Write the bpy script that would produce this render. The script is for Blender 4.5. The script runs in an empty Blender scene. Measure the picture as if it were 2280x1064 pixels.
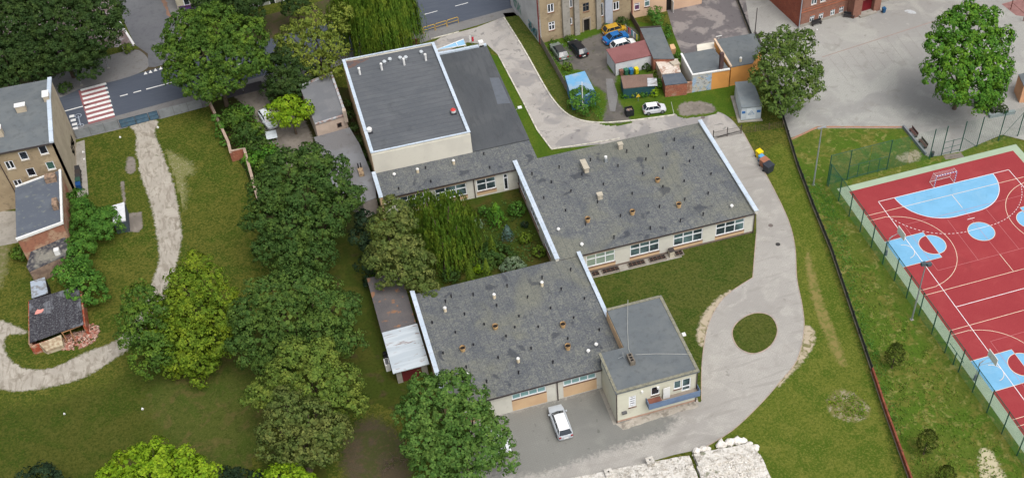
import bpy, math, random
import numpy as np
from mathutils import Vector, Matrix
from mathutils.geometry import tessellate_polygon

scene = bpy.context.scene
# ------------------------------------------------------------------ camera
W, H = 2280, 1064            # size of the survey picture
F, PX, PY, CH = 2620.0, 1404.0, 670.0, 105.3
HOR, BX = -2100.0, 77.0
th = math.atan2(PY - HOR, F)
Zc = np.array([0, math.cos(th), math.sin(th)])
Yc = np.array([BX - PX, PY - HOR, -F]); Yc /= np.linalg.norm(Yc)
Yc -= Zc * (Yc @ Zc); Yc /= np.linalg.norm(Yc)
Xc = np.cross(Yc, Zc)
R = np.array([Xc, Yc, Zc])
cam = bpy.data.cameras.new('camera')
camo = bpy.data.objects.new('camera', cam); scene.collection.objects.link(camo)
m = Matrix([[*R[0], 0], [*R[1], 0], [*R[2], CH], [0, 0, 0, 1]])
camo.matrix_world = m
cam.sensor_width = 36; cam.lens = 36 * F / W
cam.shift_x = (W / 2 - PX) / W
cam.shift_y = (PY - H / 2) / W
cam.clip_start = 1; cam.clip_end = 3000
scene.camera = camo
scene.render.resolution_x = 1024; scene.render.resolution_y = 477
# ------------------------------------------------------------------ sky, sun, exposure
world = bpy.data.worlds.new('World'); scene.world = world; world.use_nodes = True
SUN_EL, SUN_AZ = math.radians(60), math.radians(160)     # azimuth clockwise from +Y
nt = world.node_tree; bg = nt.nodes['Background']
sky = nt.nodes.new('ShaderNodeTexSky'); sky.sky_type = 'NISHITA'; sky.sun_disc = False
sky.sun_elevation = SUN_EL; sky.sun_rotation = SUN_AZ
sky.air_density = 1.0; sky.dust_density = 5.0; sky.ozone_density = 1.0
hs = nt.nodes.new('ShaderNodeHueSaturation'); hs.inputs['Saturation'].default_value = .3      # cloud cover greys the sky
nt.links.new(sky.outputs[0], hs.inputs['Color']); nt.links.new(hs.outputs[0], bg.inputs[0]); bg.inputs[1].default_value = 0.15
sl = bpy.data.lights.new('sun', 'SUN'); sl.energy = 1.2; sl.angle = math.radians(40); sl.color = (1, .95, .88)
so = bpy.data.objects.new('sun', sl); scene.collection.objects.link(so)
sd = Vector((math.sin(SUN_AZ) * math.cos(SUN_EL), math.cos(SUN_AZ) * math.cos(SUN_EL), math.sin(SUN_EL)))
so.rotation_euler = sd.to_track_quat('Z', 'Y').to_euler(); so.location = (60, 60, 150)
scene.view_settings.view_transform = 'Standard'; scene.view_settings.look = 'None'
scene.view_settings.exposure = 0.35; scene.view_settings.gamma = 1

# ------------------------------------------------------------------ helpers
rnd = random.Random(7)
OFF = {}
def at(u, v, z=0.0):
    "survey point: picture measurement -> real point at height z"
    d = R @ np.array([(u - PX) / F, -(v - PY) / F, -1.0]); t = (z - CH) / d[2]
    return (d[0] * t, d[1] * t, z)
def pts(l, z=0.0): return [at(u, v, z) for u, v in l]
def mpx(u, v, z=0.0):
    p = at(u, v, z); return math.sqrt(p[0]**2 + p[1]**2 + (CH - z)**2) / F
def lin(c):
    return tuple((x / 255 / 12.92 if x <= 10 else ((x / 255 + .055) / 1.055) ** 2.4) for x in c)
MATS = {}
# colour calibration of the materials against the survey picture
ADJ = {'meadow_grass': (.79, .81, .52), 'lawn_grass': (.71, .75, .55), 'right_lawn_grass': (.8, .85, .56), 'low_meadow_grass': (.68, .72, .45), 'rough_grass': (.86, .88, .66), 'bright_grass': (.84, .86, .68), 'court_grass': (.75, .78, .6), 'undergrowth': (.8, .8, .7),
 'shade_tint_meadow': (.84, .86, .66), 'shade_grass': (.8, .82, .66), 'grey_felt': (.98, .96, .91), 'street_cobbles': (.83, .87, .89), 'car_yard_paving': (.91, .95, .93), 'yard_paving': (1, 1.045, 1.05),
 'drive_paving': (1, 1.015, 1.01), 'house_render': (.93, .98, 1.1), 'hall_render': (.97, .99, 1.09), 'cream_panel': (.97, .98, 1.0), 'apricot_panel': (.97, 1.06, 1.22), 'crossing_red': (.92, .96, .98), 'grey_render': (1.15, 1.15, 1.15), 'white_stone': (.94, .94, .94), 'roof_felt': (1.04, 1.04, 1.04), 'pale_gravel': (.95, .95, .93), 'leaf_darkthuja': (1, 1, .9), 'leaf_poplar': (.74, .8, .68), 'metal_coping': (.95, .96, .97), 'road_asphalt': (.78, .82, .86), 'court_red': (.88, .88, .87),
 'court_blue': (.93, .93, .94), 'court_green': (.92, .92, .92), 'patched_asphalt': (1.06, 1.08, 1.08), 'pavement_slabs': (.88, .91, .92), 'hall_felt': (1.05, 1.07, 1.06), 'annex_felt': (.95, .97, .95),
 'leaf_lime': (.88, .86, .7), 'leaf_brownish': (.78, .8, .74), 'leaf_olive': (.86, .9, .74), 'leaf_willow': (.78, .8, .72), 'leaf_thuja': (.95, .98, .8), 'leaf_ivy': (.92, .94, .8), 'leaf_sparse': (.85, .88, .75), 'leaf_deep': (.8, .8, .72), 'leaf_chestnut': (.76, .8, .72), 'leaf_dark': (.8, .8, .76), 'leaf_*': (.8, .82, .74), 'brown_leaf_litter': (.85, .85, .85), 'trodden_dirt': (.92, .95, .95), 'dark_yard_dirt': (.9, .93, .93)}
def mat(name, rgb, layers=(), rough=.85, bump=0, bscale=8, spec=.25, metal=0, rndv=0, transl=0, lines=None):
    """layers: (noise scale, lo, hi, rgb, strength[, detail, distortion, stretch])"""
    if name in MATS: return MATS[name]
    ad = ADJ.get(name) or next((v for k_, v in ADJ.items() if k_.endswith('*') and name.startswith(k_[:-1])), (1, 1, 1))
    fx = lambda c: tuple(min(250, c[i] * ad[i]) for i in range(3)); rgb = fx(rgb)
    layers = [tuple(ly[:3]) + (fx(ly[3]),) + tuple(ly[4:]) for ly in layers]
    mt = bpy.data.materials.new(name); mt.use_nodes = True; n = mt.node_tree.nodes; L = mt.node_tree.links
    b = n['Principled BSDF']; b.inputs['Roughness'].default_value = rough
    b.inputs['Specular IOR Level'].default_value = spec; b.inputs['Metallic'].default_value = metal
    geo = n.new('ShaderNodeNewGeometry'); SPEC[name] = (rgb, layers, lines); col = colnet(n, L, geo, rgb, layers, lines)
    if rndv:
        hv = n.new('ShaderNodeHueSaturation'); L.new(col, hv.inputs['Color'])
        mr = n.new('ShaderNodeMapRange'); L.new(geo.outputs['Random Per Island'], mr.inputs[0])
        mr.inputs[3].default_value = 1 - rndv; mr.inputs[4].default_value = 1 + rndv; L.new(mr.outputs[0], hv.inputs['Value'])
        mr2 = n.new('ShaderNodeMapRange'); L.new(geo.outputs['Random Per Island'], mr2.inputs[0])
        mr2.inputs[3].default_value = .515; mr2.inputs[4].default_value = .485; L.new(mr2.outputs[0], hv.inputs['Hue'])
        col = hv.outputs[0]
    L.new(col, b.inputs['Base Color'])
    if bump:
        nz = n.new('ShaderNodeTexNoise'); nz.inputs['Scale'].default_value = bscale; nz.inputs['Detail'].default_value = 6
        L.new(geo.outputs['Position'], nz.inputs['Vector'])
        bp = n.new('ShaderNodeBump'); bp.inputs['Strength'].default_value = min(1, bump * 2.5); bp.inputs['Distance'].default_value = bump
        L.new(nz.outputs[0], bp.inputs['Height']); L.new(bp.outputs[0], b.inputs['Normal'])
    if transl:
        tr = n.new('ShaderNodeBsdfTranslucent'); L.new(col, tr.inputs[0])
        ms = n.new('ShaderNodeMixShader'); ms.inputs[0].default_value = transl
        L.new(b.outputs[0], ms.inputs[1]); L.new(tr.outputs[0], ms.inputs[2]); L.new(ms.outputs[0], n['Material Output'].inputs[0])
    MATS[name] = mt; return mt
SPEC = {}
def colnet(n, L, geo, rgb, layers, lines):
    "procedural colour from noise layers in world metres"
    base = n.new('ShaderNodeRGB'); base.outputs[0].default_value = (*lin(rgb), 1); col = base.outputs[0]
    for ly in layers:
        sc, lo, hi, c2, st = ly[:5]; det = ly[5] if len(ly) > 5 else 5; dist = ly[6] if len(ly) > 6 else 0
        src = geo.outputs['Position']
        if len(ly) > 7:
            mp = n.new('ShaderNodeMapping'); L.new(src, mp.inputs[0]); mp.inputs['Rotation'].default_value[2] = ly[7][0]
            mp.inputs['Scale'].default_value = (ly[7][1], ly[7][2], ly[7][1]); src = mp.outputs[0]
        nz = n.new('ShaderNodeTexNoise'); nz.inputs['Scale'].default_value = sc; nz.inputs['Detail'].default_value = det
        nz.inputs['Distortion'].default_value = dist; L.new(src, nz.inputs['Vector'])
        mr = n.new('ShaderNodeMapRange'); mr.inputs[1].default_value = lo; mr.inputs[2].default_value = hi
        mr.inputs[4].default_value = st; L.new(nz.outputs[0], mr.inputs[0])
        mx = n.new('ShaderNodeMix'); mx.data_type = 'RGBA'; L.new(mr.outputs[0], mx.inputs[0]); L.new(col, mx.inputs[6])
        mx.inputs[7].default_value = (*lin(c2), 1); col = mx.outputs[2]
    if lines:   # (axis rotation, width m, row m, mortar, rgb, strength): brick joints
        mp = n.new('ShaderNodeMapping'); L.new(geo.outputs['Position'], mp.inputs[0]); mp.inputs['Rotation'].default_value = lines[0]
        br = n.new('ShaderNodeTexBrick'); L.new(mp.outputs[0], br.inputs[0]); br.inputs['Scale'].default_value = 1
        br.inputs['Brick Width'].default_value = lines[1]; br.inputs['Row Height'].default_value = lines[2]
        br.inputs['Mortar Size'].default_value = lines[3]
        br.inputs['Color1'].default_value = (0, 0, 0, 1); br.inputs['Color2'].default_value = (.25, .25, .25, 1); br.inputs['Mortar'].default_value = (1, 1, 1, 1)
        ml = n.new('ShaderNodeMath'); ml.operation = 'MULTIPLY'; L.new(br.outputs[0], ml.inputs[0]); ml.inputs[1].default_value = lines[5]
        mx = n.new('ShaderNodeMix'); mx.data_type = 'RGBA'; L.new(ml.outputs[0], mx.inputs[0]); L.new(col, mx.inputs[6])
        mx.inputs[7].default_value = (*lin(lines[4]), 1); col = mx.outputs[2]
    return col
def blendmat(top, under):
    "worn edge: the mesh attribute 'edge' and noise decide where the upper ground gives way to the lower one"
    name = top.name + '_into_' + under.name
    if name in MATS: return MATS[name]
    mt = bpy.data.materials.new(name); mt.use_nodes = True; n = mt.node_tree.nodes; L = mt.node_tree.links; b = n['Principled BSDF']
    b.inputs['Roughness'].default_value = .95; b.inputs['Specular IOR Level'].default_value = .1; geo = n.new('ShaderNodeNewGeometry')
    A = colnet(n, L, geo, *SPEC[top.name]); B = colnet(n, L, geo, *SPEC[under.name])
    at_ = n.new('ShaderNodeAttribute'); at_.attribute_name = 'edge'
    nz = n.new('ShaderNodeTexNoise'); nz.inputs['Scale'].default_value = 2.2; nz.inputs['Detail'].default_value = 9; nz.inputs['Distortion'].default_value = .6; nz.inputs['Roughness'].default_value = .65; L.new(geo.outputs['Position'], nz.inputs['Vector'])
    ma = n.new('ShaderNodeMath'); ma.operation = 'ADD'; L.new(at_.outputs['Fac'], ma.inputs[0]); L.new(nz.outputs[0], ma.inputs[1])
    mr = n.new('ShaderNodeMapRange'); mr.inputs[1].default_value = .86; mr.inputs[2].default_value = 1.12; L.new(ma.outputs[0], mr.inputs[0])
    mx = n.new('ShaderNodeMix'); mx.data_type = 'RGBA'; L.new(mr.outputs[0], mx.inputs[0]); L.new(B, mx.inputs[6]); L.new(A, mx.inputs[7]); L.new(mx.outputs[2], b.inputs['Base Color'])
    nb = n.new('ShaderNodeTexNoise'); nb.inputs['Scale'].default_value = 5; nb.inputs['Detail'].default_value = 6; L.new(geo.outputs['Position'], nb.inputs['Vector'])
    bp = n.new('ShaderNodeBump'); bp.inputs['Strength'].default_value = .15; bp.inputs['Distance'].default_value = .06; L.new(nb.outputs[0], bp.inputs['Height']); L.new(bp.outputs[0], b.inputs['Normal'])
    MATS[name] = mt; return mt
def plain(name, rgb, rough=.6, metal=0, spec=.3, var=0):
    ly = [(1.3, .4, .7, tuple(int(c * (1 - var)) for c in rgb), .8)] if var else ((2.2, .5, .75, tuple(int(c * .88) for c in rgb), .7, 6),)
    return mat(name, rgb, ly, rough=rough, metal=metal, spec=spec)

def tag(o, label=None, cat=None, group=None, kind=None):
    if label: o['label'] = label
    if cat: o['category'] = cat
    if group: o['group'] = group
    if kind: o['kind'] = kind
    return o
def thing(name, loc, label, cat, group=None):
    o = bpy.data.objects.new(name, None); scene.collection.objects.link(o); o.location = loc; o.empty_display_size = .3
    OFF[o.name] = Vector(loc); return tag(o, label, cat, group)

def link_mesh(name, V, Fa, material, parent=None, smooth=False, flip=True):
    V = np.asarray(V, dtype=np.float32)
    if parent is not None: off = OFF[parent.name]
    elif len(V): off = Vector(((V[:, 0].min() + V[:, 0].max()) / 2, (V[:, 1].min() + V[:, 1].max()) / 2, V[:, 2].min()))
    else: off = Vector((0, 0, 0))
    V = V - np.array(off, dtype=np.float32)
    me = bpy.data.meshes.new(name)
    if isinstance(Fa, np.ndarray):
        n = len(Fa); k = Fa.shape[1]
        me.vertices.add(len(V)); me.vertices.foreach_set('co', V.ravel())
        me.loops.add(n * k); me.loops.foreach_set('vertex_index', Fa.ravel().astype(np.int32))
        me.polygons.add(n); me.polygons.foreach_set('loop_start', np.arange(0, n * k, k, dtype=np.int32))
        me.update(calc_edges=True)
    else:
        me.from_pydata(V.tolist(), [], Fa); me.update()
    me.materials.append(material)
    if smooth: me.polygons.foreach_set('use_smooth', [True] * len(me.polygons))
    o = bpy.data.objects.new(name, me); scene.collection.objects.link(o)
    if parent is not None: o.parent = parent
    else: o.location = off
    OFF[o.name] = off
    return o

class MB:
    def __init__(s): s.v = []; s.f = []
    def add(s, v, f):
        n = len(s.v); s.v += [tuple(p) for p in v]; s.f += [tuple(i + n for i in q) for q in f]; return s
    def box(s, x0, x1, y0, y1, z0, z1):
        return s.add([(x0, y0, z0), (x1, y0, z0), (x1, y1, z0), (x0, y1, z0), (x0, y0, z1), (x1, y0, z1), (x1, y1, z1), (x0, y1, z1)],
                     [(3, 2, 1, 0), (4, 5, 6, 7), (0, 1, 5, 4), (1, 2, 6, 5), (2, 3, 7, 6), (3, 0, 4, 7)])
    def prism(s, poly, z0, z1):
        "poly: list of (x,y[,z]); z1 number or list of numbers"
        n = len(poly); zt = z1 if isinstance(z1, (list, tuple)) else [z1] * n
        zb = z0 if isinstance(z0, (list, tuple)) else [z0] * n
        a = sum(poly[i][0] * poly[(i + 1) % n][1] - poly[(i + 1) % n][0] * poly[i][1] for i in range(n))
        if a < 0: poly = poly[::-1]; zt = zt[::-1]; zb = zb[::-1]
        tri = tessellate_polygon([[Vector((p[0], p[1], 0)) for p in poly]])
        v = [(p[0], p[1], zb[i]) for i, p in enumerate(poly)] + [(p[0], p[1], zt[i]) for i, p in enumerate(poly)]
        f = []
        for t in tri:
            A, B, C = [Vector(poly[i][:2]) for i in t]
            if (B - A).cross(C - A) < 0: t = (t[0], t[2], t[1])
            f += [tuple(i + n for i in t), (t[2], t[1], t[0])]
        for i in range(n): j = (i + 1) % n; f.append((i, j, j + n, i + n))
        return s.add(v, f)
    def sheet(s, poly, z):
        tri = tessellate_polygon([[Vector((p[0], p[1], 0)) for p in poly]]); f = []
        for t in tri:
            A, B, C = [Vector(poly[i][:2]) for i in t]
            if (B - A).cross(C - A) < 0: t = (t[0], t[2], t[1])
            f.append(tuple(t))
        return s.add([(p[0], p[1], z) for p in poly], f)
    def cyl(s, x, y, z0, z1, r0, r1=None, n=10, cap=True):
        r1 = r0 if r1 is None else r1
        v = [(x + r * math.cos(2 * math.pi * i / n), y + r * math.sin(2 * math.pi * i / n), z) for z, r in ((z0, r0), (z1, r1)) for i in range(n)]
        f = [(i, (i + 1) % n, (i + 1) % n + n, i + n) for i in range(n)]
        if cap: f += [tuple(range(n, 2 * n)), tuple(range(n - 1, -1, -1))]
        return s.add(v, f)
    def tube(s, P, r, n=6):
        P = [Vector(p) for p in P]; rr = r if isinstance(r, (list, tuple)) else [r] * len(P); v = []; f = []
        for i, p in enumerate(P):
            d = (P[min(i + 1, len(P) - 1)] - P[max(i - 1, 0)]).normalized()
            a = d.cross(Vector((0, 0, 1)));
            if a.length < .05: a = d.cross(Vector((1, 0, 0)))
            a.normalize(); b = d.cross(a)
            v += [tuple(p + (a * math.cos(2 * math.pi * k / n) + b * math.sin(2 * math.pi * k / n)) * rr[i]) for k in range(n)]
        for i in range(len(P) - 1):
            for k in range(n): f.append((i * n + k, i * n + (k + 1) % n, (i + 1) * n + (k + 1) % n, (i + 1) * n + k))
        f += [tuple(range(n - 1, -1, -1)), tuple(range((len(P) - 1) * n, len(P) * n))]
        return s.add(v, f)
    def path(s, P, w, z0, z1, closed=False):
        "a ribbon with thickness following P (left offset w/2 each side)"
        P = [Vector(p[:2]) for p in P]; n = len(P); Lf = []; Rt = []
        for i in range(n):
            a = P[(i - 1) % n] if (closed or i) else P[i]; b = P[(i + 1) % n] if (closed or i < n - 1) else P[i]
            d = (b - a).normalized(); nn = Vector((-d.y, d.x)) * w / 2; Lf.append(P[i] + nn); Rt.append(P[i] - nn)
        v = []
        for i in range(n): v += [(*Lf[i], z0), (*Rt[i], z0), (*Rt[i], z1), (*Lf[i], z1)]
        f = []
        for i in range(n if closed else n - 1):
            a = i * 4; b = ((i + 1) % n) * 4
            f += [(a + 3, a + 2, b + 2, b + 3), (a + 2, a + 1, b + 1, b + 2), (a, a + 3, b + 3, b)]
            if z0 > .3: f.append((a + 1, a, b, b + 1))
        if not closed: f += [(0, 1, 2, 3), (4 * n - 1, 4 * n - 2, 4 * n - 3, 4 * n - 4)]
        return s.add(v, f)
    def fbox(s, F_, u0, u1, z0, z1, d0, d1):
        c = [F_.pt(u, z, d) for z in (z0, z1) for (u, d) in ((u0, d1), (u1, d1), (u1, d0), (u0, d0))]
        return s.add(c, [(3, 2, 1, 0), (4, 5, 6, 7), (0, 1, 5, 4), (1, 2, 6, 5), (2, 3, 7, 6), (3, 0, 4, 7)])
    def build(s, name, material, parent=None, smooth=False): return link_mesh(name, s.v, s.f, material, parent, smooth)

class Face:
    "a vertical wall plane from p0 to p1, outward normal to the right of that direction"
    def __init__(s, p0, p1):
        s.p = Vector(p0[:2]); e = Vector(p1[:2]) - s.p; s.L = e.length; s.d = e.normalized(); s.n = Vector((s.d.y, -s.d.x))
    def pt(s, u, z, d=0): q = s.p + s.d * u + s.n * d; return (q.x, q.y, z)
    def uv(s, px, py):
        d = R @ np.array([(px - PX) / F, -(py - PY) / F, -1.0])
        t = (s.p.x * s.n.x + s.p.y * s.n.y) / (d[0] * s.n.x + d[1] * s.n.y)
        return ((Vector((d[0] * t, d[1] * t)) - s.p).dot(s.d), CH + d[2] * t)
    def rect(s, a, b):
        "hole from picture top-left and bottom-right"
        u0, z1 = s.uv(*a); u1, z0 = s.uv(*b); return (min(u0, u1), max(u0, u1), min(z0, z1), max(z0, z1))
    def wall(s, mb, u0, u1, z0, z1, holes=(), t=.3, d=0.0):
        us = sorted({u0, u1, *[min(max(h[i], u0), u1) for h in holes for i in (0, 1)]}); zs = sorted({z0, z1, *[min(max(h[i], z0), z1) for h in holes for i in (2, 3)]})
        for a, b in zip(us, us[1:]):
            for c, e in zip(zs, zs[1:]):
                if b - a < 1e-4 or e - c < 1e-4: continue
                mu, mz = (a + b) / 2, (c + e) / 2
                if any(h[0] < mu < h[1] and h[2] < mz < h[3] for h in holes): continue
                mb.fbox(s, a, b, c, e, d - t, d)
        return mb

WHITE = plain('white_pvc', (225, 228, 232), .4)
GLASS = mat('window_glass', (50, 62, 68), [(.35, .45, .6, (105, 130, 132), .8)], rough=.08, spec=.6)
GLASSB = mat('blinds_glass', (150, 165, 150), [(.5, .4, .6, (120, 140, 130), .8)], rough=.15, spec=.5)
GLASSD = mat('dark_glass', (28, 32, 38), [(.6, .5, .65, (70, 80, 90), .6)], rough=.08, spec=.6)
DARK = plain('dark_opening', (30, 27, 27), .9)
def window(face, parent, h, nx=2, nz=1, glass=None, split=None, bar=.07, frame=None, sill=True, sillm=None, name='window'):
    u0, u1, z0, z1 = h; fm = frame or WHITE; mb = MB()
    for a, b in ((u0, u0 + bar), (u1 - bar, u1)): mb.fbox(face, a, b, z0, z1, -.14, -.04)
    for a, b in ((z0, z0 + bar), (z1 - bar, z1)): mb.fbox(face, u0 + bar, u1 - bar, a, b, -.14, -.04)
    for i in range(1, nx): c = u0 + (u1 - u0) * i / nx; mb.fbox(face, c - bar * .6, c + bar * .6, z0 + bar, z1 - bar, -.138, -.035)
    zz = [split] if split else [i / nz for i in range(1, nz)]
    for q in zz: c = z0 + (z1 - z0) * q; mb.fbox(face, u0 + bar, u1 - bar, c - bar * .6, c + bar * .6, -.136, -.037)
    o = mb.build(name, fm, parent)
    MB().fbox(face, u0 + .01, u1 - .01, z0 + .01, z1 - .01, -.12, -.09).build('pane', glass or GLASS, o)
    if sill: MB().fbox(face, u0 - .05, u1 + .05, z0 - .08, z0 - .005, -.1, .1).build('sill', sillm or plain('brown_sill', (92, 62, 55)), o)
    return o

def smooth(P, k=5, closed=True):
    out = []; n = len(P)
    for i in range(n if closed else n - 1):
        g = lambda j: P[j % n] if closed else P[min(max(j, 0), n - 1)]
        a, b, c, d = g(i - 1), g(i), g(i + 1), g(i + 2)
        for t in [q / k for q in range(k)]:
            out.append(tuple(.5 * (2 * b[m_] + (c[m_] - a[m_]) * t + (2 * a[m_] - 5 * b[m_] + 4 * c[m_] - d[m_]) * t * t + (3 * b[m_] - a[m_] - 3 * c[m_] + d[m_]) * t ** 3) for m_ in (0, 1)))
    if not closed: out.append(tuple(P[-1][:2]))
    return out
def rag(P, amp=.25, step=.5):
    out = []; n = len(P)
    for i in range(n):
        a, b = Vector(P[i][:2]), Vector(P[(i + 1) % n][:2]); L = (b - a).length; k = max(1, int(L / step))
        for j in range(k):
            p = a.lerp(b, j / k); out.append((p.x + rnd.uniform(-amp, amp), p.y + rnd.uniform(-amp, amp)))
    return out
def ground_sheet(name, P, z, m_, label=None, cat=None):
    o = MB().sheet(P, z).build(name, m_); o['kind'] = 'structure'
    tag(o, label, cat or name.replace('_', ' ')); return o

PATCHN = [0]
def ground_patch(name, P, z, m_, label, cat=None, under=None, w=.7, step=.35):
    "a patch of ground whose rim wears away into the ground around it over about w metres"
    PATCHN[0] += 1; z += .001 + .0002 * PATCHN[0]
    if abs(z / .004 - round(z / .004)) < .12: z += .0007
    P = np.array([(p[0], p[1]) for p in P]); x0, y0 = P.min(0) - w; x1, y1 = P.max(0) + w
    nx, ny = int((x1 - x0) / step) + 2, int((y1 - y0) / step) + 2; gx, gy = np.meshgrid(x0 + np.arange(nx) * step, y0 + np.arange(ny) * step); Q = np.stack([gx.ravel(), gy.ravel()], 1)
    D = np.full(len(Q), 1e9); ins = np.zeros(len(Q), bool)
    for i in range(len(P)):
        a, b = P[i], P[(i + 1) % len(P)]; e = b - a; t = np.clip(((Q - a) @ e) / max(1e-9, e @ e), 0, 1); D = np.minimum(D, np.linalg.norm(Q - a - t[:, None] * e, axis=1))
        if a[1] != b[1]: ins ^= ((a[1] > Q[:, 1]) != (b[1] > Q[:, 1])) & (Q[:, 0] < e[0] * (Q[:, 1] - a[1]) / e[1] + a[0])
    sd = np.where(ins, D, -D).reshape(ny, nx); keep = (sd > -w)
    i0 = np.arange(nx * ny).reshape(ny, nx); kf = keep[:-1, :-1] & keep[1:, :-1] & keep[:-1, 1:] & keep[1:, 1:]
    Fq = np.stack([i0[:-1, :-1][kf], i0[:-1, 1:][kf], i0[1:, 1:][kf], i0[1:, :-1][kf]], 1); used, inv = np.unique(Fq, return_inverse=True); Fq = inv.reshape(-1, 4)
    V = np.concatenate([Q[used], np.full((len(used), 1), z)], 1); o = link_mesh(name, V, Fq, blendmat(m_, under or GRASS)); o['kind'] = 'structure'
    at_ = o.data.attributes.new('edge', 'FLOAT', 'POINT'); at_.data.foreach_set('value', np.clip((sd.ravel()[used] + w) / (2 * w), 0, 1).astype(np.float32))
    tag(o, label, cat or name.replace('_', ' ')); return o

# ------------------------------------------------------------------ materials of the ground
G_ = lambda nm, base, lays: mat(nm, base, lays, rough=.95, bump=.06, bscale=5, spec=.1)
GRASS = G_('meadow_grass', (90, 100, 50), [(.05, .43, .55, (110, 108, 66), .95, 5, 1.0), (.16, .47, .57, (68, 92, 36), .9, 6, 1.2), (.45, .5, .62, (124, 118, 80), .8, 8, 1.6), (1.3, .5, .62, (66, 84, 36), .75, 6, 1.2), (2.6, .48, .6, (62, 78, 32), .75, 5, .6), (4, .5, .61, (134, 128, 88), .7, 4, .6), (9, .46, .6, (66, 80, 36), .6, 3)])
LAWN = G_('lawn_grass', (88, 102, 48), [(.08, .43, .56, (106, 108, 60), .95, 5, 1), (.25, .48, .58, (70, 94, 36), .9, 6, 1.2), (.8, .5, .62, (118, 114, 74), .75, 8, 1.6), (2.8, .48, .6, (66, 82, 34), .75, 5, .6), (4.5, .5, .61, (130, 126, 84), .7, 4, .6), (9, .46, .6, (68, 82, 38), .55, 3)])
ROUGHG = G_('rough_grass', (92, 104, 50), [(.12, .44, .56, (74, 106, 36), .95, 5, 1), (.35, .5, .6, (118, 112, 70), .85, 7, 1.5), (1.0, .56, .64, (150, 142, 112), .7, 7, 1), (2.2, .48, .6, (66, 90, 34), .75, 6, 1), (10, .46, .64, (116, 120, 66), .5, 3)])
BRIGHTG_ = None
RLAWN = G_('right_lawn_grass', (98, 108, 50), [(.07, .43, .55, (116, 116, 66), .95, 5, 1), (.2, .48, .58, (80, 100, 38), .9, 6, 1.2), (.5, .52, .64, (134, 126, 84), .75, 8, 1.4), (1.6, .5, .62, (76, 94, 38), .6, 6, 1.5), (2.8, .48, .6, (80, 94, 38), .7, 5, .6), (4.5, .5, .61, (140, 134, 92), .65, 4, .6), (9, .46, .6, (80, 92, 42), .5, 3)])
LGRASS = G_('low_meadow_grass', (90, 100, 50), [(.07, .43, .55, (104, 102, 62), .95, 5, 1.0), (.2, .47, .57, (74, 94, 38), .9, 6, 1.2), (.6, .5, .62, (116, 112, 76), .7, 8, 1.6), (2.8, .48, .6, (66, 80, 34), .7, 5, .6), (4.5, .5, .61, (124, 118, 80), .6, 4, .6), (9, .46, .6, (70, 82, 38), .5, 3)])
SHADEG = G_('undergrowth', (58, 66, 32), [(.3, .45, .65, (74, 62, 44), .8, 6, 1), (3, .45, .75, (46, 58, 24), .8, 5)])
BRIGHTG = G_('bright_grass', (78, 104, 34), [(.4, .45, .65, (96, 112, 44), .9, 6, 1), (4, .45, .75, (58, 82, 26), .8, 5)])
ASPH = mat('road_asphalt', (92, 95, 104), [(.15, .4, .65, (104, 106, 112), .8, 6), (1.5, .4, .7, (84, 87, 98), .7, 8, .5, (.13, .25, 2)), (25, .4, .7, (110, 112, 118), .5, 2)], rough=.9, bump=.01, bscale=40, spec=.2)
COBBLE = mat('street_cobbles', (116, 112, 114), [(.25, .4, .65, (126, 122, 122), .8, 6), (1.2, .5, .7, (100, 97, 100), .6, 6), (14, .4, .7, (92, 90, 94), .5, 2)], rough=.9, bump=.03, bscale=9, spec=.2)
PAVE = mat('pavement_slabs', (134, 129, 127), [(.3, .4, .65, (122, 117, 116), .8, 6), (1.5, .55, .72, (110, 98, 90), .7, 8), (12, .4, .7, (146, 141, 138), .4, 2)], rough=.92, bump=.015, bscale=10, spec=.2, lines=((0, 0, .13), .8, .5, .02, (100, 96, 95), .5))
PLAZA = mat('yard_paving', (156, 149, 144), [(.04, .42, .6, (140, 134, 131), .9, 4), (.18, .48, .6, (166, 160, 153), .7, 6, 1), (.5, .58, .68, (130, 122, 116), .5, 8, 1), (1.6, .6, .72, (172, 164, 156), .5, 6), (.9, .66, .72, (112, 102, 94), .6, 8, 1.5), (8, .42, .64, (136, 130, 126), .55, 3)], rough=.92, bump=.012, bscale=10, spec=.2, lines=((0, 0, .13), .5, .25, .02, (120, 114, 112), .4))
DRIVE = mat('drive_paving', (162, 157, 152), [(.07, .42, .6, (148, 143, 139), .9, 4), (.3, .48, .6, (172, 167, 161), .7, 7, 1), (.6, .56, .68, (140, 134, 129), .45, 8, .3), (.4, .56, .66, (134, 129, 124), .5, 5, .5, (1.2, .5, 3)), (1.1, .66, .72, (112, 106, 100), .6, 8, 1.5), (8, .42, .64, (144, 138, 134), .55, 3)], rough=.92, bump=.012, bscale=10, spec=.2, lines=((0, 0, 0), .4, .2, .018, (128, 123, 120), .45))
YARDP = mat('car_yard_paving', (138, 133, 131), [(.1, .42, .6, (124, 120, 119), .9, 5), (.5, .5, .7, (150, 145, 142), .6, 8), (1.2, .64, .72, (92, 88, 86), .7, 8), (10, .4, .7, (128, 123, 121), .5, 3)], rough=.92, bump=.012, bscale=10, spec=.2, lines=((0, 0, .8), .4, .2, .02, (108, 104, 102), .5))
OLDASP = mat('patched_asphalt', (156, 149, 144), [(.22, .5, .56, (128, 123, 122), .9, 6, .6), (.5, .52, .62, (144, 137, 132), .7, 8, .5), (.9, .6, .68, (98, 94, 94), .75, 8, 1), (.6, .6, .75, (162, 152, 143), .7, 8), (9, .4, .7, (128, 122, 120), .55, 4)], rough=.92, bump=.02, bscale=8, spec=.2)
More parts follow.
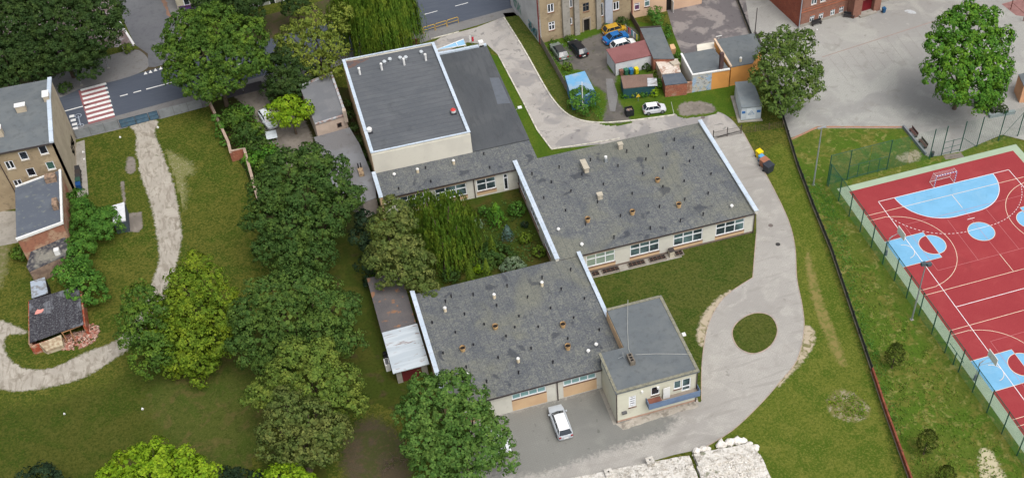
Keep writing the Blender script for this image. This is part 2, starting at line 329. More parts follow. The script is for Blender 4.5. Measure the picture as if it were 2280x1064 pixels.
DARKASP = mat('dark_yard_asphalt', (98, 94, 96), [(.3, .5, .56, (140, 134, 131), .9, 7, .3), (1.2, .58, .68, (78, 75, 78), .7, 8), (9, .4, .7, (110, 106, 106), .5, 4)], rough=.92, bump=.02, bscale=8, spec=.2)
GRAVEL = mat('pale_gravel', (166, 160, 152), [(.5, .42, .6, (184, 178, 170), .8, 8, .5), (1.0, .5, .62, (138, 130, 120), .8, 8, 1, (.4, 2, .6)), (.5, .56, .66, (122, 114, 102), .7, 8, 1), (.8, .62, .7, (98, 98, 70), .75, 8), (12, .4, .7, (150, 142, 136), .6, 3)], rough=.95, bump=.05, bscale=6, spec=.1)
DIRT = mat('trodden_dirt', (138, 126, 118), [(.5, .45, .6, (116, 106, 100), .85, 8, .5), (1.6, .55, .7, (92, 88, 72), .7, 8), (.7, .6, .7, (160, 148, 138), .7, 8), (10, .4, .7, (120, 110, 102), .6, 3)], rough=.95, bump=.04, bscale=6, spec=.1)
YDIRT = mat('dark_yard_dirt', (112, 104, 99), [(.4, .48, .6, (92, 87, 84), .85, 8, .5), (1.4, .58, .7, (76, 80, 52), .7, 8), (.9, .6, .72, (134, 124, 116), .6, 8), (10, .4, .7, (98, 90, 86), .6, 3)], rough=.95, bump=.04, bscale=6, spec=.1)
MULCH = mat('brown_leaf_litter', (92, 84, 64), [(.35, .44, .56, (78, 86, 44), .95, 8, 1), (2.5, .5, .7, (112, 90, 68), .6, 8), (10, .4, .7, (66, 54, 48), .6, 3)], rough=.95, bump=.05, bscale=8, spec=.1)
CONC = mat('old_concrete', (150, 146, 138), [(.6, .45, .65, (128, 124, 116), .8, 8), (2.5, .55, .7, (104, 100, 90), .6, 8), (12, .4, .7, (162, 156, 148), .4, 3)], rough=.92, bump=.02, bscale=8, spec=.15)
KERBW = mat('white_painted_kerb', (200, 196, 184), [(1.6, .5, .62, (150, 146, 138), .8, 8), (5, .55, .7, (116, 112, 100), .6, 4)], rough=.9)
KERBG = mat('grey_kerb', (168, 150, 136), [(2, .45, .62, (138, 130, 122), .8, 6)], rough=.9)
PAINTW = mat('road_paint', (216, 216, 214), [(3, .55, .72, (160, 160, 162), .8, 8)], rough=.7)
PAINTR = mat('crossing_red', (152, 92, 92), [(3, .5, .7, (122, 92, 96), .8, 8)], rough=.8)

# ------------------------------------------------------------------ ground
ground_sheet('ground', [(-500, -300), (500, -300), (500, 700), (-500, 700)], 0, GRASS, 'mown and dry meadow grass covering the whole ground', 'ground')
L1, L2, L3, L4, L5, L6 = .004, .008, .012, .016, .02, .024
def road_pt(x, off): return (x, 156.75 + .137 * x + off)   # road runs with a slight slope
ground_sheet('main_road', [road_pt(-90, 0), road_pt(90, 0), road_pt(90, 9.2), road_pt(-90, 9.2)], L2, ASPH, 'blue grey asphalt street with dashed centre line and zebra crossing', 'road')
ground_sheet('north_pavement', [road_pt(-90, 9), road_pt(90, 9), road_pt(90, 16), road_pt(-90, 16)], L1, MULCH, 'brown leaf littered verge beyond the main street', 'verge')
ground_sheet('south_pavement', [road_pt(-90, 0), road_pt(43.5, 0), road_pt(43.5, -4.2)] + pts([(1118, 40), (1060, 58), (990, 78), (900, 110), (770, 140), (640, 190), (452, 240), (355, 266), (268, 288), (172, 310)]) + [road_pt(-90, -6)], L1, PAVE, 'grey slab pavement on the near side of the main street', 'pavement')
ground_sheet('corner_pavement', smooth(pts([(-160, 300), (0, 243), (120, 222), (185, 196), (250, 182), (300, 167), (328, 152), (331, 135), (318, 118), (296, 112), (230, 128), (150, 158), (60, 190), (-160, 240)])), L3, PAVE, 'rounded cobbled pavement corner opposite the zebra crossing', 'pavement')
ground_sheet('side_street', pts([(232, -60), (268, 30), (300, 100), (329, 120), (331, 150), (345, 150), (380, 140), (420, 120), (392, 55), (340, -60)]), L4, COBBLE, 'worn grey cobbled side street joining the main street', 'street')
ground_sheet('side_pavement', pts([(345, -60), (384, 52), (430, 60), (400, 20), (380, -60)]), L3, PAVE, 'narrow pavement along the side street by the corner house', 'pavement')
ground_sheet('leaf_verge', rag(pts([(333, -60), (381, 52), (388, 50), (345, -60)]), .2), L5, mat('rust_leaves', (128, 98, 82), [(1, .45, .65, (104, 90, 80), .9, 8)]), 'strip of rusty fallen leaves beside the side street', 'leaf litter')
ground_sheet('parking_bay', pts([(150, 130), (230, 108), (300, 103), (262, 40), (235, -40), (-200, -40), (-200, 180)]), L2, mat('bay_paving', (112, 98, 96), [(.8, .5, .6, (150, 148, 150), .8, 8), (3, .5, .7, (90, 80, 78), .7, 8)], rough=.9), 'stained paved parking bay under the big dark trees', 'parking bay')
MB().sheet(pts([(259, 42), (263, 40), (300, 98), (296, 101)]), L5).sheet(pts([(236, 62), (277, 60), (277, 63), (236, 66)]), L5).build('bay_line', PAINTW)['kind'] = 'structure'
tag(bpy.data.objects['bay_line'], 'white painted lines edging the parking bay', 'road marking')
def mark(name, quads, z, m_, label):
    mb = MB()
    for q in quads: mb.sheet(q, z)
    o = mb.build(name, m_); tag(o, label, 'road marking', kind='structure'); return o
def rquad(x, off, dx, dy):   # quad on the road axis
    a = math.atan(.137); c, s = math.cos(a), math.sin(a); x0, y0 = road_pt(x, off)
    return [(x0 + u * c - v * s, y0 + u * s + v * c) for u, v in ((-dx / 2, -dy / 2), (dx / 2, -dy / 2), (dx / 2, dy / 2), (-dx / 2, dy / 2))]
zx = at(224, 235)[0]
mark('zebra_red', [rquad(zx - .55, 4.3, 3.7, 8.9)], L3, PAINTR, 'red painted field under the white zebra bars')
mark('zebra_crossing', [rquad(zx - .0 - .12 * k, .6 + k * 1.17, 3.7, .56) for k in range(8)], L4, PAINTW, 'white bars of the zebra crossing on the main street')
o = mark('centre_line', [rquad(at(166, 245)[0], 4.6, 4.2, .2), rquad(at(276, 215)[0], 4.6, 1.1, .2), rquad(at(306, 208)[0], 4.6, 1.1, .2), rquad(at(361, 192)[0], 4.6, 4.6, .22)] + [rquad(x, 4.6, 2.2, .14) for x in (-8, -3, 2, 7, 12, 17.5, 23.4, 28.6, 34)], L3, PAINTW, 'white centre line dashes along the main street')
mark('cycle_crossing', [[(p[0] + dx, p[1] + dy) for dx, dy in ((-.35, -.3), (.35, -.3), (.35, .3), (-.35, .3))] for p in pts([(160, 259), (163, 268), (166, 277), (168, 286)])], L3, PAINTW, 'four white squares of the cycle crossing beside the zebra')
mark('yield_line', [[(p[0] - .28, p[1] - .4), (p[0] + .28, p[1] - .4), (p[0], p[1] + .4)] for p in pts([(324, 163), (335, 160), (346, 156), (358, 152)])], L5, PAINTW, 'row of small white give way triangles at the side street')
bk = MB()
for c in pts([(174, 258), (179, 280)]):
    for k in range(12):
        a, b = 2 * math.pi * k / 12, 2 * math.pi * (k + 1) / 12
        bk.sheet([(c[0] + .5 * math.cos(a), c[1] + .5 * math.sin(a)), (c[0] + .5 * math.cos(b), c[1] + .5 * math.sin(b)), (c[0] + .4 * math.cos(b), c[1] + .4 * math.sin(b)), (c[0] + .4 * math.cos(a), c[1] + .4 * math.sin(a))], L3)
bk.sheet(pts([(173, 258), (175, 258), (181, 280), (178, 280)]), L4)
tag(bk.build('bicycle_symbol', plain('faded_paint', (150, 158, 170))), 'faded painted bicycle symbol beside the cycle crossing', 'road marking', kind='structure')

ground_patch('lower_lawn', pts([(1732, 318), (1752, 330), (1790, 420), (1850, 600), (1905, 760), (1945, 880), (1975, 980), (2010, 1130), (1500, 1160), (1545, 1020), (1690, 900), (1780, 790), (1780, 640), (1765, 520), (1735, 440), (1690, 350)]), .0015, RLAWN, 'lighter sunburnt lawn between the drive and the dark boundary fence', 'lawn', w=.8, step=.5)
ground_patch('lower_meadow', pts([(-200, 900), (60, 905), (230, 860), (330, 800), (600, 790), (640, 1150), (-200, 1150)]), .0012, LGRASS, 'darker meadow grass in the lower left', 'grass', w=3.5, step=.7)
# left lot
ground_patch('gravel_track', smooth(pts([(292, 276), (304, 300), (303, 330), (312, 385), (328, 430), (342, 480), (352, 540), (355, 575), (345, 612), (330, 655), (312, 700), (262, 755), (190, 785), (120, 818), (60, 822), (22, 800), (8, 770), (18, 745), (60, 738), (-60, 700), (-160, 760), (-120, 840), (0, 866), (70, 868), (180, 842), (275, 785), (345, 730), (365, 680), (374, 640), (392, 590), (403, 540), (403, 510), (396, 460), (386, 410), (370, 365), (355, 325), (344, 296), (350, 268)]), 4), L2, GRAVEL, 'pale gravel track curving down the left lot and past the ruin', 'track', w=.6)
ground_patch('gravel_scatter', smooth(pts([(372, 335), (400, 350), (425, 365), (430, 385), (410, 395), (415, 430), (405, 470), (398, 440), (386, 395), (376, 360)]), 3), L1, mat('gravel_in_grass', (112, 112, 70), [(3.2, .52, .66, (158, 152, 128), .65, 8, 1), (6, .45, .7, (76, 86, 40), .6, 4)], bump=.05, bscale=6), 'pale gravel scattered in the grass right of the track', 'gravel', w=1.6)
ground_patch('bare_patch', smooth(pts([(284, 352), (298, 352), (302, 372), (296, 386), (282, 382)]), 4), L2, DIRT, 'small grey bare patch in the grass left of the track', 'bare patch', w=.5, step=.2)
ground_patch('bare_path', pts([(268, 404), (276, 404), (280, 455), (275, 455)]), L2, DIRT, 'thin worn path leading to the white shed', 'path', w=.35, step=.15)
ground_patch('slab_by_shed', pts([(280, 476), (315, 472), (318, 505), (308, 516), (286, 516)]), L2, DIRT, 'trodden earth slab beside the small white shed', 'bare patch', w=.4, step=.2)
ground_sheet('house_strip', pts([(170, 318), (188, 312), (197, 434), (172, 440), (165, 420)]), L3, CONC, 'concrete strip along the gable of the left house', 'pavement')
ground_sheet('backyard', pts([(-60, 470), (40, 470), (60, 520), (40, 540), (-60, 560)]), L2, CONC, 'grey paved back yard of the left house', 'yard')
ground_patch('worn_track_left', pts([(0, 540), (22, 528), (14, 600), (0, 640), (-30, 700), (-60, 690)]), L1, mat('worn_grass', (104, 104, 66), [(1.5, .5, .65, (136, 124, 104), .8, 8), (6, .45, .7, (76, 86, 40), .6, 4)]), 'worn grass track behind the ruined sheds', 'track', w=1.2)
ground_patch('painted_shade_meadow', smooth(pts([(430, 780), (560, 740), (640, 900), (600, 1070), (400, 1000), (330, 880)]), 4), L1, G_('shade_tint_meadow', (80, 88, 46), [(.16, .47, .57, (70, 86, 38), .9, 6, 1.2), (.4, .5, .62, (100, 90, 66), .8, 8, 1.5), (1.5, .5, .62, (62, 76, 34), .7, 6, 1), (5, .5, .64, (112, 108, 72), .5, 5, 1)]), 'thin brownish grass with tree shade put into its colour, beneath the row of big trees', 'grass', w=3.0, step=.6, under=LGRASS)  # tree shade is painted into this patch, mixed with brown worn grass
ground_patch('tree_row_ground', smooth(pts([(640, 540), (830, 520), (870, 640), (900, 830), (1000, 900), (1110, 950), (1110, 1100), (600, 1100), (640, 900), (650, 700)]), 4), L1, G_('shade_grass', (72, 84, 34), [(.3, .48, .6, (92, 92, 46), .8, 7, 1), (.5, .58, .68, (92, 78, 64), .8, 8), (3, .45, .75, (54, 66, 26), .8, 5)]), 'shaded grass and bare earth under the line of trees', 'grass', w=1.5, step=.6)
ground_patch('litter_under_tree', smooth(pts([(770, 980), (830, 930), (900, 985), (905, 1070), (780, 1080)]), 4), L2, MULCH, 'brown twigs and litter under the trees by the yard', 'leaf litter', w=2.2, step=.4)
# neighbour garden
ground_sheet('garden_ground', pts([(460, 222), (650, 180), (800, 200), (860, 470), (800, 520), (600, 520), (545, 378), (512, 330)]), L3, SHADEG, 'dark weedy ground of the garden between wall and hall', 'garden')
ground_patch('garden_yard', pts([(520, 215), (590, 195), (605, 240), (680, 270), (700, 320), (710, 360), (640, 372), (606, 330), (585, 300), (560, 250)]), L4, DIRT, 'worn paved yard of the garden with the parked silver car', 'yard', w=.6, step=.3, under=SHADEG)
# entrance drive and circular drive
entry = pts([(985, 82), (1060, 62), (1122, 38)]) + smooth(pts([(1122, 40), (1166, 110), (1212, 192), (1236, 228), (1262, 254), (1295, 269), (1340, 274), (1400, 270), (1500, 256), (1560, 250), (1600, 250), (1628, 266), (1650, 292)]), 4, False)
ground_sheet('entrance_drive', entry + pts([(1600, 306), (1550, 300), (1228, 333), (1196, 290), (1166, 230), (1110, 124), (1085, 100), (1040, 95), (970, 125), (940, 110)]), L3, OLDASP, 'patched grey asphalt drive curving in from the street', 'driveway')
drv = pts([(1556, 300), (1590, 306), (1652, 290)]) + smooth(pts([(1655, 296), (1680, 342), (1722, 420), (1755, 490), (1770, 550), (1774, 620), (1786, 680), (1790, 735), (1775, 800), (1738, 848), (1690, 902), (1630, 958), (1565, 998)]), 4, False)
ground_sheet('circular_drive', drv + pts([(1500, 1012), (1420, 1036), (1300, 1062), (1260, 1100), (1000, 1100), (1090, 920), (1105, 926), (1340, 866), (1560, 895)]) + smooth(pts([(1562, 890), (1562, 830), (1566, 780), (1575, 730), (1592, 690), (1620, 655), (1676, 618)]), 4, False) + pts([(1678, 600), (1684, 520), (1684, 470)]), L3, DRIVE, 'light paved drive widening into a loop round the island', 'driveway')
ground_patch('car_yard', pts([(1085, 940), (1110, 924), (1340, 862), (1400, 930), (1510, 925), (1480, 960), (1330, 1010), (1200, 1055), (1100, 1060), (1060, 1000)]), L4, YARDP, 'darker paved car yard in front of the low wing', 'yard', w=1.8, under=DRIVE)
isl = [(p[0], p[1]) for p in smooth(pts([(1630, 740), (1645, 714), (1680, 697), (1715, 703), (1731, 732), (1722, 762), (1700, 781), (1672, 787), (1642, 772)]), 5)]
ground_sheet('island_lawn', isl, L5, LAWN, 'round grass island in the middle of the drive loop', 'grass')
mbk = MB(); mbk.path(isl, .12, .0, .07, True); tag(mbk.build('island_kerb', KERBG), 'low kerb ring round the grass island', 'kerb', kind='structure')
k = MB(); k.path(smooth(pts([(1122, 40), (1166, 110), (1212, 192), (1236, 228), (1262, 254), (1295, 269), (1340, 274), (1400, 270), (1500, 257)]), 4, False), .2, 0, .13)
k.path(pts([(1110, 124), (1166, 230), (1196, 290), (1228, 333)]), .18, 0, .13); k.path(pts([(1228, 333), (1300, 322), (1380, 309)]), .16, 0, .1)
k.path(pts([(960, 88), (1022, 72)]), .15, 0, .12)
tag(k.build('drive_kerb', KERBW), 'white painted kerbs edging the asphalt entrance drive', 'kerb', kind='structure')
k = MB(); k.path(drv[3:], .1, 0, .05); k.path(smooth(pts([(1562, 890), (1562, 830), (1566, 780), (1575, 730), (1592, 690), (1620, 655), (1676, 618)]), 4, False) + pts([(1684, 520)]), .1, 0, .05)
tag(k.build('loop_kerb', KERBG), 'thin tan kerb along the paved circular drive', 'kerb', kind='structure')
ground_patch('sandy_edge', smooth(pts([(1792, 725), (1812, 735), (1810, 770), (1790, 800), (1762, 830), (1735, 858), (1740, 845), (1778, 795), (1789, 750)]), 4), .0021, mat('sandy', (166, 154, 134), [(1.2, .5, .62, (106, 104, 66), .9, 8, 1)]), 'sandy bare edge on the right of the drive loop', 'bare patch', w=.7, step=.2, under=RLAWN)
ground_patch('sandy_edge', smooth(pts([(1556, 765), (1552, 740), (1566, 700), (1590, 672), (1622, 648), (1630, 655), (1594, 690), (1577, 725), (1567, 770)]), 4), .0021, MATS['sandy'], 'sandy bare edge on the left of the drive loop', 'bare patch', w=.7, step=.2, under=LAWN)
ground_patch('flower_bed', smooth(pts([(1843, 890), (1865, 868), (1900, 875), (1935, 905), (1930, 930), (1890, 938), (1850, 920)]), 4), L2, mat('bed', (108, 104, 64), [(1.2, .5, .62, (150, 142, 122), .7, 8, 1), (4, .5, .65, (84, 92, 36), .9, 6)]), 'round weedy flower bed in the lawn below the drive', 'flower bed', w=.6, step=.2, under=RLAWN)
# lawns around
ground_sheet('south_lawn', pts([(1310, 612), (1684, 510), (1678, 618), (1620, 656), (1575, 725), (1560, 830), (1560, 890), (1551, 890), (1470, 670), (1345, 690)]), L1, LAWN, 'mown lawn between the classroom wing and the drive', 'lawn')
ground_sheet('entrance_verge', pts([(1088, 120), (1112, 126), (1230, 335), (1390, 310), (1560, 290), (1556, 310), (1190, 372), (1060, 120)]), L1, BRIGHTG, 'bright green verge beside the annex and drive', 'grass')
ground_sheet('apartment_verge', pts([(1120, 30), (1145, 28), (1205, 98), (1275, 215), (1355, 272), (1300, 270), (1262, 254), (1166, 110)]), L1, LAWN, 'sloping grass verge between drive and fenced yard', 'grass')
ground_sheet('drain_cover_concrete', pts([(1340, 868), (1352, 862), (1376, 942), (1395, 962), (1378, 966)]), L5, BRIGHTG, 'small wedge of grass at the corner of the two storey house', 'grass')
ground_sheet('house_apron', pts([(1334, 868), (1358, 862), (1380, 940), (1366, 946)]), L6, CONC, 'old concrete strip along the side of the two storey house', 'pavement')
ground_sheet('house_terrace', rag(pts([(1372, 944), (1552, 886), (1556, 905), (1470, 930), (1388, 958)]), .1, .5), .028, mat('crumbled', (158, 152, 142), [(.8, .5, .6, (120, 114, 106), .9, 8), (3, .5, .65, (174, 168, 160), .7, 6)]), 'crumbling concrete terrace in front of the two storey house', 'pavement')
ground_sheet('courtyard_ground', pts([(850, 450), (1150, 385), (1245, 590), (920, 665)]), L2, G_('court_grass', (74, 88, 34), [(.3, .45, .62, (98, 86, 52), .8, 7, 1), (3, .45, .75, (50, 64, 24), .8, 5)]), 'dim grass and earth of the enclosed courtyard garden', 'garden')
# apartment back yard
ground_patch('yard_dirt', smooth(pts([(1235, 120), (1330, 78), (1400, 60), (1420, 85), (1375, 110), (1352, 150), (1372, 170), (1366, 200), (1380, 230), (1402, 268), (1345, 272), (1352, 235), (1345, 205), (1322, 190), (1300, 160), (1262, 150)]), 4), L3, YDIRT, 'dark trodden dirt yard behind the apartment house', 'yard', w=.8, step=.3, under=BRIGHTG)
ground_sheet('yard_grass', pts([(1203, 98), (1400, 45), (1480, 60), (1640, 190), (1650, 260), (1500, 260), (1355, 275), (1275, 215)]), L2, BRIGHTG, 'shaggy green grass around the apartment yard', 'grass')
ground_sheet('yard_path', pts([(1349, 176), (1364, 176), (1376, 212), (1370, 248), (1358, 248), (1352, 212)]), L6, PAVE, 'narrow concrete path through the dirt yard', 'path')
ground_patch('dirt_by_drive', smooth(pts([(1515, 232), (1560, 227), (1588, 236), (1588, 250), (1545, 256), (1515, 256)]), 4), L3, DIRT, 'bare gravelly patch between the white car and the drive', 'bare patch', w=.7, step=.2, under=BRIGHTG)
ground_sheet('back_yard_asphalt', pts([(1484, 20), (1640, -60), (1660, 0), (1672, 74), (1600, 100), (1520, 125), (1500, 75)]), L3, DARKASP, 'dark patched asphalt yard behind the garages', 'yard')
# school yard
plz = [(77.5, 200), (66.2, 127), (65.8, 123), (64.4, 116.6)] + [(69.3, 117.3), (80.7, 113.3), (80.9, 106.6), (82.6, 106.2), (86.0, 106.0), (93.3, 107.4), (97, 104), (130, 100), (160, 200)]
ground_sheet('school_yard', plz, L2, PLAZA, 'wide light grey paved school yard', 'yard')
k = MB(); k.path([(64.6, 116.3), (69.3, 117.6), (80.7, 113.6)], .35, 0, .04); tag(k.build('yard_edge', mat('orange_edge', (158, 118, 96), [(1.5, .5, .6, (128, 112, 96), .9, 6)])), 'orange brown brick edging of the school yard', 'kerb', kind='structure')
k = MB()
for a, b in (((1830, 128), (2080, 48)),): k.path(pts([a, b]), .16, L3, L3 + .006)
tag(k.build('yard_band', plain('reddish_band', (146, 128, 122), .9)), 'thin reddish line set in the school yard paving', 'road marking', kind='structure')
k = MB()
for i in range(12):
    a = at(1845 + i * 21.5, 127 - i * 6.9); b = at(1888 + i * 21, 181 - i * 7.2); k.path([a, b], .05, L3, L3 + .004)
tag(k.build('bay_joints', plain('dark_joint', (134, 128, 125), .9)), 'faint slanting bay lines in the school yard paving', 'road marking', kind='structure')
ground_sheet('red_paving', pts([(2230, 10), (2300, -10), (2300, 40), (2262, 35)]), L3, plain('red_pavers', (140, 104, 100), .9, var=.15), 'patch of reddish paving at the far right of the yard', 'paving')
ground_sheet('court_surround', [(64.5, 117), (69.3, 117.6), (80.7, 113.6), (81, 106.6), (93.3, 107), (100, 100), (100, 40), (52, 40), (52.5, 59.4), (55.6, 74.3), (59.9, 93.9), (62.9, 110.7)], L1, ROUGHG, 'rough weedy grass slope beside the sports court', 'grass')
ground_patch('sand_patch', smooth(pts([(2182, 1004), (2205, 1004), (2225, 1035), (2235, 1070), (2190, 1075)]), 4), L2, mat('sandy2', (176, 168, 140), [(1.4, .52, .62, (100, 100, 60), .9, 8, 1)]), 'pale sandy hollow near the lower right edge', 'bare patch', w=.8, step=.25, under=ROUGHG)
ground_sheet('gate_slab', rag(pts([(2100, 347), (2138, 340), (2148, 350), (2106, 356)]), .08, .4), L3, DIRT, 'stone slabs in front of the court gate', 'paving')
ground_patch('bare_soil', smooth(pts([(2000, 348), (2040, 335), (2050, 350), (2030, 362), (2005, 358)]), 4), L2, mat('sandy3', (150, 142, 122), [(1.4, .5, .62, (100, 100, 60), .9, 8, 1)]), 'bare soil inside the fence corner beside the benches', 'bare patch', w=.8, step=.25, under=ROUGHG)
ground_patch('worn_strip', smooth(pts([(1800, 560), (1815, 620), (1850, 720), (1880, 800), (1870, 810), (1835, 740), (1808, 660), (1795, 590)]), 4), L2, G_('dry_grass', (122, 112, 66), [(1.2, .5, .62, (94, 100, 46), .9, 8, 1)]), 'dry yellowish strip in the lawn right of the loop', 'grass', w=1.0, step=.3, under=RLAWN)

# ------------------------------------------------------------------ sports court
RED = mat('court_red', (166, 64, 69), [(.5, .5, .64, (176, 78, 80), .6, 7, 1), (.25, .58, .68, (148, 58, 62), .6, 7, 1), (.2, .4, .6, (158, 58, 64), .8, 5), (8, .4, .7, (176, 76, 80), .5, 3), (25, .4, .7, (146, 50, 56), .5, 2)], rough=.85, spec=.15)
BLUE = mat('court_blue', (120, 176, 210), [(.4, .5, .64, (136, 184, 212), .6, 7, 1), (1.2, .6, .7, (106, 158, 190), .5, 7, 1), (.5, .4, .65, (128, 186, 222), .8, 6), (10, .4, .7, (106, 164, 202), .4, 3)], rough=.85, spec=.15)
SAGE = mat('court_green', (166, 184, 160), [(.5, .4, .65, (156, 172, 148), .8, 6), (10, .4, .7, (178, 194, 172), .4, 3)], rough=.85, spec=.15)
LW = plain('court_white', (222, 216, 218), .8); LC = plain('court_cream', (220, 200, 178), .8); LT = plain('court_thin', (186, 120, 122), .8)
YT, YB, XL, XR = 103.5, 56.5, 67.25, 92.85; CX, CY = 80.05, 80.0
ground_sheet('court_border', [(66.0, 104.6), (94.0, 104.9), (94.1, 55.2), (66.0, 55.2)], L3, SAGE, 'sage green rubber border around the red sports court', 'court')
ground_sheet('sports_court', [(XL, YT), (XR, YT + .3), (XR, YB), (XL, YB)], L4, RED, 'red rubber multi sport court with blue zones', 'court')
def arc(cx, cy, r, a0, a1, n=40): return [(cx + r * math.cos(math.radians(a0 + (a1 - a0) * i / n)), cy + r * math.sin(math.radians(a0 + (a1 - a0) * i / n))) for i in range(n + 1)]
def mir(P): return [(x, 2 * CY - y) for x, y in P][::-1]
def mirx(P): return [(2 * CX - x, y) for x, y in P][::-1]
D6 = [(72.45, 100.4)] + arc(78.45, 100.4, 6.0, 180, 270, 22) + arc(81.55, 100.4, 6.0, 270, 360, 22) + [(87.55, 100.4)]
keyp = [(XL, 88.25), (72.8, 88.25), (72.8, 93.15), (XL, 93.15)]
zones = [D6, mir(D6), keyp, mir(keyp), mirx(keyp), mir(mirx(keyp)), arc(CX, 90.8, 1.75, 0, 360), arc(CX, 69.2, 1.75, 0, 360)]
outer = [arc(72.8, 90.7, 1.75, -90, 90)]; outer += [mir(outer[0]), mirx(outer[0]), mir(mirx(outer[0]))]
inner = [arc(72.8, 90.7, 1.75, 90, 270)]; inner += [mir(inner[0]), mirx(inner[0]), mir(mirx(inner[0]))]
mb = MB()
for q in zones + outer: mb.sheet(q, L5)
tag(mb.build('blue_zones', BLUE), 'light blue goal area, key and centre circle zones of the court', 'court marking', kind='structure')
mb = MB()
for q in inner: mb.sheet(q, L6)
tag(mb.build('red_half_circles', RED), 'red half circles inside the blue basketball keys', 'court marking', kind='structure')
LWID = .07
def lines(name, Ls, z, w, m_, label):
    mb = MB()
    for q in Ls: mb.path(q, w, z - .003, z)
    tag(mb.build(name, m_), label, 'court marking', kind='structure')
rect = [(70.05, 100.4), (90.05, 100.4), (90.05, 59.6), (70.05, 59.6), (70.05, 100.4)]
lines('handball_lines', [rect[:2], rect[1:3], rect[2:4], rect[3:], D6[1:-1], mir(D6[1:-1]), [(70.1, 80), (90, 80)], [(79.5, 93.4), (80.6, 93.4)]], .034, LWID * 1.25, LW, 'white handball pitch outline and goal area arcs')
b3 = [(XL, 97.4)] + [(69.2, 97.4)] + arc(69.2, 90.65, 6.75, 75, -75, 30)[0:] + [(69.2, 83.9), (XL, 83.9)]
b3 = [(XL, 97.4), (69.6, 97.4)] + [(68.6 + 6.75 * math.cos(t), 90.65 + 6.75 * math.sin(t)) for t in [math.radians(81 - i * 162 / 30) for i in range(31)]] + [(69.6, 83.9), (XL, 83.9)]
bl = []
for f in (lambda q: q, mir, mirx, lambda q: mir(mirx(q))):
    bl += [f(b3), f([(XL, 93.15), (72.8, 93.15), (72.8, 88.25), (XL, 88.25)]), f(arc(72.8, 90.7, 1.75, -90, 270)), f(arc(68.8, 90.7, 1.25, -85, 85, 14))]
bl += [[(XL, 98.4), (XR, 98.4)], [(XL, 83.0), (XR, 83.0)], [(XL, 61.6), (XR, 61.6)], [(XL, 76.8), (XR, 76.8)], [(CX, 98.4), (CX, 95.6)], [(CX, 86.3), (CX, 83.0)], [(CX, 77), (CX, 73.7)], arc(CX, 90.8, 1.75, 0, 360), arc(CX, 69.2, 1.75, 0, 360)]
lines('basketball_lines', bl, .030, LWID, LC, 'cream basketball and volleyball lines across the court')
th_ = [[(71.1, 95.2), (89, 95.2)], [(71.1, 86.3), (89, 86.3)], [(71.1, 95.2), (71.1, 86.3)], [(77.0, 94.2), (76.9, 86.3)], [(82.9, 94.4), (82.9, 86.3)], [(89, 95.2), (89, 86.3)], [(CX, 95), (CX, 86.3)]]
lines('thin_lines', th_ + [mir(q) for q in th_], .027, .04, LT, 'thin faded pink badminton lines on the red court')
mb = MB(); da = arc(78.45, 100.4, 9.0, 199.5, 270, 40) + arc(81.55, 100.4, 9.0, 270, 340.5, 40)
for i in range(0, len(da) - 1, 2): mb.path(da[i:i + 2], .07, .032, .036)
for i in range(0, len(da) - 1, 2): mb.path(mir(da[i:i + 2]), .07, .032, .036)
tag(mb.build('dashed_arc', LW), 'dashed white nine metre arc in front of the goal', 'court marking', kind='structure')

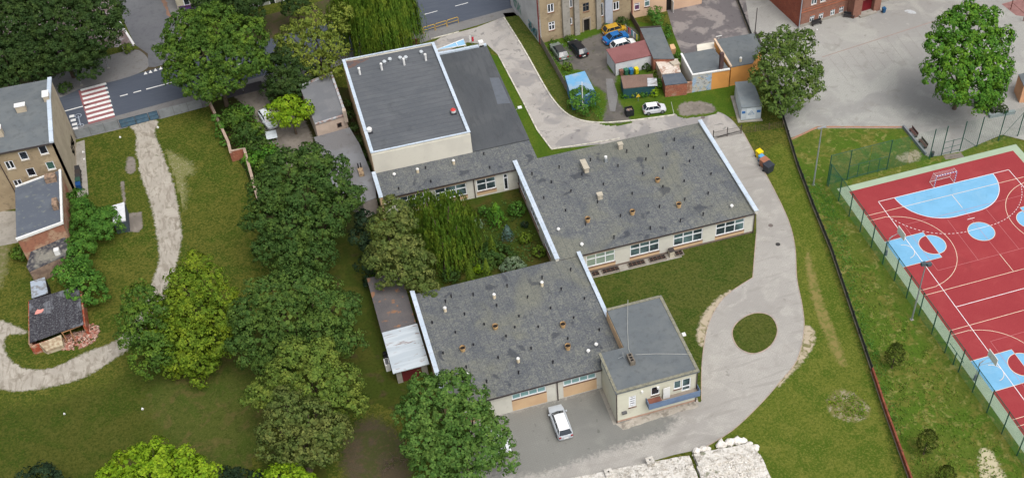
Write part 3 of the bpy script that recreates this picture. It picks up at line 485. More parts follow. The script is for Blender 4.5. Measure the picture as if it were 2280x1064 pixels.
# ------------------------------------------------------------------ foliage
def leaf_arrays(P, N, size, rg, aspect=1.0):
    "one leaf-clump face (4 verts) at every P, facing roughly N"
    n = len(P); N = N / (np.linalg.norm(N, axis=1, keepdims=True) + 1e-9)
    A = rg.normal(size=(n, 3)); T = np.cross(N, A); T /= (np.linalg.norm(T, axis=1, keepdims=True) + 1e-9); B = np.cross(N, T)
    s = np.asarray(size).reshape(-1, 1) * rg.uniform(.6, 1.35, size=(n, 1)) * .5
    k = s * aspect
    V = np.stack([P - T * s, P - B * k * .8 + N * s * .25, P + T * s, P + B * k * .8 + N * s * .25], 1).reshape(-1, 3)
    return V, np.arange(n * 4).reshape(n, 4)
def crown_points(lobes, size, dens, rg, clump=.9, low=-.35):
    PP = []; NN = []; SS = []
    C = np.array([l[0] for l in lobes]); RR = np.array([l[1] for l in lobes])
    for li, (c, r) in enumerate(lobes):
        c = np.array(c); r = np.array(r); rm = r.mean(); area = 4 * math.pi * rm * rm * .7
        cl = clump * min(1, .35 + rm / 2.2); ncl = max(6, int(area / (cl * cl) * 1.15))
        d = rg.normal(size=(ncl * 2, 3)); d /= np.linalg.norm(d, axis=1, keepdims=True); d = d[d[:, 2] > low][:ncl]
        cc = c + d * r * rg.uniform(.8, 1.02, size=(len(d), 1))
        # drop clumps buried in neighbouring lobes
        keep = np.ones(len(cc), bool)
        for j in range(len(C)):
            if j != li: keep &= (((cc - C[j]) / RR[j]) ** 2).sum(1) > .5
        cc = cc[keep]; d = d[keep]
        if not len(cc): continue
        cr = cl * rg.uniform(.4, 1.15, size=(len(d), 1)) * .72
        nl = max(4, int(2.4 * math.pi * (cl * .55) ** 2 * dens / (size * size)) + 1)
        idx = np.repeat(np.arange(len(d)), nl)
        e = rg.normal(size=(len(idx), 3)) + d[idx] * .7 + np.array([0, 0, .5]); e /= np.linalg.norm(e, axis=1, keepdims=True)
        P = cc[idx] + e * cr[idx] * np.array([1, 1, .8]) * rg.uniform(.75, 1.12, size=(len(idx), 1))
        N = e + d[idx] * .4 + rg.normal(size=(len(idx), 3)) * .33
        PP.append(P); NN.append(N); SS.append(np.full(len(P), size))
        ni = int(area * 1.1 * min(1, dens / 1.2) ** 2 / .36); q = rg.normal(size=(ni, 3)); q /= np.linalg.norm(q, axis=1, keepdims=True)
        PP.append(c + q * r * rg.uniform(.6, .85, size=(ni, 1))); NN.append(q + rg.normal(size=(ni, 3)) * .3); SS.append(np.full(ni, .62 if rm > 1.5 else .3))
    return np.vstack(PP), np.vstack(NN), np.concatenate(SS)
def leafmat(name, rgb, rgb2, dark=None):
    dk = dark or tuple(int(c * .62) for c in rgb)
    return mat(name, rgb, [(.5, .45, .62, rgb2, .85, 4), (1.6, .5, .68, dk, .6, 4)], rough=.7, spec=.15, rndv=.24, transl=.2)
BARK = mat('bark', (92, 80, 68), [(3, .45, .65, (66, 58, 50), .8, 6)], rough=.95)
LM = {
 'dark': leafmat('leaf_dark', (62, 90, 44), (80, 106, 50)),
 'mid': leafmat('leaf_mid', (88, 122, 50), (118, 148, 52)),
 'deep': leafmat('leaf_deep', (76, 110, 54), (98, 128, 58)),
 'chest': leafmat('leaf_chestnut', (90, 120, 58), (112, 136, 62)),
 'olive': leafmat('leaf_olive', (108, 128, 62), (130, 140, 70)),
 'sparse': leafmat('leaf_sparse', (122, 136, 62), (146, 152, 72)),
 'yellow': leafmat('leaf_yellow', (118, 146, 42), (146, 164, 44)),
 'lime': leafmat('leaf_lime', (128, 168, 38), (150, 186, 50)),
 'bright': leafmat('leaf_bright', (92, 144, 50), (126, 172, 54)),
 'maple': leafmat('leaf_maple', (98, 136, 66), (122, 154, 78)),
 'poplar': leafmat('leaf_poplar', (112, 134, 70), (136, 150, 80)),
 'brown': leafmat('leaf_brownish', (110, 128, 66), (138, 144, 80)),
 'willow': leafmat('leaf_willow', (108, 142, 48), (144, 164, 60), (76, 108, 38)),
 'pine': leafmat('leaf_pine', (44, 66, 48), (58, 82, 56)),
 'thuja': leafmat('leaf_thuja', (92, 112, 40), (110, 124, 46)),
 'dthuja': leafmat('leaf_darkthuja', (64, 78, 30), (84, 94, 36)),
 'silver': leafmat('leaf_silver', (130, 152, 130), (156, 172, 150)),
 'bluespruce': leafmat('leaf_bluespruce', (98, 128, 134), (120, 146, 150)),
 'ivy': leafmat('leaf_ivy', (78, 120, 52), (96, 138, 60)),
 'grass': leafmat('leaf_weeds', (108, 138, 46), (130, 150, 60)),
}
SEED = [11]
def tree(name, base, lobes, kind, label, cat='tree', size=.27, dens=1.5, clump=.9, trunk=.28, group=None, low=-.35, zsq=.85, parts=('crown', 'trunk')):
    """base: picture point of the trunk foot; lobes: (u, v, radius px, centre height[, vertical radius m])"""
    SEED[0] += 1; rg = np.random.default_rng(SEED[0]); b = at(*base); t = thing(name, b, label, cat, group)
    L = []
    for lb in lobes:
        u, v, rp, z = lb[:4]; r = rp * mpx(u, v, z); rz = lb[4] if len(lb) > 4 else r * zsq
        L.append((at(u, v, z), (r, r, rz)))
    if trunk > .2:     # straggling outer boughs make the outline uneven
        cc = np.mean([l[0] for l in L], axis=0); L0 = list(L)
        for c, r in L0:
            if rg.random() < .75:
                d = np.array(c) - cc + rg.normal(size=3) * 1.2; d /= np.linalg.norm(d) + 1e-6; q = rg.uniform(.28, .45) * r[0]
                L.append((tuple(np.array(c) + d * r * rg.uniform(.75, 1.02)), (q, q, q * .75)))
    P, N, sz = crown_points(L, size, dens, rg, clump * rg.uniform(.9, 1.15), low)
    P[:, 2] = np.maximum(P[:, 2], .12)
    V, Fa = leaf_arrays(P, N, sz, rg)
    link_mesh(parts[0], V, Fa, LM[kind], t)
    if trunk:
        mb = MB(); zt = max(1.0, min(l[0][2] for l in L) - .3); top = np.mean([l[0] for l in L], axis=0)
        fk = (b[0] * .6 + top[0] * .4, b[1] * .6 + top[1] * .4, zt * .7)
        mb.tube([b, ((b[0] + fk[0]) / 2, (b[1] + fk[1]) / 2, fk[2] * .5), fk], [trunk * 1.3, trunk, trunk * .85], 8)
        for c, r in L[:8]:
            md = [(fk[i] + c[i]) / 2 + rg.uniform(-.4, .4) for i in range(3)]
            mb.tube([fk, md, (c[0], c[1], c[2] + r[2] * .5)], [trunk * .6, trunk * .4, trunk * .12], 6)
        mb.build(parts[1], BARK, t)
    return t
def willow(name, base, tops, label, cat='willow', kind='willow', n=420):
    "tops: (u, v, radius px, height, hang length)"
    SEED[0] += 1; rg = np.random.default_rng(SEED[0]); b = at(*base); t = thing(name, b, label, cat); PP = []; NN = []; C = []
    for u, v, rp, z, hang in tops:
        c = np.array(at(u, v, z)); r = rp * mpx(u, v, z); C.append(c)
        ns = int(n * (r / 3.5) ** 1.6)
        for k_ in range(ns):
            a = rg.uniform(0, 2 * math.pi); a = round(a * 2.2) / 2.2 + rg.normal() * .09; q = math.sqrt(rg.random()) * r * rg.uniform(.85, 1.1); q = round(q / 1.1) * 1.1 + rg.normal() * .16
            z0 = c[2] + (1 - (q / r) ** 2) * r * .45 + rg.uniform(-.5, .3); x0 = c[0] + q * math.cos(a); y0 = c[1] + q * math.sin(a)
            L = hang * rg.uniform(.5, 1.1) * (.5 + .5 * q / r); m_ = int(L / .3) + 2
            s = np.linspace(0, 1, m_); zz = np.maximum(z0 - L * s, .3); out = .5 * np.sqrt(s)
            PP.append(np.stack([x0 + out * math.cos(a) + rg.normal(size=m_) * .06, y0 + out * math.sin(a) + rg.normal(size=m_) * .06, zz], 1))
            nn = np.tile([math.cos(a), math.sin(a), .35], (m_, 1)) + rg.normal(size=(m_, 3)) * .35; NN.append(nn)
    P = np.vstack(PP); N = np.vstack(NN); n_ = len(P); N /= np.linalg.norm(N, axis=1, keepdims=True)
    D = np.array([0, 0, 1.0]) + rg.normal(size=(n_, 3)) * .12; T = np.cross(N, D); T /= np.linalg.norm(T, axis=1, keepdims=True)
    w = rg.uniform(.05, .11, size=(n_, 1)); h = rg.uniform(.2, .32, size=(n_, 1))
    V = np.stack([P - D * h, P - T * w, P + D * h, P + T * w], 1).reshape(-1, 3); V[:, 2] = np.maximum(V[:, 2], .1)
    link_mesh('crown', V, np.arange(n_ * 4).reshape(-1, 4), LM[kind], t)
    mb = MB(); top = np.mean(C, axis=0); fk = (b[0] * .7 + top[0] * .3, b[1] * .7 + top[1] * .3, top[2] * .45)
    mb.tube([b, fk], [.45, .32], 8)
    for c in C: mb.tube([fk, tuple((np.array(fk) + c) / 2), (c[0], c[1], c[2] + .5)], [.25, .17, .06])
    mb.build('trunk', BARK, t); return t
def cone_tree(name, base, h, r, kind, label, cat='conifer', trunk_h=.2, shape='cone', size=.2, group=None, dens=2.6):
    SEED[0] += 1; rg = np.random.default_rng(SEED[0]); b = at(*base); t = thing(name, b, label, cat, group)
    n = int(2 * math.pi * r * h * .7 * dens / (size * size)); s = rg.random(n) ** (.8)
    prof = (1 - s) ** .8 if shape == 'cone' else np.sin(np.clip(s * .9 + .1, 0, 1) * math.pi) ** .6 * (1 - .35 * s)
    a = rg.uniform(0, 2 * math.pi, n); wob = 1 + .12 * np.sin(a * 5 + s * 17) + rg.normal(size=n) * .07
    rad = r * prof * wob
    P = np.stack([b[0] + rad * np.cos(a), b[1] + rad * np.sin(a), b[2] + trunk_h + s * h], 1)
    N = np.stack([np.cos(a), np.sin(a), np.full(n, .4)], 1) + rg.normal(size=(n, 3)) * .4
    V, Fa = leaf_arrays(P, N, size, rg); link_mesh('crown', V, Fa, LM[kind], t)
    MB().tube([(b[0], b[1], 0), (b[0], b[1], trunk_h + h * .6)], [.07 + r * .04, .03], 6).build('trunk', BARK, t); return t
def pxof(x, y, z=0.0):
    c = R.T @ np.array([x, y, z - CH]); return (PX - F * c[0] / c[2], PY + F * c[1] / c[2])
def bush(name, uv, rp, z, kind, label, cat='bush', size=.2, dens=1.5, extra=(), group=None, zsq=.8):
    lobes = [(uv[0], uv[1], rp, z)] + list(extra)
    return tree(name, (uv[0], uv[1] + z * 10), lobes, kind, label, cat, size=size, dens=dens, clump=.45, trunk=.06, low=-.6, group=group, zsq=zsq, parts=('foliage', 'stem'))

# ------------------------------------------------------------------ school buildings
FELT = mat('roof_felt', (86, 89, 94), [(.7, .44, .58, (98, 100, 100), .6, 8, 1.5), (1.8, .5, .6, (130, 131, 120), .5, 6, 2.5), (.2, .48, .6, (76, 80, 87), .6, 5, .8), (.13, .53, .64, (114, 114, 100), .6, 5, .6), (4.5, .52, .6, (62, 66, 72), .5, 4, 1.5), (8, .5, .64, (126, 128, 120), .4, 3, 1), (.45, .63, .68, (58, 61, 68), .7, 5, .5)], rough=.95, bump=.02, bscale=8, spec=.12, lines=((0, 0, 1.571), 30, 1.0, .03, (60, 63, 68), .4))
FELTX = 0
FELTH = mat('hall_felt', (82, 84, 89), [(.2, .42, .6, (92, 93, 97), .8, 6, .4), (.35, .6, .7, (70, 72, 76), .6, 6, 1), (2, .55, .68, (98, 98, 98), .4, 6, 1), (.8, .5, .68, (74, 76, 82), .6, 8, 1, (.05, .6, 2.5)), (12, .4, .7, (94, 95, 100), .5, 4)], rough=.95, bump=.01, bscale=10, spec=.15, lines=((0, 0, 0), 60, .95, .04, (66, 68, 74), .6))
FELTD = mat('annex_felt', (76, 78, 84), [(.2, .42, .6, (88, 89, 94), .8, 6, .4), (.6, .5, .68, (68, 69, 74), .7, 8, 1, (.0, 2.5, .5)), (12, .4, .7, (92, 93, 97), .5, 4)], rough=.9, bump=.01, bscale=10, spec=.2, lines=((0, 0, 1.571), 60, 1.0, .02, (62, 64, 70), .4))
FELTG = mat('grey_felt', (96, 104, 114), [(.4, .42, .6, (106, 113, 121), .8, 6, .4), (1.5, .52, .68, (84, 90, 98), .6, 8), (12, .4, .7, (112, 118, 126), .4, 4)], rough=.92, bump=.01, bscale=10, spec=.15)
COP = mat('metal_coping', (190, 202, 214), [(.5, .45, .65, (206, 214, 224), .8, 6), (3, .6, .72, (150, 152, 156), .6, 6)], rough=.6, spec=.3, lines=((0, 0, 0), 2.2, 2.2, .03, (130, 136, 144), .6))
HALLW = mat('hall_render', (214, 206, 176), [(.4, .45, .65, (204, 196, 168), .8, 6), (2, .6, .75, (190, 180, 152), .5, 6, 1, (0, 2, .4))], rough=.9, bump=.005, bscale=20)
CREAM = mat('cream_panel', (206, 202, 188), [(.5, .45, .65, (194, 190, 178), .8, 6), (2.2, .6, .75, (176, 170, 156), .5, 6)], rough=.9)
YCREAM = mat('house_render', (218, 206, 168), [(.5, .45, .65, (208, 194, 158), .8, 6), (2.2, .6, .75, (188, 174, 142), .5, 6)], rough=.9)
ORANGE = mat('apricot_panel', (208, 162, 112), [(.6, .45, .65, (198, 152, 106), .8, 6), (2.5, .6, .75, (184, 142, 104), .5, 6)], rough=.9)
EAVE = plain('dark_gutter', (66, 60, 60), .6, var=.15)
PIPE = plain('downpipe', (70, 58, 56), .5)
BLK = plain('black_vent', (34, 34, 40), .6); POT = mat('clay_pot', (196, 164, 118), [(4, .45, .6, (158, 122, 86), .8, 4)]); CREAMV = plain('cream_vent', (214, 200, 172), .7, var=.15)
VW = plain('white_vent', (220, 220, 218), .5); ZINC = plain('zinc', (150, 156, 160), .4, metal=.3)
def gable_roof(name, x0, x1, y0, yr, y1, ze, zr, m_, parent, t=.14, zn=None):
    zn = ze if zn is None else zn; mb = MB()
    mb.prism([(x0, y0), (x1, y0), (x1, yr), (x0, yr)], [ze - t, ze - t, zr - t, zr - t], [ze, ze, zr, zr])
    mb.prism([(x0, yr), (x1, yr), (x1, y1), (x0, y1)], [zr - t, zr - t, zn - t, zn - t], [zr, zr, zn, zn])
    return mb.build(name, m_, parent)
def vents(parent, P, z, kind='black'):
    for u, v in P:
        x, y, _ = at(u, v, z + .25)
        if kind == 'black':
            mb = MB(); mb.cyl(x, y, z - .15, z + .42, .07, .07, 7).cyl(x, y, z + .34, z + .46, .12, .1, 7); mb.build('roof_vent', BLK, parent)
        elif kind == 'white':
            o = MB().cyl(x, y, z - .15, z + .6, .19, .17, 10).build('roof_vent', CREAMV, parent); MB().cyl(x, y, z + .6, z + .72, .22, .14, 10).build('vent_cap', VW, o)
        elif kind == 'pot':
            o = MB().cyl(x, y, z - .15, z + .6, .24, .32, 12, False).cyl(x, y, z + .52, z + .68, .36, .35, 12, False).build('chimney_pot', POT, parent); MB().cyl(x, y, z + .4, z + .5, .26, .28, 12).build('pot_inside', DARK, o)
        elif kind == 'cap':
            MB().cyl(x, y, z - .15, z + .3, .1, .1, 10).cyl(x, y, z + .28, z + .42, .24, .16, 12).build('roof_vent', VW, parent)
        elif kind == 'fan':
            o = MB().cyl(x, y, z - .1, z + .35, .22, .16, 12).build('roof_fan', ZINC, parent); MB().cyl(x, y, z + .35, z + .5, .3, .22, 12).build('fan_cap', plain('fan_cap', (186, 192, 196), .4), o)
        elif kind == 'pipe':
            o = MB().cyl(x, y, z - .1, z + .95, .15, .15, 10).build('vent_pipe', VW, parent); MB().cyl(x, y, z + .95, z + 1.12, .2, .18, 10).build('pipe_cap', VW, o)
c5 = lambda l: [(x / 2.876 + 1140, y / 2.876 + 250) for x, y in l]
c7 = lambda l: [(x / 3.129 + 800, y / 3.129 + 560) for x, y in l]
cH = lambda l: [(x / 2.66 + 740, y / 2.66 + 60) for x, y in l]
# classroom wing
x0, x1, y0, y1 = 25.35, 51.9, 100.45, 119.75
cw = thing('classroom_wing', (x0, y0, 0), 'wide flat roofed classroom wing with large white windows facing the lawn', 'school building')
S = Face((x0, y0), (x1, y0)); ZE = 3.45
wins = [((1305, 572), (1369.5, 584)), ((1403, 546.5), (1467.5, 559)), ((1500, 521), (1563.5, 534)), ((1595, 497), (1656, 510))]
holes = []
for a, b in wins:
    u0 = S.uv(*a)[0]; u1 = S.uv(*b)[0]; holes.append((u0, u1, .95, 3.0))
wb = MB(); S.wall(wb, 0, S.L, 0, ZE, holes)
Wf = Face((x0, y1), (x0, y0 + .3)); hw = []
for a, b in (((1154, 414), (1172, 461)), ((1181, 477), (1200, 522)), ((1212, 543), (1226, 575))):
    u0, u1 = sorted((Wf.uv(*a)[0], Wf.uv(*b)[0])); hw.append((u0 + .1, u1 + .1, 1.0, 2.9))
Wf.wall(wb, 0, Wf.L, 0, ZE, hw); Ef = Face((x1, y0 + .3), (x1, y1)); Ef.wall(wb, 0, Ef.L, 0, ZE, [(2, 5, 1, 2.9), (8, 11, 1, 2.9)])
Face((x1 - .3, y1), (x0 + .3, y1)).wall(wb, 0, x1 - x0 - .6, 0, ZE)
wb.build('wall', CREAM, cw)
for i, h in enumerate(holes): window(S, cw, h, 3, 2, GLASSB if i == 0 else GLASS, split=.62, bar=.11)
for h in hw: window(Wf, cw, h, 4, 2, GLASS, split=.62, bar=.09)
for h in [(2, 5, 1, 2.9), (8, 11, 1, 2.9)]: window(Ef, cw, h, 3, 2, split=.62)
for h in holes:
    MB().fbox(S, h[0] - .06, h[1] + .06, 3.0, ZE, 0, .012).build('apricot_band', ORANGE, cw); MB().fbox(S, h[0] - .06, h[1] + .06, .3, .86, 0, .012).build('apricot_band', ORANGE, cw)
for h in hw:
    for z_ in ((2.92, ZE), (.3, .9)): MB().fbox(Wf, h[0] - .06, h[1] + .06, z_[0], z_[1], 0, .012).build('apricot_band', ORANGE, cw)
MB().fbox(S, 0, S.L, 0, .28, 0, .03).fbox(Wf, 0, Wf.L, 0, .28, 0, .03).build('plinth', plain('plinth', (112, 98, 90), .9, var=.15), cw)
gable_roof('roof', x0 + .1, x1 - .1, y0 - .25, 110.2, y1 + .1, 3.6, 3.85, FELT, cw)
MB().box(x0, x1 - .1, y0 - .33, y0 - .252, 3.42, 3.62).build('gutter', EAVE, cw)
for xx in (x0, x1):
    o = MB().box(xx - .22, xx + .2, y0 - .3, y1 + .1, 3.45, 4.02).build('parapet', CREAM, cw); MB().box(xx - .3, xx + .28, y0 - .36, y1 + .14, 4.02, 4.08).build('coping', COP, o)
MB().tube([(x1 - .1, y0 - .12, 3.5), (x1 - .1, y0 - .12, 0)], .06).build('downpipe', PIPE, cw)
MB().tube([(x0 - .12, 117.9, 3.5), (x0 - .12, 117.9, 0)], .06).build('downpipe', PIPE, cw)
vents(cw, c5([(128, 392), (302, 349), (503, 302), (735, 248), (873, 213), (1040, 172), (1162, 225), (991, 265), (858, 300), (679, 342), (448, 395), (252, 445), (204, 547), (378, 503), (586, 460), (837, 391), (967, 358), (1138, 313), (1275, 395), (1103, 440), (967, 475), (770, 520), (548, 574), (343, 627), (471, 712), (695, 660), (945, 602), (1107, 556), (1257, 517), (1225, 650), (1079, 690), (886, 738), (653, 797)]), 3.75)
vents(cw, c5([(297, 748), (447, 844), (1407, 599)]), 3.7, 'cap')
vents(cw, c5([(932, 440), (1068, 598), (771, 645), (485, 692)]), 3.7, 'pot')
STACK = mat('chimney_render', (188, 180, 162), [(3, .45, .65, (160, 150, 134), .8, 6)], rough=.9)
for (u, v), (dx, dy, hh) in zip([(1381, 326), (1302, 372), (1335.5, 439)], [(.55, .55, .7), (.6, 1.9, .7), (.6, .6, .75)]):
    x, y, _ = at(u, v, 4.0); o = MB().box(x - dx / 2, x + dx / 2, y - dy / 2, y + dy / 2, 3.6, 3.75 + hh).build('chimney', STACK, cw)
    MB().box(x - dx / 2 - .08, x + dx / 2 + .08, y - dy / 2 - .08, y + dy / 2 + .08, 3.75 + hh, 3.83 + hh).build('chimney_cap', plain('cap_stone', (178, 170, 154), .9, var=.1), o)
x, y, _ = at(1349, 356, 4.0); o = MB().box(x - .2, x + .2, y - .2, y + .2, 3.6, 4.3).build('vent_box', ZINC, cw); MB().cyl(x, y, 4.3, 4.6, .2, .2).build('vent_cap', VW, o)
# light wells along the classroom wing
WELL = plain('well_rim', (128, 120, 110), .9, var=.15)
for u0, u1 in ((1314, 1330), (1338, 1373), (1396, 1431), (1442, 1477), (1498, 1515)):
    xa = S.uv(u0, 600)[0] + x0; xb = xa + (u1 - u0) * .0632
    o = MB().path([(xa, y0 - .2), (xa, y0 - .95), (xb, y0 - .95), (xb, y0 - .2)], .14, 0, .16).build('light_well', WELL, cw)
    MB().box(xa, xb, y0 - .95, y0 - .1, 0, .05).build('well_bottom', DARK, o)
    gb = MB(); n_ = int((xb - xa) / .45)
    for i in range(1, n_): gb.box(xa + (xb - xa) * i / n_ - .02, xa + (xb - xa) * i / n_ + .02, y0 - .9, y0 - .1, .1, .14)
    gb.box(xa, xb, y0 - .55, y0 - .51, .11, .15).build('grating', plain('rust_grate', (110, 86, 76)), o)
x = S.uv(1491, 560)[0] + x0; o = MB().box(x - .3, x + .3, y0 - .9, y0 - .25, 0, 1.0).build('air_shaft', STACK, cw); MB().box(x - .36, x + .36, y0 - .96, y0 - .2, 1.0, 1.08).build('shaft_cap', EAVE, o)
ground_sheet('well_strip', [(29, y0 - 1.1), (41.5, y0 - 1.25), (41.5, y0), (28.2, y0)], L2, CONC, 'dirty concrete strip under the classroom windows', 'pavement')
# corridor wing
xa, xb, ya, yb = 7.2, 28.35, 118.9, 123.9
co = thing('corridor_wing', (xa, ya, 0), 'low corridor wing with mossy felt roof joining hall and classroom wing', 'school building')
S2 = Face((xa, ya), (25.35, ya)); wb = MB()
hA = S2.rect((977, 424), (1041, 437)); hB = S2.rect((1060, 403), (1105, 419)); hD = S2.rect((1119.7, 388), (1133, 420))
hA = (S2.uv(968, 426)[0], hA[1], .95, 2.95); hB = (hB[0], hB[1], .95, 2.95); hD = (hD[0], hD[1], .2, 2.95); hE = (2.2, 5.4, .95, 2.95)
S2.wall(wb, 0, S2.L - .0, 0, ZE, [hE, hA, hB, hD]); wb.box(xa, xa + .3, ya + .3, yb, 0, ZE); wb.build('wall', CREAM, co); MB().box(xb - .3, xb, y1 + .15, yb, 0, ZE).build('wall', CREAM, co)
window(S2, co, hA, 3, 2, split=.6, bar=.1); window(S2, co, hB, 2, 2, split=.6, bar=.1); window(S2, co, hE, 3, 2, split=.6, bar=.1)
window(S2, co, hD, 1, 2, split=.75, bar=.12, sill=False, name='door', glass=GLASSD)
for h in (hA, hB, hE):
    for z_ in ((2.95, ZE), (.3, .86)): MB().fbox(S2, h[0] - .06, h[1] + .06, z_[0], z_[1], 0, .012).build('apricot_band', ORANGE, co)
MB().prism([(xa + .1, ya - .3), (25.1, ya - .3), (25.1, y1 + .12), (xb + .1, y1 + .12), (xb + .1, yb), (xa + .1, yb)], 3.46, 3.62).build('roof', FELT, co)
MB().box(xa, 25.1, ya - .38, ya - .302, 3.42, 3.63).build('gutter', EAVE, co)
o = MB().box(xa - .3, xa + .1, ya - .35, yb, 0, 3.95).build('side_wall', plain('side_apricot', (196, 168, 134), .9, var=.1), co); MB().box(xa - .36, xa + .16, ya - .4, yb - .02, 3.95, 4.0).build('coping', COP, o)
MB().tube([(S2.uv(1057, 425)[0] + xa, ya - .12, 3.5), (S2.uv(1057, 425)[0] + xa, ya - .12, 0)], .06).build('downpipe', PIPE, co)
vents(co, [(930, 381), (1010, 362)], 3.62, 'white'); vents(co, [(877.6, 388)], 3.6, 'cap'); vents(co, cH([(552, 834), (583, 914), (393, 957), (897, 752), (932, 832)]), 3.6)
# sports hall
xa, xb, ya, yb = 7.3, 20.55, 123.92, 146.0
sh = thing('sports_hall', (xa, ya, 0), 'tall cream sports hall with grey felt roof and pale metal coping', 'sports hall')
MB().box(xa, xb, ya, yb, 0, 6.72).build('wall', HALLW, sh)
MB().box(xa + .3, xb - .3, ya + .3, yb - .3, 6.6, 6.76).build('roof', FELTH, sh)
o = MB().path([(xa + .15, ya + .15), (xb - .15, ya + .15), (xb - .15, yb - .15), (xa + .15, yb - .15)], .3, 6.721, 7.0, True).build('parapet', HALLW, sh)
MB().path([(xa + .15, ya + .15), (xb - .15, ya + .15), (xb - .15, yb - .15), (xa + .15, yb - .15)], .5, 7.0, 7.06, True).build('coping', COP, o)
MB().box(xa - .04, xa - .001, ya, yb, 0, 6.7).build('side_render', plain('side_apricot', (196, 168, 134), .9, var=.1), sh)
MB().sheet(rag([(xa + .4, yb - 2.2), (xa + 3.8, yb - .7), (xa + 3.8, yb - .35), (xa + .4, yb - .35)], .12, .4), 6.77).build('moss_patch', mat('rust_moss', (104, 82, 74), [(2, .45, .6, (82, 80, 84), .9, 6)]), sh)
vents(sh, [(801, 163), (850, 153), (900, 142), (948, 132)], 6.76, 'pipe'); vents(sh, [(856, 139), (868, 133), (891, 130), (903.5, 129), (938, 117)], 6.76, 'fan')
for (u, v), cc in (((822, 288), (226, 226, 224)), ((1009, 246), (196, 60, 56))):
    x, y, _ = at(u, v, 7.3); o = MB().box(x - .38, x + .38, y - .38, y + .38, 6.7, 7.05).build('fan_base', plain('fan_base', (62, 64, 70), .6), sh)
    o2 = MB().cyl(x, y, 7.05, 7.4, .34, .34, 14).build('fan_drum', plain('fan_drum', (214, 214, 212), .5), o)
    MB().cyl(x, y, 7.4, 7.55, .36, .2, 14).build('fan_cap', plain('fancap%d' % cc[1], cc, .5), sh)
# annex of the hall
an = thing('hall_annex', (20.6, 123.95, 0), 'low annex with dark ribbed felt roof along the sports hall', 'school building')
MB().box(20.56, 28.35, 123.92, 147.5, 0, 3.5).build('wall', CREAM, an)
MB().box(20.57, 28.5, 123.95, 147.3, 3.5, 3.72).build('roof', FELTD, an)
MB().box(20.6, 28.5, 147.3, 147.75, 3.3, 3.95).build('coping', COP, an)
MB().sheet([(26.4, 133), (28.2, 132.6), (28.2, 139), (26.9, 139.4)], 3.727).build('roof_patch', plain('patch_felt', (94, 99, 107), .8, var=.1), an)
bx_, by_ = at(1058, 93, 4)[:2]
MB().box(bx_ + .3, bx_ + 1.0, 147.3, 148.0, 3.72, 4.5).build('vent_box', VW, an)
c_ = thing('floodlight', (28.45, at(1142, 246, 3.4)[1], 3.2), 'white floodlight on a short arm at the annex eave', 'lamp')
yy = at(1142, 246, 3.4)[1]
MB().tube([(28.4, yy, 3.2), (29.0, yy + .2, 3.5)], .04).build('arm', ZINC, c_); MB().box(28.95, 29.5, yy - .05, yy + .4, 3.45, 3.6).build('lamp_head', VW, c_)
# blue canopy and red sign by the hall entrance
cn = thing('entrance_canopy', at(1005, 105, 0), 'light blue glass canopy with white frame at the hall entrance', 'canopy')
P3 = pts([(968, 113), (1032, 88), (1037, 101)], 2.9)
MB().prism(P3, 2.86, 2.9).build('canopy_panel', plain('canopy_blue', (138, 182, 214), .4), cn)
MB().path(P3, .16, 2.88, 2.96, True).path([P3[0], P3[1]], .05, 2.9, 2.97).path([at(1015, 95, 2.9), at(1020, 105, 2.9)], .1, 2.9, 2.96).build('canopy_frame', VW, cn)
MB().tube([P3[1], (P3[1][0], P3[1][1], 0)], .06).tube([P3[2], (P3[2][0], P3[2][1], 0)], .06).build('canopy_post', VW, cn)
sg = thing('entrance_banner', at(1052, 108, 0), 'small red and white banner at the corner of the hall annex', 'banner')
x, y, _ = at(1052, 108, 0)
MB().tube([(x, y, 0), (x, y, 2.3)], .04).build('pole', ZINC, sg); MB().box(x - .35, x + .02, y - .02, y + .03, 1.3, 2.3).build('white_cloth', VW, sg); MB().box(x + .02, x + .35, y - .02, y + .03, 1.2, 2.0).build('red_cloth', plain('banner_red', (196, 44, 62), .7), sg)
# low wing
x0, x1, y0, y1 = 7.45, 27.95, 82.2, 100.42
lw = thing('low_wing', (x0, y0, 0), 'low flat roofed wing with apricot panels facing the car yard', 'school building')
S = Face((x0, y0), (25.1, y0)); wb = MB(); hs = []
for a, b in (((1139.5, 882), (1216, 873.5)), ((1254, 846.5), (1327, 842))): hs.append((S.uv(*a)[0], S.uv(*b)[0], 2.05, 2.95))
hs.append((.8, 3.6, 2.05, 2.95))
S.wall(wb, 0, S.L, 0, ZE, hs); wb.box(x0, x0 + .3, y0 + .3, y1, 0, ZE).box(x0 + .3, x1, y1 - .3, y1, 0, ZE).box(x1 - .3, x1, y0 + 6.8, y1 - .3, 0, ZE); wb.build('wall', CREAM, lw)
for h in hs:
    window(S, lw, h, 4, 1, mat('pale_glass', (122, 160, 162), [(1, .45, .6, (140, 172, 170), .8)], rough=.2, spec=.5), bar=.1)
    for z_ in ((2.97, ZE), (.12, 1.95)): MB().fbox(S, h[0] - .06, h[1] + .06, z_[0], z_[1], 0, .012).build('apricot_band', ORANGE, lw)
gable_roof('roof', x0 + .1, x1, y0 - .3, 91.4, y1, 3.6, 3.9, FELT, lw)
MB().box(x0, 25.08, y0 - .38, y0 - .302, 3.42, 3.62).build('gutter', EAVE, lw)
o = MB().box(x0 - .25, x0 + .12, y0 - .3, y1 + .2, 0, 4.05).build('side_wall', plain('side_apricot', (196, 168, 134), .9, var=.1), lw); MB().box(x0 - .33, x0 + .2, y0 - .36, y1 + .2, 4.05, 4.1).build('coping', COP, o)
o = MB().box(x1 + .02, x1 + .38, 89.0, y1 - .02, 3.0, 4.05).build('parapet', CREAM, lw); MB().box(x1 - .04, x1 + .44, 88.96, y1 + .06, 4.05, 4.1).build('coping', COP, o)
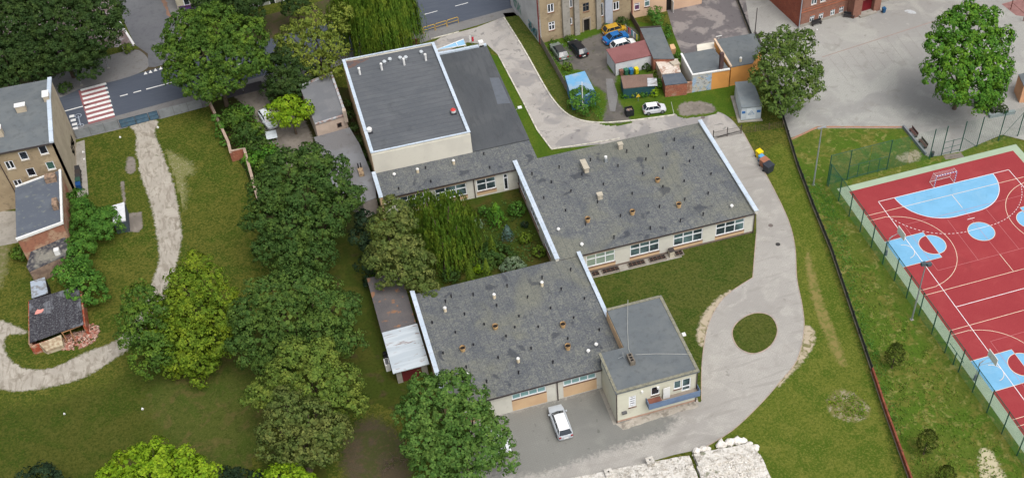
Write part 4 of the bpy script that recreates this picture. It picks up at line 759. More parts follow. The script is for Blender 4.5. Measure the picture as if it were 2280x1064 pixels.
MB().box(x1 + .003, x1 + .3, 89.0, y1 - .02, 0, 2.999).build('east_wall', ORANGE, lw)
u_ = S.uv(1241, 870)[0] + x0; MB().tube([(u_, y0 - .12, 3.5), (u_, y0 - .12, 0)], .07).build('downpipe', PIPE, lw)
vents(lw, c7([(640, 308), (793, 296), (1030, 236), (1274, 177), (1473, 122), (600, 344), (733, 433), (507, 492), (670, 562), (870, 506), (957, 373), (1113, 450), (1173, 315), (1407, 259), (1569, 326), (1333, 393), (1494, 460), (1247, 524), (1453, 604), (1197, 672), (1023, 588), (1084, 527), (795, 648), (584, 706), (745, 801), (887, 900), (967, 736), (1110, 838), (1349, 766), (1672, 543)]), 3.75)
vents(lw, c7([(598, 405), (940, 312), (1273, 227), (1107, 757)]), 3.75, 'white'); vents(lw, c7([(752, 854), (1595, 690), (1650, 645)]), 3.7, 'cap'); vents(lw, c7([(948, 530), (1419, 516), (721, 682), (1453, 667)]), 3.75, 'pot')
# two storey house
C2 = [(28.0, 88.85), (34.6, 88.85), (34.6, 76.85), (25.15, 76.85), (25.15, 82.75), (28.0, 82.75)]
ho = thing('two_storey_house', (25.15, 76.85, 0), 'two storey cream house with flat grey roof and blue balcony', 'house')
S = Face(C2[3], C2[2]); wb = MB(); ZH = 5.2
hl = S.rect((1400, 875), (1413.6, 899)); hl = (hl[0], hl[0] + .85, 2.1, 4.0)
h2 = S.rect((1450, 860), (1465, 873.5)); h2 = (h2[0], h2[0] + 1.0, 3.1, 4.5)
h3 = (S.uv(1500.6, 850)[0], S.uv(1517, 850)[0], 3.1, 4.5); h4 = (h3[1] + .08, h3[1] + 1.15, 2.4, 4.5)
h5 = (S.uv(1495, 889)[0], S.uv(1526, 884)[0], 1.15, 1.6); h6 = (S.uv(1448.5, 904)[0], S.uv(1463, 904)[0], 1.1, 1.5)
hsl = [hl, h2, h3, h4, h5, h6]; 
S.wall(wb, 0, S.L, 0, ZH, [hl, (h2[0], h2[1], h2[2], h2[3]), h3, h4, h5, h6])
for a, b in ((C2[2], C2[1]), (C2[1], C2[0]), (C2[0], C2[5]), (C2[5], C2[4]), (C2[4], C2[3])):
    f = Face(a, b); f.wall(wb, .3 if (a, b) in ((C2[2], C2[1]), (C2[1], C2[0])) else 0, f.L - (.3 if b == C2[3] else 0), 0, ZH)
wb.build('wall', YCREAM, ho)
window(S, ho, hl, 1, 5, GLASSD, bar=.16, name='louvre_window', sill=True); window(S, ho, h2, 1, 1, GLASSD, bar=.09); window(S, ho, h3, 1, 1, GLASS, bar=.1)
window(S, ho, h4, 1, 2, GLASS, split=.35, bar=.13, sill=False, name='balcony_door'); window(S, ho, h5, 2, 1, DARK, bar=.03, frame=EAVE, sill=False, name='cellar_window'); window(S, ho, h6, 1, 2, DARK, bar=.07, sill=False, name='cellar_window')
RF = [(x + (-.18 if x < 26 else .18 if x > 34 else -.0), y + (-.2 if y < 77 else .15 if y > 88 else 0)) for x, y in C2]
o = MB().prism(RF, ZH, ZH + .16).build('roof', FELTG, ho)
MB().path([(34.62, 77.0), (34.62, 88.85)], .34, ZH + .16, ZH + .24).path([(25.1, 76.85), (34.8, 76.85)], .34, ZH + .16, ZH + .235).path([(28, 88.82), (34.45, 88.82)], .34, ZH + .16, ZH + .238).path([(25.15, 77.02), (25.15, 82.8)], .3, ZH + .16, ZH + .2).build('roof_edge', mat('mossy_edge', (128, 126, 112), [(3, .45, .6, (104, 104, 94), .9, 8), (7, .5, .65, (142, 138, 112), .7, 4)]), o)
x, y, _ = at(1405, 797, 5.9); o = MB().box(x - .3, x + .3, y - .65, y + .65, ZH + .16, ZH + .8).build('chimney', mat('old_stack', (120, 112, 100), [(5, .45, .6, (96, 90, 84), .9, 6)]), ho)
for q in (-.4, 0, .4): MB().box(x - .15, x + .15, y + q - .12, y + q + .12, ZH + .8, ZH + .85).build('flue', DARK, o)
x, y, _ = at(1389, 793, 5.7); o = MB().tube([(x, y, ZH), (x, y, ZH + .7)], .035).tube([(x, y, ZH + .6), (x - .7, y - .1, ZH + .55)], .03).build('antenna_mast', ZINC, ho)
Ld = MB(); 
for i in range(12):
    a, b = 2 * math.pi * i / 12, 2 * math.pi * (i + 1) / 12; Ld.add([(x, y, ZH + .72), (x - .1 + 0.06, y + .38 * math.cos(a), ZH + .75 + .38 * math.sin(a)), (x - .04, y + .38 * math.cos(b), ZH + .75 + .38 * math.sin(b)), (x + .04, y, ZH + .7)], [(0, 1, 2), (3, 2, 1)])
Ld.build('satellite_dish', VW, o)
WIRE = plain('lightning_wire', (168, 170, 166), .6)
MB().tube([at(1398, 668, ZH + .22), at(1397, 730, ZH + .25), at(1399, 775, ZH + .25), at(1405, 790, ZH + .3)], .03, 4).tube([at(1415, 789, ZH + .25), at(1460, 787, ZH + .22), at(1540, 788, ZH + .22)], .03, 4).build('lightning_wire', WIRE, ho)
ub0 = S.uv(1438, 880)[0]; ub1 = S.L + .05; 
o = MB().fbox(S, ub0, ub1, 2.2, 2.36, .0, 1.0).build('balcony', plain('balcony_slab', (140, 130, 120), .9, var=.1), ho)
BB = mat('balcony_blue', (104, 124, 152), [(1.5, .45, .65, (92, 108, 134), .8, 6)], rough=.5)
MB().fbox(S, ub0, ub1, 2.1, 3.05, 1.0, 1.05).fbox(S, ub0, ub0 + .05, 2.1, 3.05, 0, 1.0).fbox(S, ub1 - .05, ub1, 2.1, 3.05, 0, 1.0).build('balcony_panel', BB, o)
MB().fbox(S, ub0 + .1, ub0 + 1.6, 2.362, 2.9, .15, .85).build('planter', plain('planter_brown', (122, 78, 66), .9, var=.2), o)
MB().fbox(S, ub0 + 1.95, ub0 + 2.75, 2.37, 4.2, .25, .31).build('open_door', VW, o)
MB().fbox(S, .55, 1.1, 1.5, 1.75, 0, .3).build('wall_lamp', plain('lamp_grey', (90, 90, 92), .5), ho)
for px in ((1427, 868), (1462, 853)): u_ = S.uv(*px)[0]; MB().fbox(S, u_, u_ + .22, 4.3, 4.55, 0, .25).build('wall_box', VW, ho)
MB().tube([(25.12, 76.8, 5.2), (25.12, 76.78, 0)], .06).build('downpipe', PIPE, ho); MB().tube([(34.55, 76.75, 5.2), (34.55, 76.75, 0)], .06).build('downpipe', PIPE, ho)
MB().fbox(S, 0, S.L, 0, .3, 0, .02).build('plinth', plain('pinkplinth', (176, 146, 128), .9, var=.1), ho)
MB().box(27.94, 27.985, 82.8, 88.8, 3.6, 5.15).build('side_render', ORANGE, ho)
fl = thing('floodlight', (34.7, 82.6, 4.8), 'white floodlight on the lawn side of the two storey house', 'lamp'); MB().tube([(34.6, 82.6, 4.8), (35.1, 82.6, 5.0)], .04).build('arm', ZINC, fl); MB().box(35.0, 35.4, 82.4, 82.85, 4.95, 5.12).build('lamp_head', VW, fl)
# sheds left of the low wing
s1 = thing('felt_shed', at(820, 740, 0), 'long low shed with brown stained felt roof beside the low wing', 'shed')
P1 = [(2.7, 106.2), (6.85, 105.6), (6.85, 96.75), (2.7, 96.75)]
MB().prism([(3.0, 105.8), (6.7, 105.3), (6.7, 96.85), (3.0, 96.85)], 0, 2.26).build('wall', CONC, s1)
MB().prism(P1, [2.28, 2.38, 2.38, 2.28], [2.4, 2.5, 2.5, 2.4]).build('roof', mat('shed_felt', (94, 90, 90), [(.5, .45, .6, (84, 82, 84), .8, 6), (.9, .58, .64, (146, 104, 72), .8, 8), (8, .45, .7, (106, 102, 102), .5, 4)], rough=.95, bump=.02, bscale=8), s1)
s2 = thing('metal_roofed_shed', at(880, 840, 0), 'small shed with pale metal roof and dark red doors', 'shed')
f = Face((3.1, 90.5), (6.7, 90.5)); wb = MB(); f.wall(wb, 0, f.L, 0, 2.26, [(.6, 2.9, 0, 1.85)]); wb.box(3.1, 3.4, 90.8, 96.6, 0, 2.26).box(6.4, 6.7, 90.8, 96.6, 0, 2.26).box(3.4, 6.4, 96.3, 96.6, 0, 2.26); wb.build('wall', CONC, s2)
for a in (.62, 1.76): MB().fbox(f, a, a + 1.12, .03, 1.83, -.15, -.08).build('door', plain('dark_red_door', (98, 34, 38), .7, var=.15), s2)
MB().prism([(2.75, 96.7), (6.95, 96.7), (6.95, 90.1), (2.75, 90.1)], [2.3, 2.4, 2.4, 2.3], [2.4, 2.5, 2.5, 2.4]).build('roof', mat('pale_tin', (172, 182, 190), [(.6, .45, .6, (190, 198, 204), .8, 6, 0, (0, .3, 3)), (1.1, .62, .66, (120, 92, 82), .8, 8, 1, (0, .5, 3))], rough=.5, spec=.4), s2)
wc = thing('old_fridge', (2.6, 93.2, 0), 'white discarded cabinet leaning on the metal roofed shed', 'appliance'); MB().box(2.15, 2.72, 92.7, 93.8, 0, 1.1).build('body', VW, wc); MB().box(2.25, 2.62, 92.8, 93.7, 1.1, 1.16).build('lid', plain('grey_lid', (96, 98, 102)), wc)
for i in range(3):
    t = thing('tyre', (2.55, 94.2 + i * .55, 0), ['lowest', 'middle', 'topmost'][i] + ' of the dark tyres leaning by the metal roofed shed', 'tyre', 'tyres beside the metal roofed shed')
    MB().cyl(2.5, 94.3 + i * .55, 0, .22, .33, .33, 14, False).cyl(2.5, 94.3 + i * .55, .0, .2, .2, .2, 14).build('rubber', BLK, t)

# ------------------------------------------------------------------ neighbours
BRICK = mat('brick_wall', (150, 92, 72), [(1.2, .45, .6, (130, 84, 70), .8, 8), (5, .5, .65, (174, 124, 100), .6, 6), (.7, .58, .68, (160, 140, 124), .7, 8)], rough=.95, bump=.02, bscale=8)
OLDW = mat('stained_plaster', (158, 142, 116), [(.4, .45, .6, (146, 130, 106), .8, 8), (1.8, .55, .68, (122, 108, 90), .6, 8), (.9, .58, .7, (178, 162, 136), .7, 6, 1, (0, 1, .3))], rough=.95, bump=.01)
GABLE = mat('gable_plaster', (180, 168, 148), [(.4, .45, .6, (166, 154, 136), .8, 8), (1.8, .55, .68, (150, 138, 120), .5, 8, 1, (0, 1, .3))], rough=.95)
lh = thing('tenement_house', (-31.1, 137, 0), 'two storey tenement with grey roof and plain pale gable wall', 'house')
Sx = Face((-60, 136.9), (-31.1, 136.9)); wb = MB(); T_ = []
for a, b in (((42, 339), (63, 355)), ((85.5, 327), (106.6, 342)), ((11, 359), (33, 376)), ((58.4, 375), (80, 392)), ((31.6, 404), (50, 414)), ((102.6, 363), (122.4, 375))):
    r = Sx.rect(a, b); cx = (r[0] + r[1]) / 2; cz = (r[2] + r[3]) / 2; T_.append((cx - .5, cx + .5, cz - .65, cz + .65))
extra = [(10, 11, 6.2, 7.5), (14, 15, 6.2, 7.5), (10, 11, 3.0, 4.3), (14, 15, 3, 4.3)]
Sx.wall(wb, 0, Sx.L, 0, 9.2, T_ + extra); wb.build('wall', OLDW, lh)
for i, h in enumerate(T_ + extra):
    g = GLASSD if i != 5 else plain('green_shutter', (60, 92, 82)); window(Sx, lh, h, 1 if i in (0, 1, 3, 5) else 2, 1, g, bar=.1, sillm=plain('pale_sill', (196, 190, 180)))
ge = Face((-31.1, 136.9), (-31.1, 150.4)); wb = MB()
wb.add([ge.pt(0, 0, 0), ge.pt(ge.L, 0, 0), ge.pt(ge.L, 9.5, 0), ge.pt(8.6, 10.1, 0), ge.pt(0, 9.3, 0), ge.pt(0, 0, -.3), ge.pt(ge.L, 0, -.3), ge.pt(ge.L, 9.5, -.3), ge.pt(8.6, 10.1, -.3), ge.pt(0, 9.3, -.3)],
       [(0, 1, 2, 3, 4), (9, 8, 7, 6, 5), (1, 0, 5, 6), (2, 1, 6, 7), (3, 2, 7, 8), (4, 3, 8, 9), (0, 4, 9, 5)]).build('gable_wall', GABLE, lh)
MB().box(-60, -31.4, 150.1, 150.4, 0, 9.2).build('back_wall', OLDW, lh)
gable_roof('roof', -60, -31.2, 136.6, 145.5, 150.6, 9.35, 10.15, FELTG, lh, zn=9.7)
MB().prism([(-31.5, 136.5), (-30.98, 136.5), (-30.98, 145.5), (-31.5, 145.5)], [9.38, 9.38, 10.18, 10.18], [9.62, 9.62, 10.42, 10.42]).prism([(-31.5, 145.5), (-30.98, 145.5), (-30.98, 150.7), (-31.5, 150.7)], [10.18, 10.18, 9.7, 9.7], [10.42, 10.42, 9.95, 9.95]).build('gable_coping', COP, lh)
for (u, v), (dx, dy) in (((46, 240), (1.2, .7)), ((103, 215), (.7, 1.3)), ((-4, 290), (.8, .8))):
    x, y, _ = at(u, v, 10.5); o = MB().box(x - dx / 2, x + dx / 2, y - dy / 2, y + dy / 2, 9.6, 10.9).build('chimney', GABLE, lh); MB().box(x - dx / 2 - .07, x + dx / 2 + .07, y - dy / 2 - .07, y + dy / 2 + .07, 10.9, 11).build('chimney_cap', VW, o)
MB().box(-60, -31.2, 136.48, 136.6, 9.15, 9.34).build('gutter', EAVE, lh); MB().tube([Sx.pt(Sx.uv(2, 372)[0], 9.2, .1), Sx.pt(Sx.uv(38, 432)[0], 0, .1)], .06).build('downpipe', PIPE, lh)
GRAF = plain('graffiti_turquoise', (70, 168, 178), .7); GRAFD = plain('graffiti_dark', (52, 74, 84), .7); GRAFO = plain('graffiti_orange', (206, 140, 104), .7)
def graffiti(face, parent, u0, u1, z0, z1, mats_, n=7, seed=3):
    r = random.Random(seed)
    for mi, mm in enumerate(mats_):
        mb = MB(); d = .014 + .004 * mi
        for i in range(n - mi * 2):
            uc = u0 + (u1 - u0) * (i + .5) / (n - mi * 2); w = (u1 - u0) / n * (.55 - .12 * mi); P = []
            for k_ in range(6): P.append((uc + w * r.uniform(-1, 1), z0 + (z1 - z0) * (k_ / 5) * r.uniform(.85, 1)))
            for a, b in zip(P, P[1:]):
                q = Vector((b[0] - a[0], b[1] - a[1])); q.normalize() if q.length else None; nn = Vector((-q.y, q.x)) * (.16 - .06 * mi)
                mb.add([face.pt(a[0] + nn.x, a[1] + nn.y, d), face.pt(a[0] - nn.x, a[1] - nn.y, d), face.pt(b[0] - nn.x, b[1] - nn.y, d), face.pt(b[0] + nn.x, b[1] + nn.y, d)], [(0, 1, 2, 3), (3, 2, 1, 0)])
        mb.build('graffiti', mm, parent)
graffiti(ge, lh, 7.5, 11.2, .7, 2.4, [plain('graffiti_pale', (150, 178, 200)), GRAFD], 6, 5)
# rear annex of the tenement
ra = thing('brick_annex', at(60, 535, 0), 'narrow rear annex with grey felt roof and raw brick side wall', 'annex')
RP = [(-31.75, 136.3), (-31.6, 125.6), (-36.9, 124.3), (-37.1, 134.6)]
MB().prism(RP, 0, [5.0, 4.8, 4.8, 5.0]).build('wall', mat('brick_plaster', (150, 104, 84), [(.5, .45, .55, (168, 140, 116), .9, 6), (3, .5, .65, (124, 84, 70), .7, 8)], rough=.95), ra)
MB().prism([(x + (.1 if x > -33 else -.1), y) for x, y in RP], [5.02, 4.82, 4.82, 5.02], [5.14, 4.94, 4.94, 5.14]).build('roof', mat('annex_grey', (84, 90, 100), [(.5, .45, .6, (94, 100, 108), .8, 6), (2, .6, .68, (116, 120, 110), .6, 8)], rough=.92), ra)
MB().path([(-31.65, 136.3), (-31.55, 125.55), (-36.95, 124.2)], .28, 4.95, 5.3).build('parapet', VW, ra); MB().path([RP[3], (-33.5, 135.6)], .2, 5.1, 5.3).build('parapet', VW, ra)
for (u, v), (dx, dy) in (((112, 395), (1.3, 1.1)), ((122, 452), (.6, 1.5))):
    x, y, _ = at(u, v, 5.6); MB().box(x - dx / 2, x + dx / 2, y - dy / 2, y + dy / 2, 4.9, 5.9).build('chimney', mat('ruined_stack', (148, 124, 104), [(3, .45, .6, (104, 90, 80), .9, 8)]), ra)
# ruined outbuildings
r1 = thing('ruined_shed', at(105, 600, 0), 'half collapsed round roofed shed overgrown by ivy', 'shed')
RR = pts([(58, 592), (72, 562), (104, 536), (146, 530), (154, 552), (146, 570), (120, 580), (98, 590), (66, 604)], 2.2)
MB().prism([(p[0], p[1]) for p in RR], 0, 2.1).build('wall', mat('ruin_wall', (142, 122, 106), [(1.5, .45, .6, (116, 98, 88), .9, 8)]), r1)
MB().prism([(p[0], p[1]) for p in RR], 2.1, [2.1, 2.6, 3.0, 3.0, 2.5, 2.3, 2.2, 2.15, 2.1]).build('roof', mat('ruin_roof', (118, 116, 108), [(.25, .46, .52, (52, 52, 60), .95, 5), (3, .5, .65, (136, 132, 122), .6, 6)]), r1)
x, y, _ = at(125, 556, 3); MB().box(x - .3, x + .3, y - .3, y + .3, 2.3, 3.1).build('chimney', VW, r1)
r2 = thing('tin_lean_to', at(90, 660, 0), 'small lean-to roofed with pale corrugated sheets', 'shed')
RR = [(p[0], p[1]) for p in pts([(68, 628), (100, 618), (106, 650), (70, 662)], 1.8)]
MB().prism(RR, 0, 1.6).build('wall', DARK, r2); MB().prism(RR, 1.6, [1.9, 1.9, 1.7, 1.7]).build('roof', mat('pale_tin2', (150, 160, 172), [(1.5, .5, .6, (112, 110, 108), .8, 6)], rough=.6), r2)
r3 = thing('collapsed_brick_shed', at(120, 760, 0), 'collapsing brick shed with patched tar roof and open front', 'shed')
RR = [(p[0], p[1]) for p in pts([(64, 667), (176, 638), (186, 722), (135, 738), (65, 762)], 2.0)]
wb = MB(); wb.path([RR[2], RR[1]], .3, 0, 1.75).path([RR[1], RR[0]], .3, 0, 1.75).path([RR[0], RR[4]], .3, 0, 1.75)
wb.path([RR[4], (RR[4][0] * .45 + RR[3][0] * .55, RR[4][1] * .45 + RR[3][1] * .55)], .3, 0, 1.3).build('wall', mat('raw_brick', (156, 78, 56), [(1.5, .45, .6, (174, 150, 128), .8, 8), (5, .5, .65, (120, 62, 48), .7, 6)], bump=.03), r3)
MB().prism(RR, [1.8, 2.0, 1.95, 1.9, 1.8], [1.92, 2.12, 2.07, 2.02, 1.92]).build('roof', mat('tar_roof', (98, 100, 106), [(.35, .47, .5, (46, 44, 50), .97, 3, 0, (.15, 1, 1)), (1.4, .5, .56, (62, 62, 68), .7, 6, 0, (.15, 3, .3)), (6, .5, .65, (124, 126, 128), .5, 4)], rough=.8, bump=.02), r3)
q = at(88, 694, 2.0); MB().sheet(rag([(q[0] - .45, q[1] - .35), (q[0] + .4, q[1] - .3), (q[0] + .5, q[1] + .3), (q[0] - .3, q[1] + .35)], .1, .3), 2.08).build('roof_patch', plain('pink_patch', (206, 140, 130)), r3)
MB().tube([(RR[3][0], RR[3][1], 1.75), (RR[2][0] - .4, RR[2][1] + .1, 1.8)], .07).tube([(RR[3][0] + .9, RR[3][1] + .3, 1.7), (RR[3][0] + 1.1, RR[3][1] - .3, 0)], .07).tube([(RR[3][0] + .1, RR[3][1], 1.7), (RR[3][0] + .2, RR[3][1] - .2, 0)], .07).build('beam', plain('bare_wood', (150, 112, 78), .9), r3)
MB().prism([(RR[4][0] + .9, RR[4][1] - .05), (RR[3][0] - .1, RR[3][1] - .1), (RR[3][0] - .2, RR[3][1] - .9), (RR[4][0] + 1.4, RR[4][1] - .6)], 0, [1.5, 1.6, .7, .6]).build('rubble_wall', mat('pale_rubble', (178, 166, 142), [(2, .45, .6, (140, 118, 96), .9, 8)], bump=.05), r3)
def rubble(name, c, rx, ry, n, cols, label, s=(.08, .28), seed=1, cat='rubble', hmax=.5):
    r = random.Random(seed); mb = MB()
    for i in range(n):
        a = r.uniform(0, 6.28); q = math.sqrt(r.random()); x = c[0] + rx * q * math.cos(a); y = c[1] + ry * q * math.sin(a); sz = r.uniform(*s); z = max(0, hmax * (1 - q) * r.random())
        an_ = r.uniform(0, 3); ca, sa = math.cos(an_) * sz, math.sin(an_) * sz * .6; t = r.uniform(-.08, .08)
        mb.prism([(x - ca, y - sa), (x + sa, y - ca * .6), (x + ca, y + sa), (x - sa, y + ca * .6)], z, [z + sz * .6 + t, z + sz * .6, z + sz * .6 - t, z + sz * .5])
    o = mb.build(name, cols); tag(o, label, cat, kind='stuff'); return o
q = at(172, 758, 0); rubble('brick_rubble', q, 2.3, 1.4, 420, mat('brick_rubble_mat', (160, 104, 88), [(3, .42, .58, (188, 166, 152), .9, 3), (6, .5, .62, (112, 72, 62), .8, 3)]), 'heap of broken bricks spilling out of the collapsed shed')
q = at(205, 738, 0); rubble('brick_rubble', q, .8, 1.2, 90, MATS['brick_rubble_mat'], 'small pile of bricks at the corner of the collapsed shed', seed=4)
r4 = thing('white_garden_shed', at(275, 520, 0), 'tiny shed with white roof and dark side under creepers', 'shed')
RR = [(p[0], p[1]) for p in pts([(249, 458), (277, 451), (280, 491), (252, 497)], 1.9)]
MB().prism(RR, 0, 1.8).build('wall', plain('slate_side', (72, 82, 92), .8, var=.1), r4); MB().prism([(x * 1.0, y) for x, y in RR], 1.81, [1.9, 2.0, 2.0, 1.9]).build('roof', plain('white_roof', (206, 208, 212), .6, var=.1), r4)
# house of the middle garden
n1 = thing('garden_house', at(703, 305, 0), 'single storey garden house with grey roof and pinkish rear wall', 'house')
RP = [(.75, 145.9), (5.6, 147.5), (5.9, 137.4), (1.45, 136.9)]
RP = [(p[0], p[1]) for p in pts([(668, 195), (738, 166), (770, 258), (702, 279)], 3.5)]
MB().prism(RP, 0, 3.4).build('wall', plain('pink_render', (196, 178, 164), .9, var=.08), n1)
MB().prism(RP, 3.41, 3.55).build('roof', mat('gh_felt', (108, 110, 114), [(.5, .45, .6, (120, 121, 124), .8, 6), (8, .45, .7, (98, 100, 104), .5, 4)]), n1)
MB().path([RP[0], RP[1], RP[2]], .35, 3.56, 3.85).path([RP[2], RP[3]], .2, 3.56, 3.8).build('coping', mat('old_coping', (174, 178, 182), [(2, .52, .6, (150, 112, 96), .8, 6)]), n1)
f = Face(RP[3], RP[2]); L_ = f.L; MB().fbox(f, L_ * .66, L_ * .66 + .7, 1.9, 2.7, 0, .02).build('window', plain('frame_grey', (120, 100, 92)), n1); MB().fbox(f, L_ * .66 + .1, L_ * .66 + .6, 2.0, 2.6, .02, .03).build('pane', DARK, n1)
x, y = RP[2]; MB().box(x - .35, x + .15, y - .35, y + .25, 2.6, 4.6).build('chimney', plain('pale_stack', (184, 170, 156), .9, var=.12), n1)
n2 = thing('garden_annex', at(800, 455, 0), 'long low annex with grey weathered roof between garden and hall', 'annex')
RP = [(p[0], p[1]) for p in pts([(699, 306), (778, 284), (800, 320), (834, 405), (838, 440), (808, 452), (745, 420)], 2.6)]
MB().prism(RP, 0, 2.5).build('wall', plain('grey_render', (120, 114, 110), .9, var=.1), n2)
MB().prism(RP, 2.51, 2.62).build('roof', mat('smooth_roof', (122, 124, 128), [(.18, .45, .6, (104, 102, 102), .9, 3), (.9, .58, .7, (92, 88, 86), .6, 8), (8, .45, .7, (132, 134, 138), .4, 4)]), n2)
x, y, _ = at(802, 378, 3.1); o = MB().box(x - .3, x + .35, y - .9, y + .5, 2.6, 3.1).build('chimney', mat('broken_stack', (168, 146, 116), [(3, .45, .6, (126, 106, 88), .9, 6)]), n2)
for a in (-.15, .2): MB().cyl(x + a, y + .4, 3.1, 3.9, .08, .08, 8).build('flue', BLK, o)
# apartment house
p0 = Vector((37.5, 150.5)); dr = Vector((53.3 - 37.5, 152.4 - 150.5)).normalized(); pe = p0 + dr * 15.9; nb = Vector((-dr.y, dr.x))
ap = thing('apartment_house', (p0.x, p0.y, 0), 'tall weathered apartment house with white blank side wall', 'apartment building')
S = Face(p0, pe); HA = 12; wb = MB(); T_ = []
def cent(a, b, w, h): r = S.rect(a, b); cx, cz = (r[0] + r[1]) / 2, (r[2] + r[3]) / 2; return (cx - w / 2, cx + w / 2, cz - h / 2, cz + h / 2)
for a, b in (((1219, 10.7), (1233, 27)), ((1220.6, 49), (1236.4, 68)), ((1297.6, 8.5), (1311.7, 25)), ((1365, 7), (1379, 21))): T_.append(cent(a, b, 1.05, 1.5))
dd = cent((1300, 45), (1312, 66), 1.0, 2.0); dd = (dd[0], dd[1], 0, 2.2); nn_ = [cent((1268, 0), (1275, 17), .5, 1.4), cent((1268, 42), (1274, 54), .5, 1.2), cent((1337, 10), (1344, 34), .5, 2.4)]
T2 = [(h[0], h[1], h[2] + 3.3 * k_, h[3] + 3.3 * k_) for h in (T_[0], T_[2], T_[3]) for k_ in (1, 2) if h[3] + 3.3 * k_ < 11.5]
allh = T_ + nn_ + T2
S.wall(wb, 0, S.L, 0, HA, allh + [dd]); wb.build('wall', OLDW, ap)
for i, h in enumerate(allh): window(S, ap, h, 2 if h[1] - h[0] > .8 else 1, 1 if i != 2 else 2, GLASSD, bar=.12 if i != 2 else .06, split=.62 if i in (1, 2) else None, frame=WHITE if i != 2 else plain('grey_frame', (110, 104, 96)), sillm=plain('rust_sill', (132, 92, 70)))
MB().fbox(S, dd[0], dd[1], 0, 2.2, -.28, -.2).build('door', DARK, ap); MB().fbox(S, dd[0] - .2, dd[1] + .2, 2.2, 2.45, 0, .1).fbox(S, dd[0] - .2, dd[0], 0, 2.2, 0, .1).fbox(S, dd[1], dd[1] + .2, 0, 2.2, 0, .1).build('door_surround', plain('surround', (150, 140, 126), .9, var=.1), ap)
for a, b, mm in ((1252, 1268, CONC), (1278, 1289, CONC), (1327, 1337, CONC), (1346, 1362, plain('blue_pier', (168, 174, 186), .9, var=.08))):
    ua = S.uv(a, 60)[0]; ub = S.uv(b, 60)[0]; MB().fbox(S, ua, ub, 0, HA - .1, 0, .45).build('pilaster', mm, ap)
wf = Face(p0 + nb * 12, p0); WHW = mat('white_side', (186, 186, 188), [(.4, .45, .6, (174, 174, 176), .8, 8), (2, .58, .7, (158, 156, 154), .5, 8)], rough=.9)
MB().fbox(wf, 0, wf.L, 0, HA, -.3, .01).build('side_wall', WHW, ap); graffiti(wf, ap, 7.6, 11.2, .3, 2.0, [GRAF, GRAFD, GRAFO], 7, 9)
graffiti(wf, ap, 1.5, 4.5, .8, 2.6, [plain('graffiti_green', (120, 168, 150))], 5, 12)
for q_ in ([(p0.x - .05, p0.y - .08, HA), (p0.x - .05, p0.y - .08, 0)], [S.pt(S.L - .05, HA, .12), S.pt(S.L - .05, 0, .12)]): MB().tube(q_, .09).build('downpipe', plain('maroon_pipe', (112, 44, 48), .6), ap)
Q = [p0 + nb * 12, p0, pe, pe + nb * 12]; MB().prism([(q.x, q.y) for q in Q], HA, HA + .3).build('roof', FELTD, ap); MB().path([pe + nb * .3, pe + nb * 12, p0 + nb * 12], .3, 0, HA - .01).build('back_wall', OLDW, ap)
# peach house
q0 = Vector(at(1402, 38)[:2]); q1 = Vector(at(1562, 4)[:2]); dq = (q1 - q0).normalized(); q0 = pe + (q0 - pe).dot(dq) * dq * 0 + dq * .05; q1 = q0 + dq * 12
pc = thing('peach_house', (q0.x, q0.y, 0), 'peach rendered house attached to the right of the apartment house', 'house'); S = Face(q0, q1); wb = MB()
T_ = []
for a, b in (((1413, 5.6), (1424, 25)), ((1436, -2), (1446, 17))): r = S.rect(a, b); cx, cz = (r[0] + r[1]) / 2, (r[2] + r[3]) / 2; T_.append((cx - .45, cx + .45, cz - .65, cz + .65))
r = S.rect((1484, 0), (1493.5, 14)); T_.append((r[0], r[0] + .9, 0, 2.1)); S.wall(wb, 0, S.L, 0, 7, T_)
wb.build('wall', mat('peach_render', (206, 174, 148), [(.6, .45, .6, (196, 164, 140), .8, 6), (2, .6, .7, (180, 150, 128), .5, 6)]), pc)
window(S, pc, T_[0], 1, 2, plain('purple_curtain', (96, 62, 92)), split=.75, bar=.1); window(S, pc, T_[1], 1, 2, GLASS, split=.75, bar=.1)
MB().fbox(S, T_[2][0], T_[2][1], 0, 2.1, -.28, -.2).build('door', DARK, pc); MB().fbox(S, T_[2][1], T_[2][1] + .06, 0, 2.0, 0, .8).build('open_door', VW, pc)
nq = Vector((-dq.y, dq.x)); MB().prism([(v_.x, v_.y) for v_ in (q0, q1, q1 + nq * 11, q0 + nq * 11)], 7, 7.3).build('roof', FELTG, pc); MB().path([q1 + nq * .3, q1 + nq * 11, q0 + nq * 11], .3, 0, 6.99).build('back_wall', OLDW, pc)
# brick school
b0 = Vector((77.3, 141.3)); db = Vector((1, .137)).normalized(); nb2 = Vector((-db.y, db.x)); b1 = b0 + db * 40
bs = thing('brick_school', (b0.x, b0.y, 0), 'red brick school building with arched white windows and red doors', 'school building')
BR = mat('school_brick', (124, 84, 72), [(1.0, .45, .6, (136, 94, 80), .8, 8), (4, .5, .65, (106, 72, 64), .7, 6)], rough=.95, lines=((math.pi / 2, 0, 0), .5, .16, .02, (160, 130, 112), .5))
S = Face(b0, b1); wb = MB(); T_ = []
for u, v in ((1808, 42), (1828, 36), (1854, 28), (1873.5, 22)):
    a = S.uv(u, v); T_.append((a[0] - .42, a[0] + .42, a[1] - .55, a[1] + .55))
T2 = [(h[0] - .1, h[1] + .1, h[2] + 3.1, h[3] + 3.6) for h in T_] + [(16, 17, 1, 2.2), (18.6, 19.6, 1, 2.2)]
S.wall(wb, 0, S.L, .5, 12, T_ + T2); wb.build('wall', BR, bs); MB().fbox(S, 0, S.L, 0, .5, -.3, .06).build('plinth', CONC, bs)
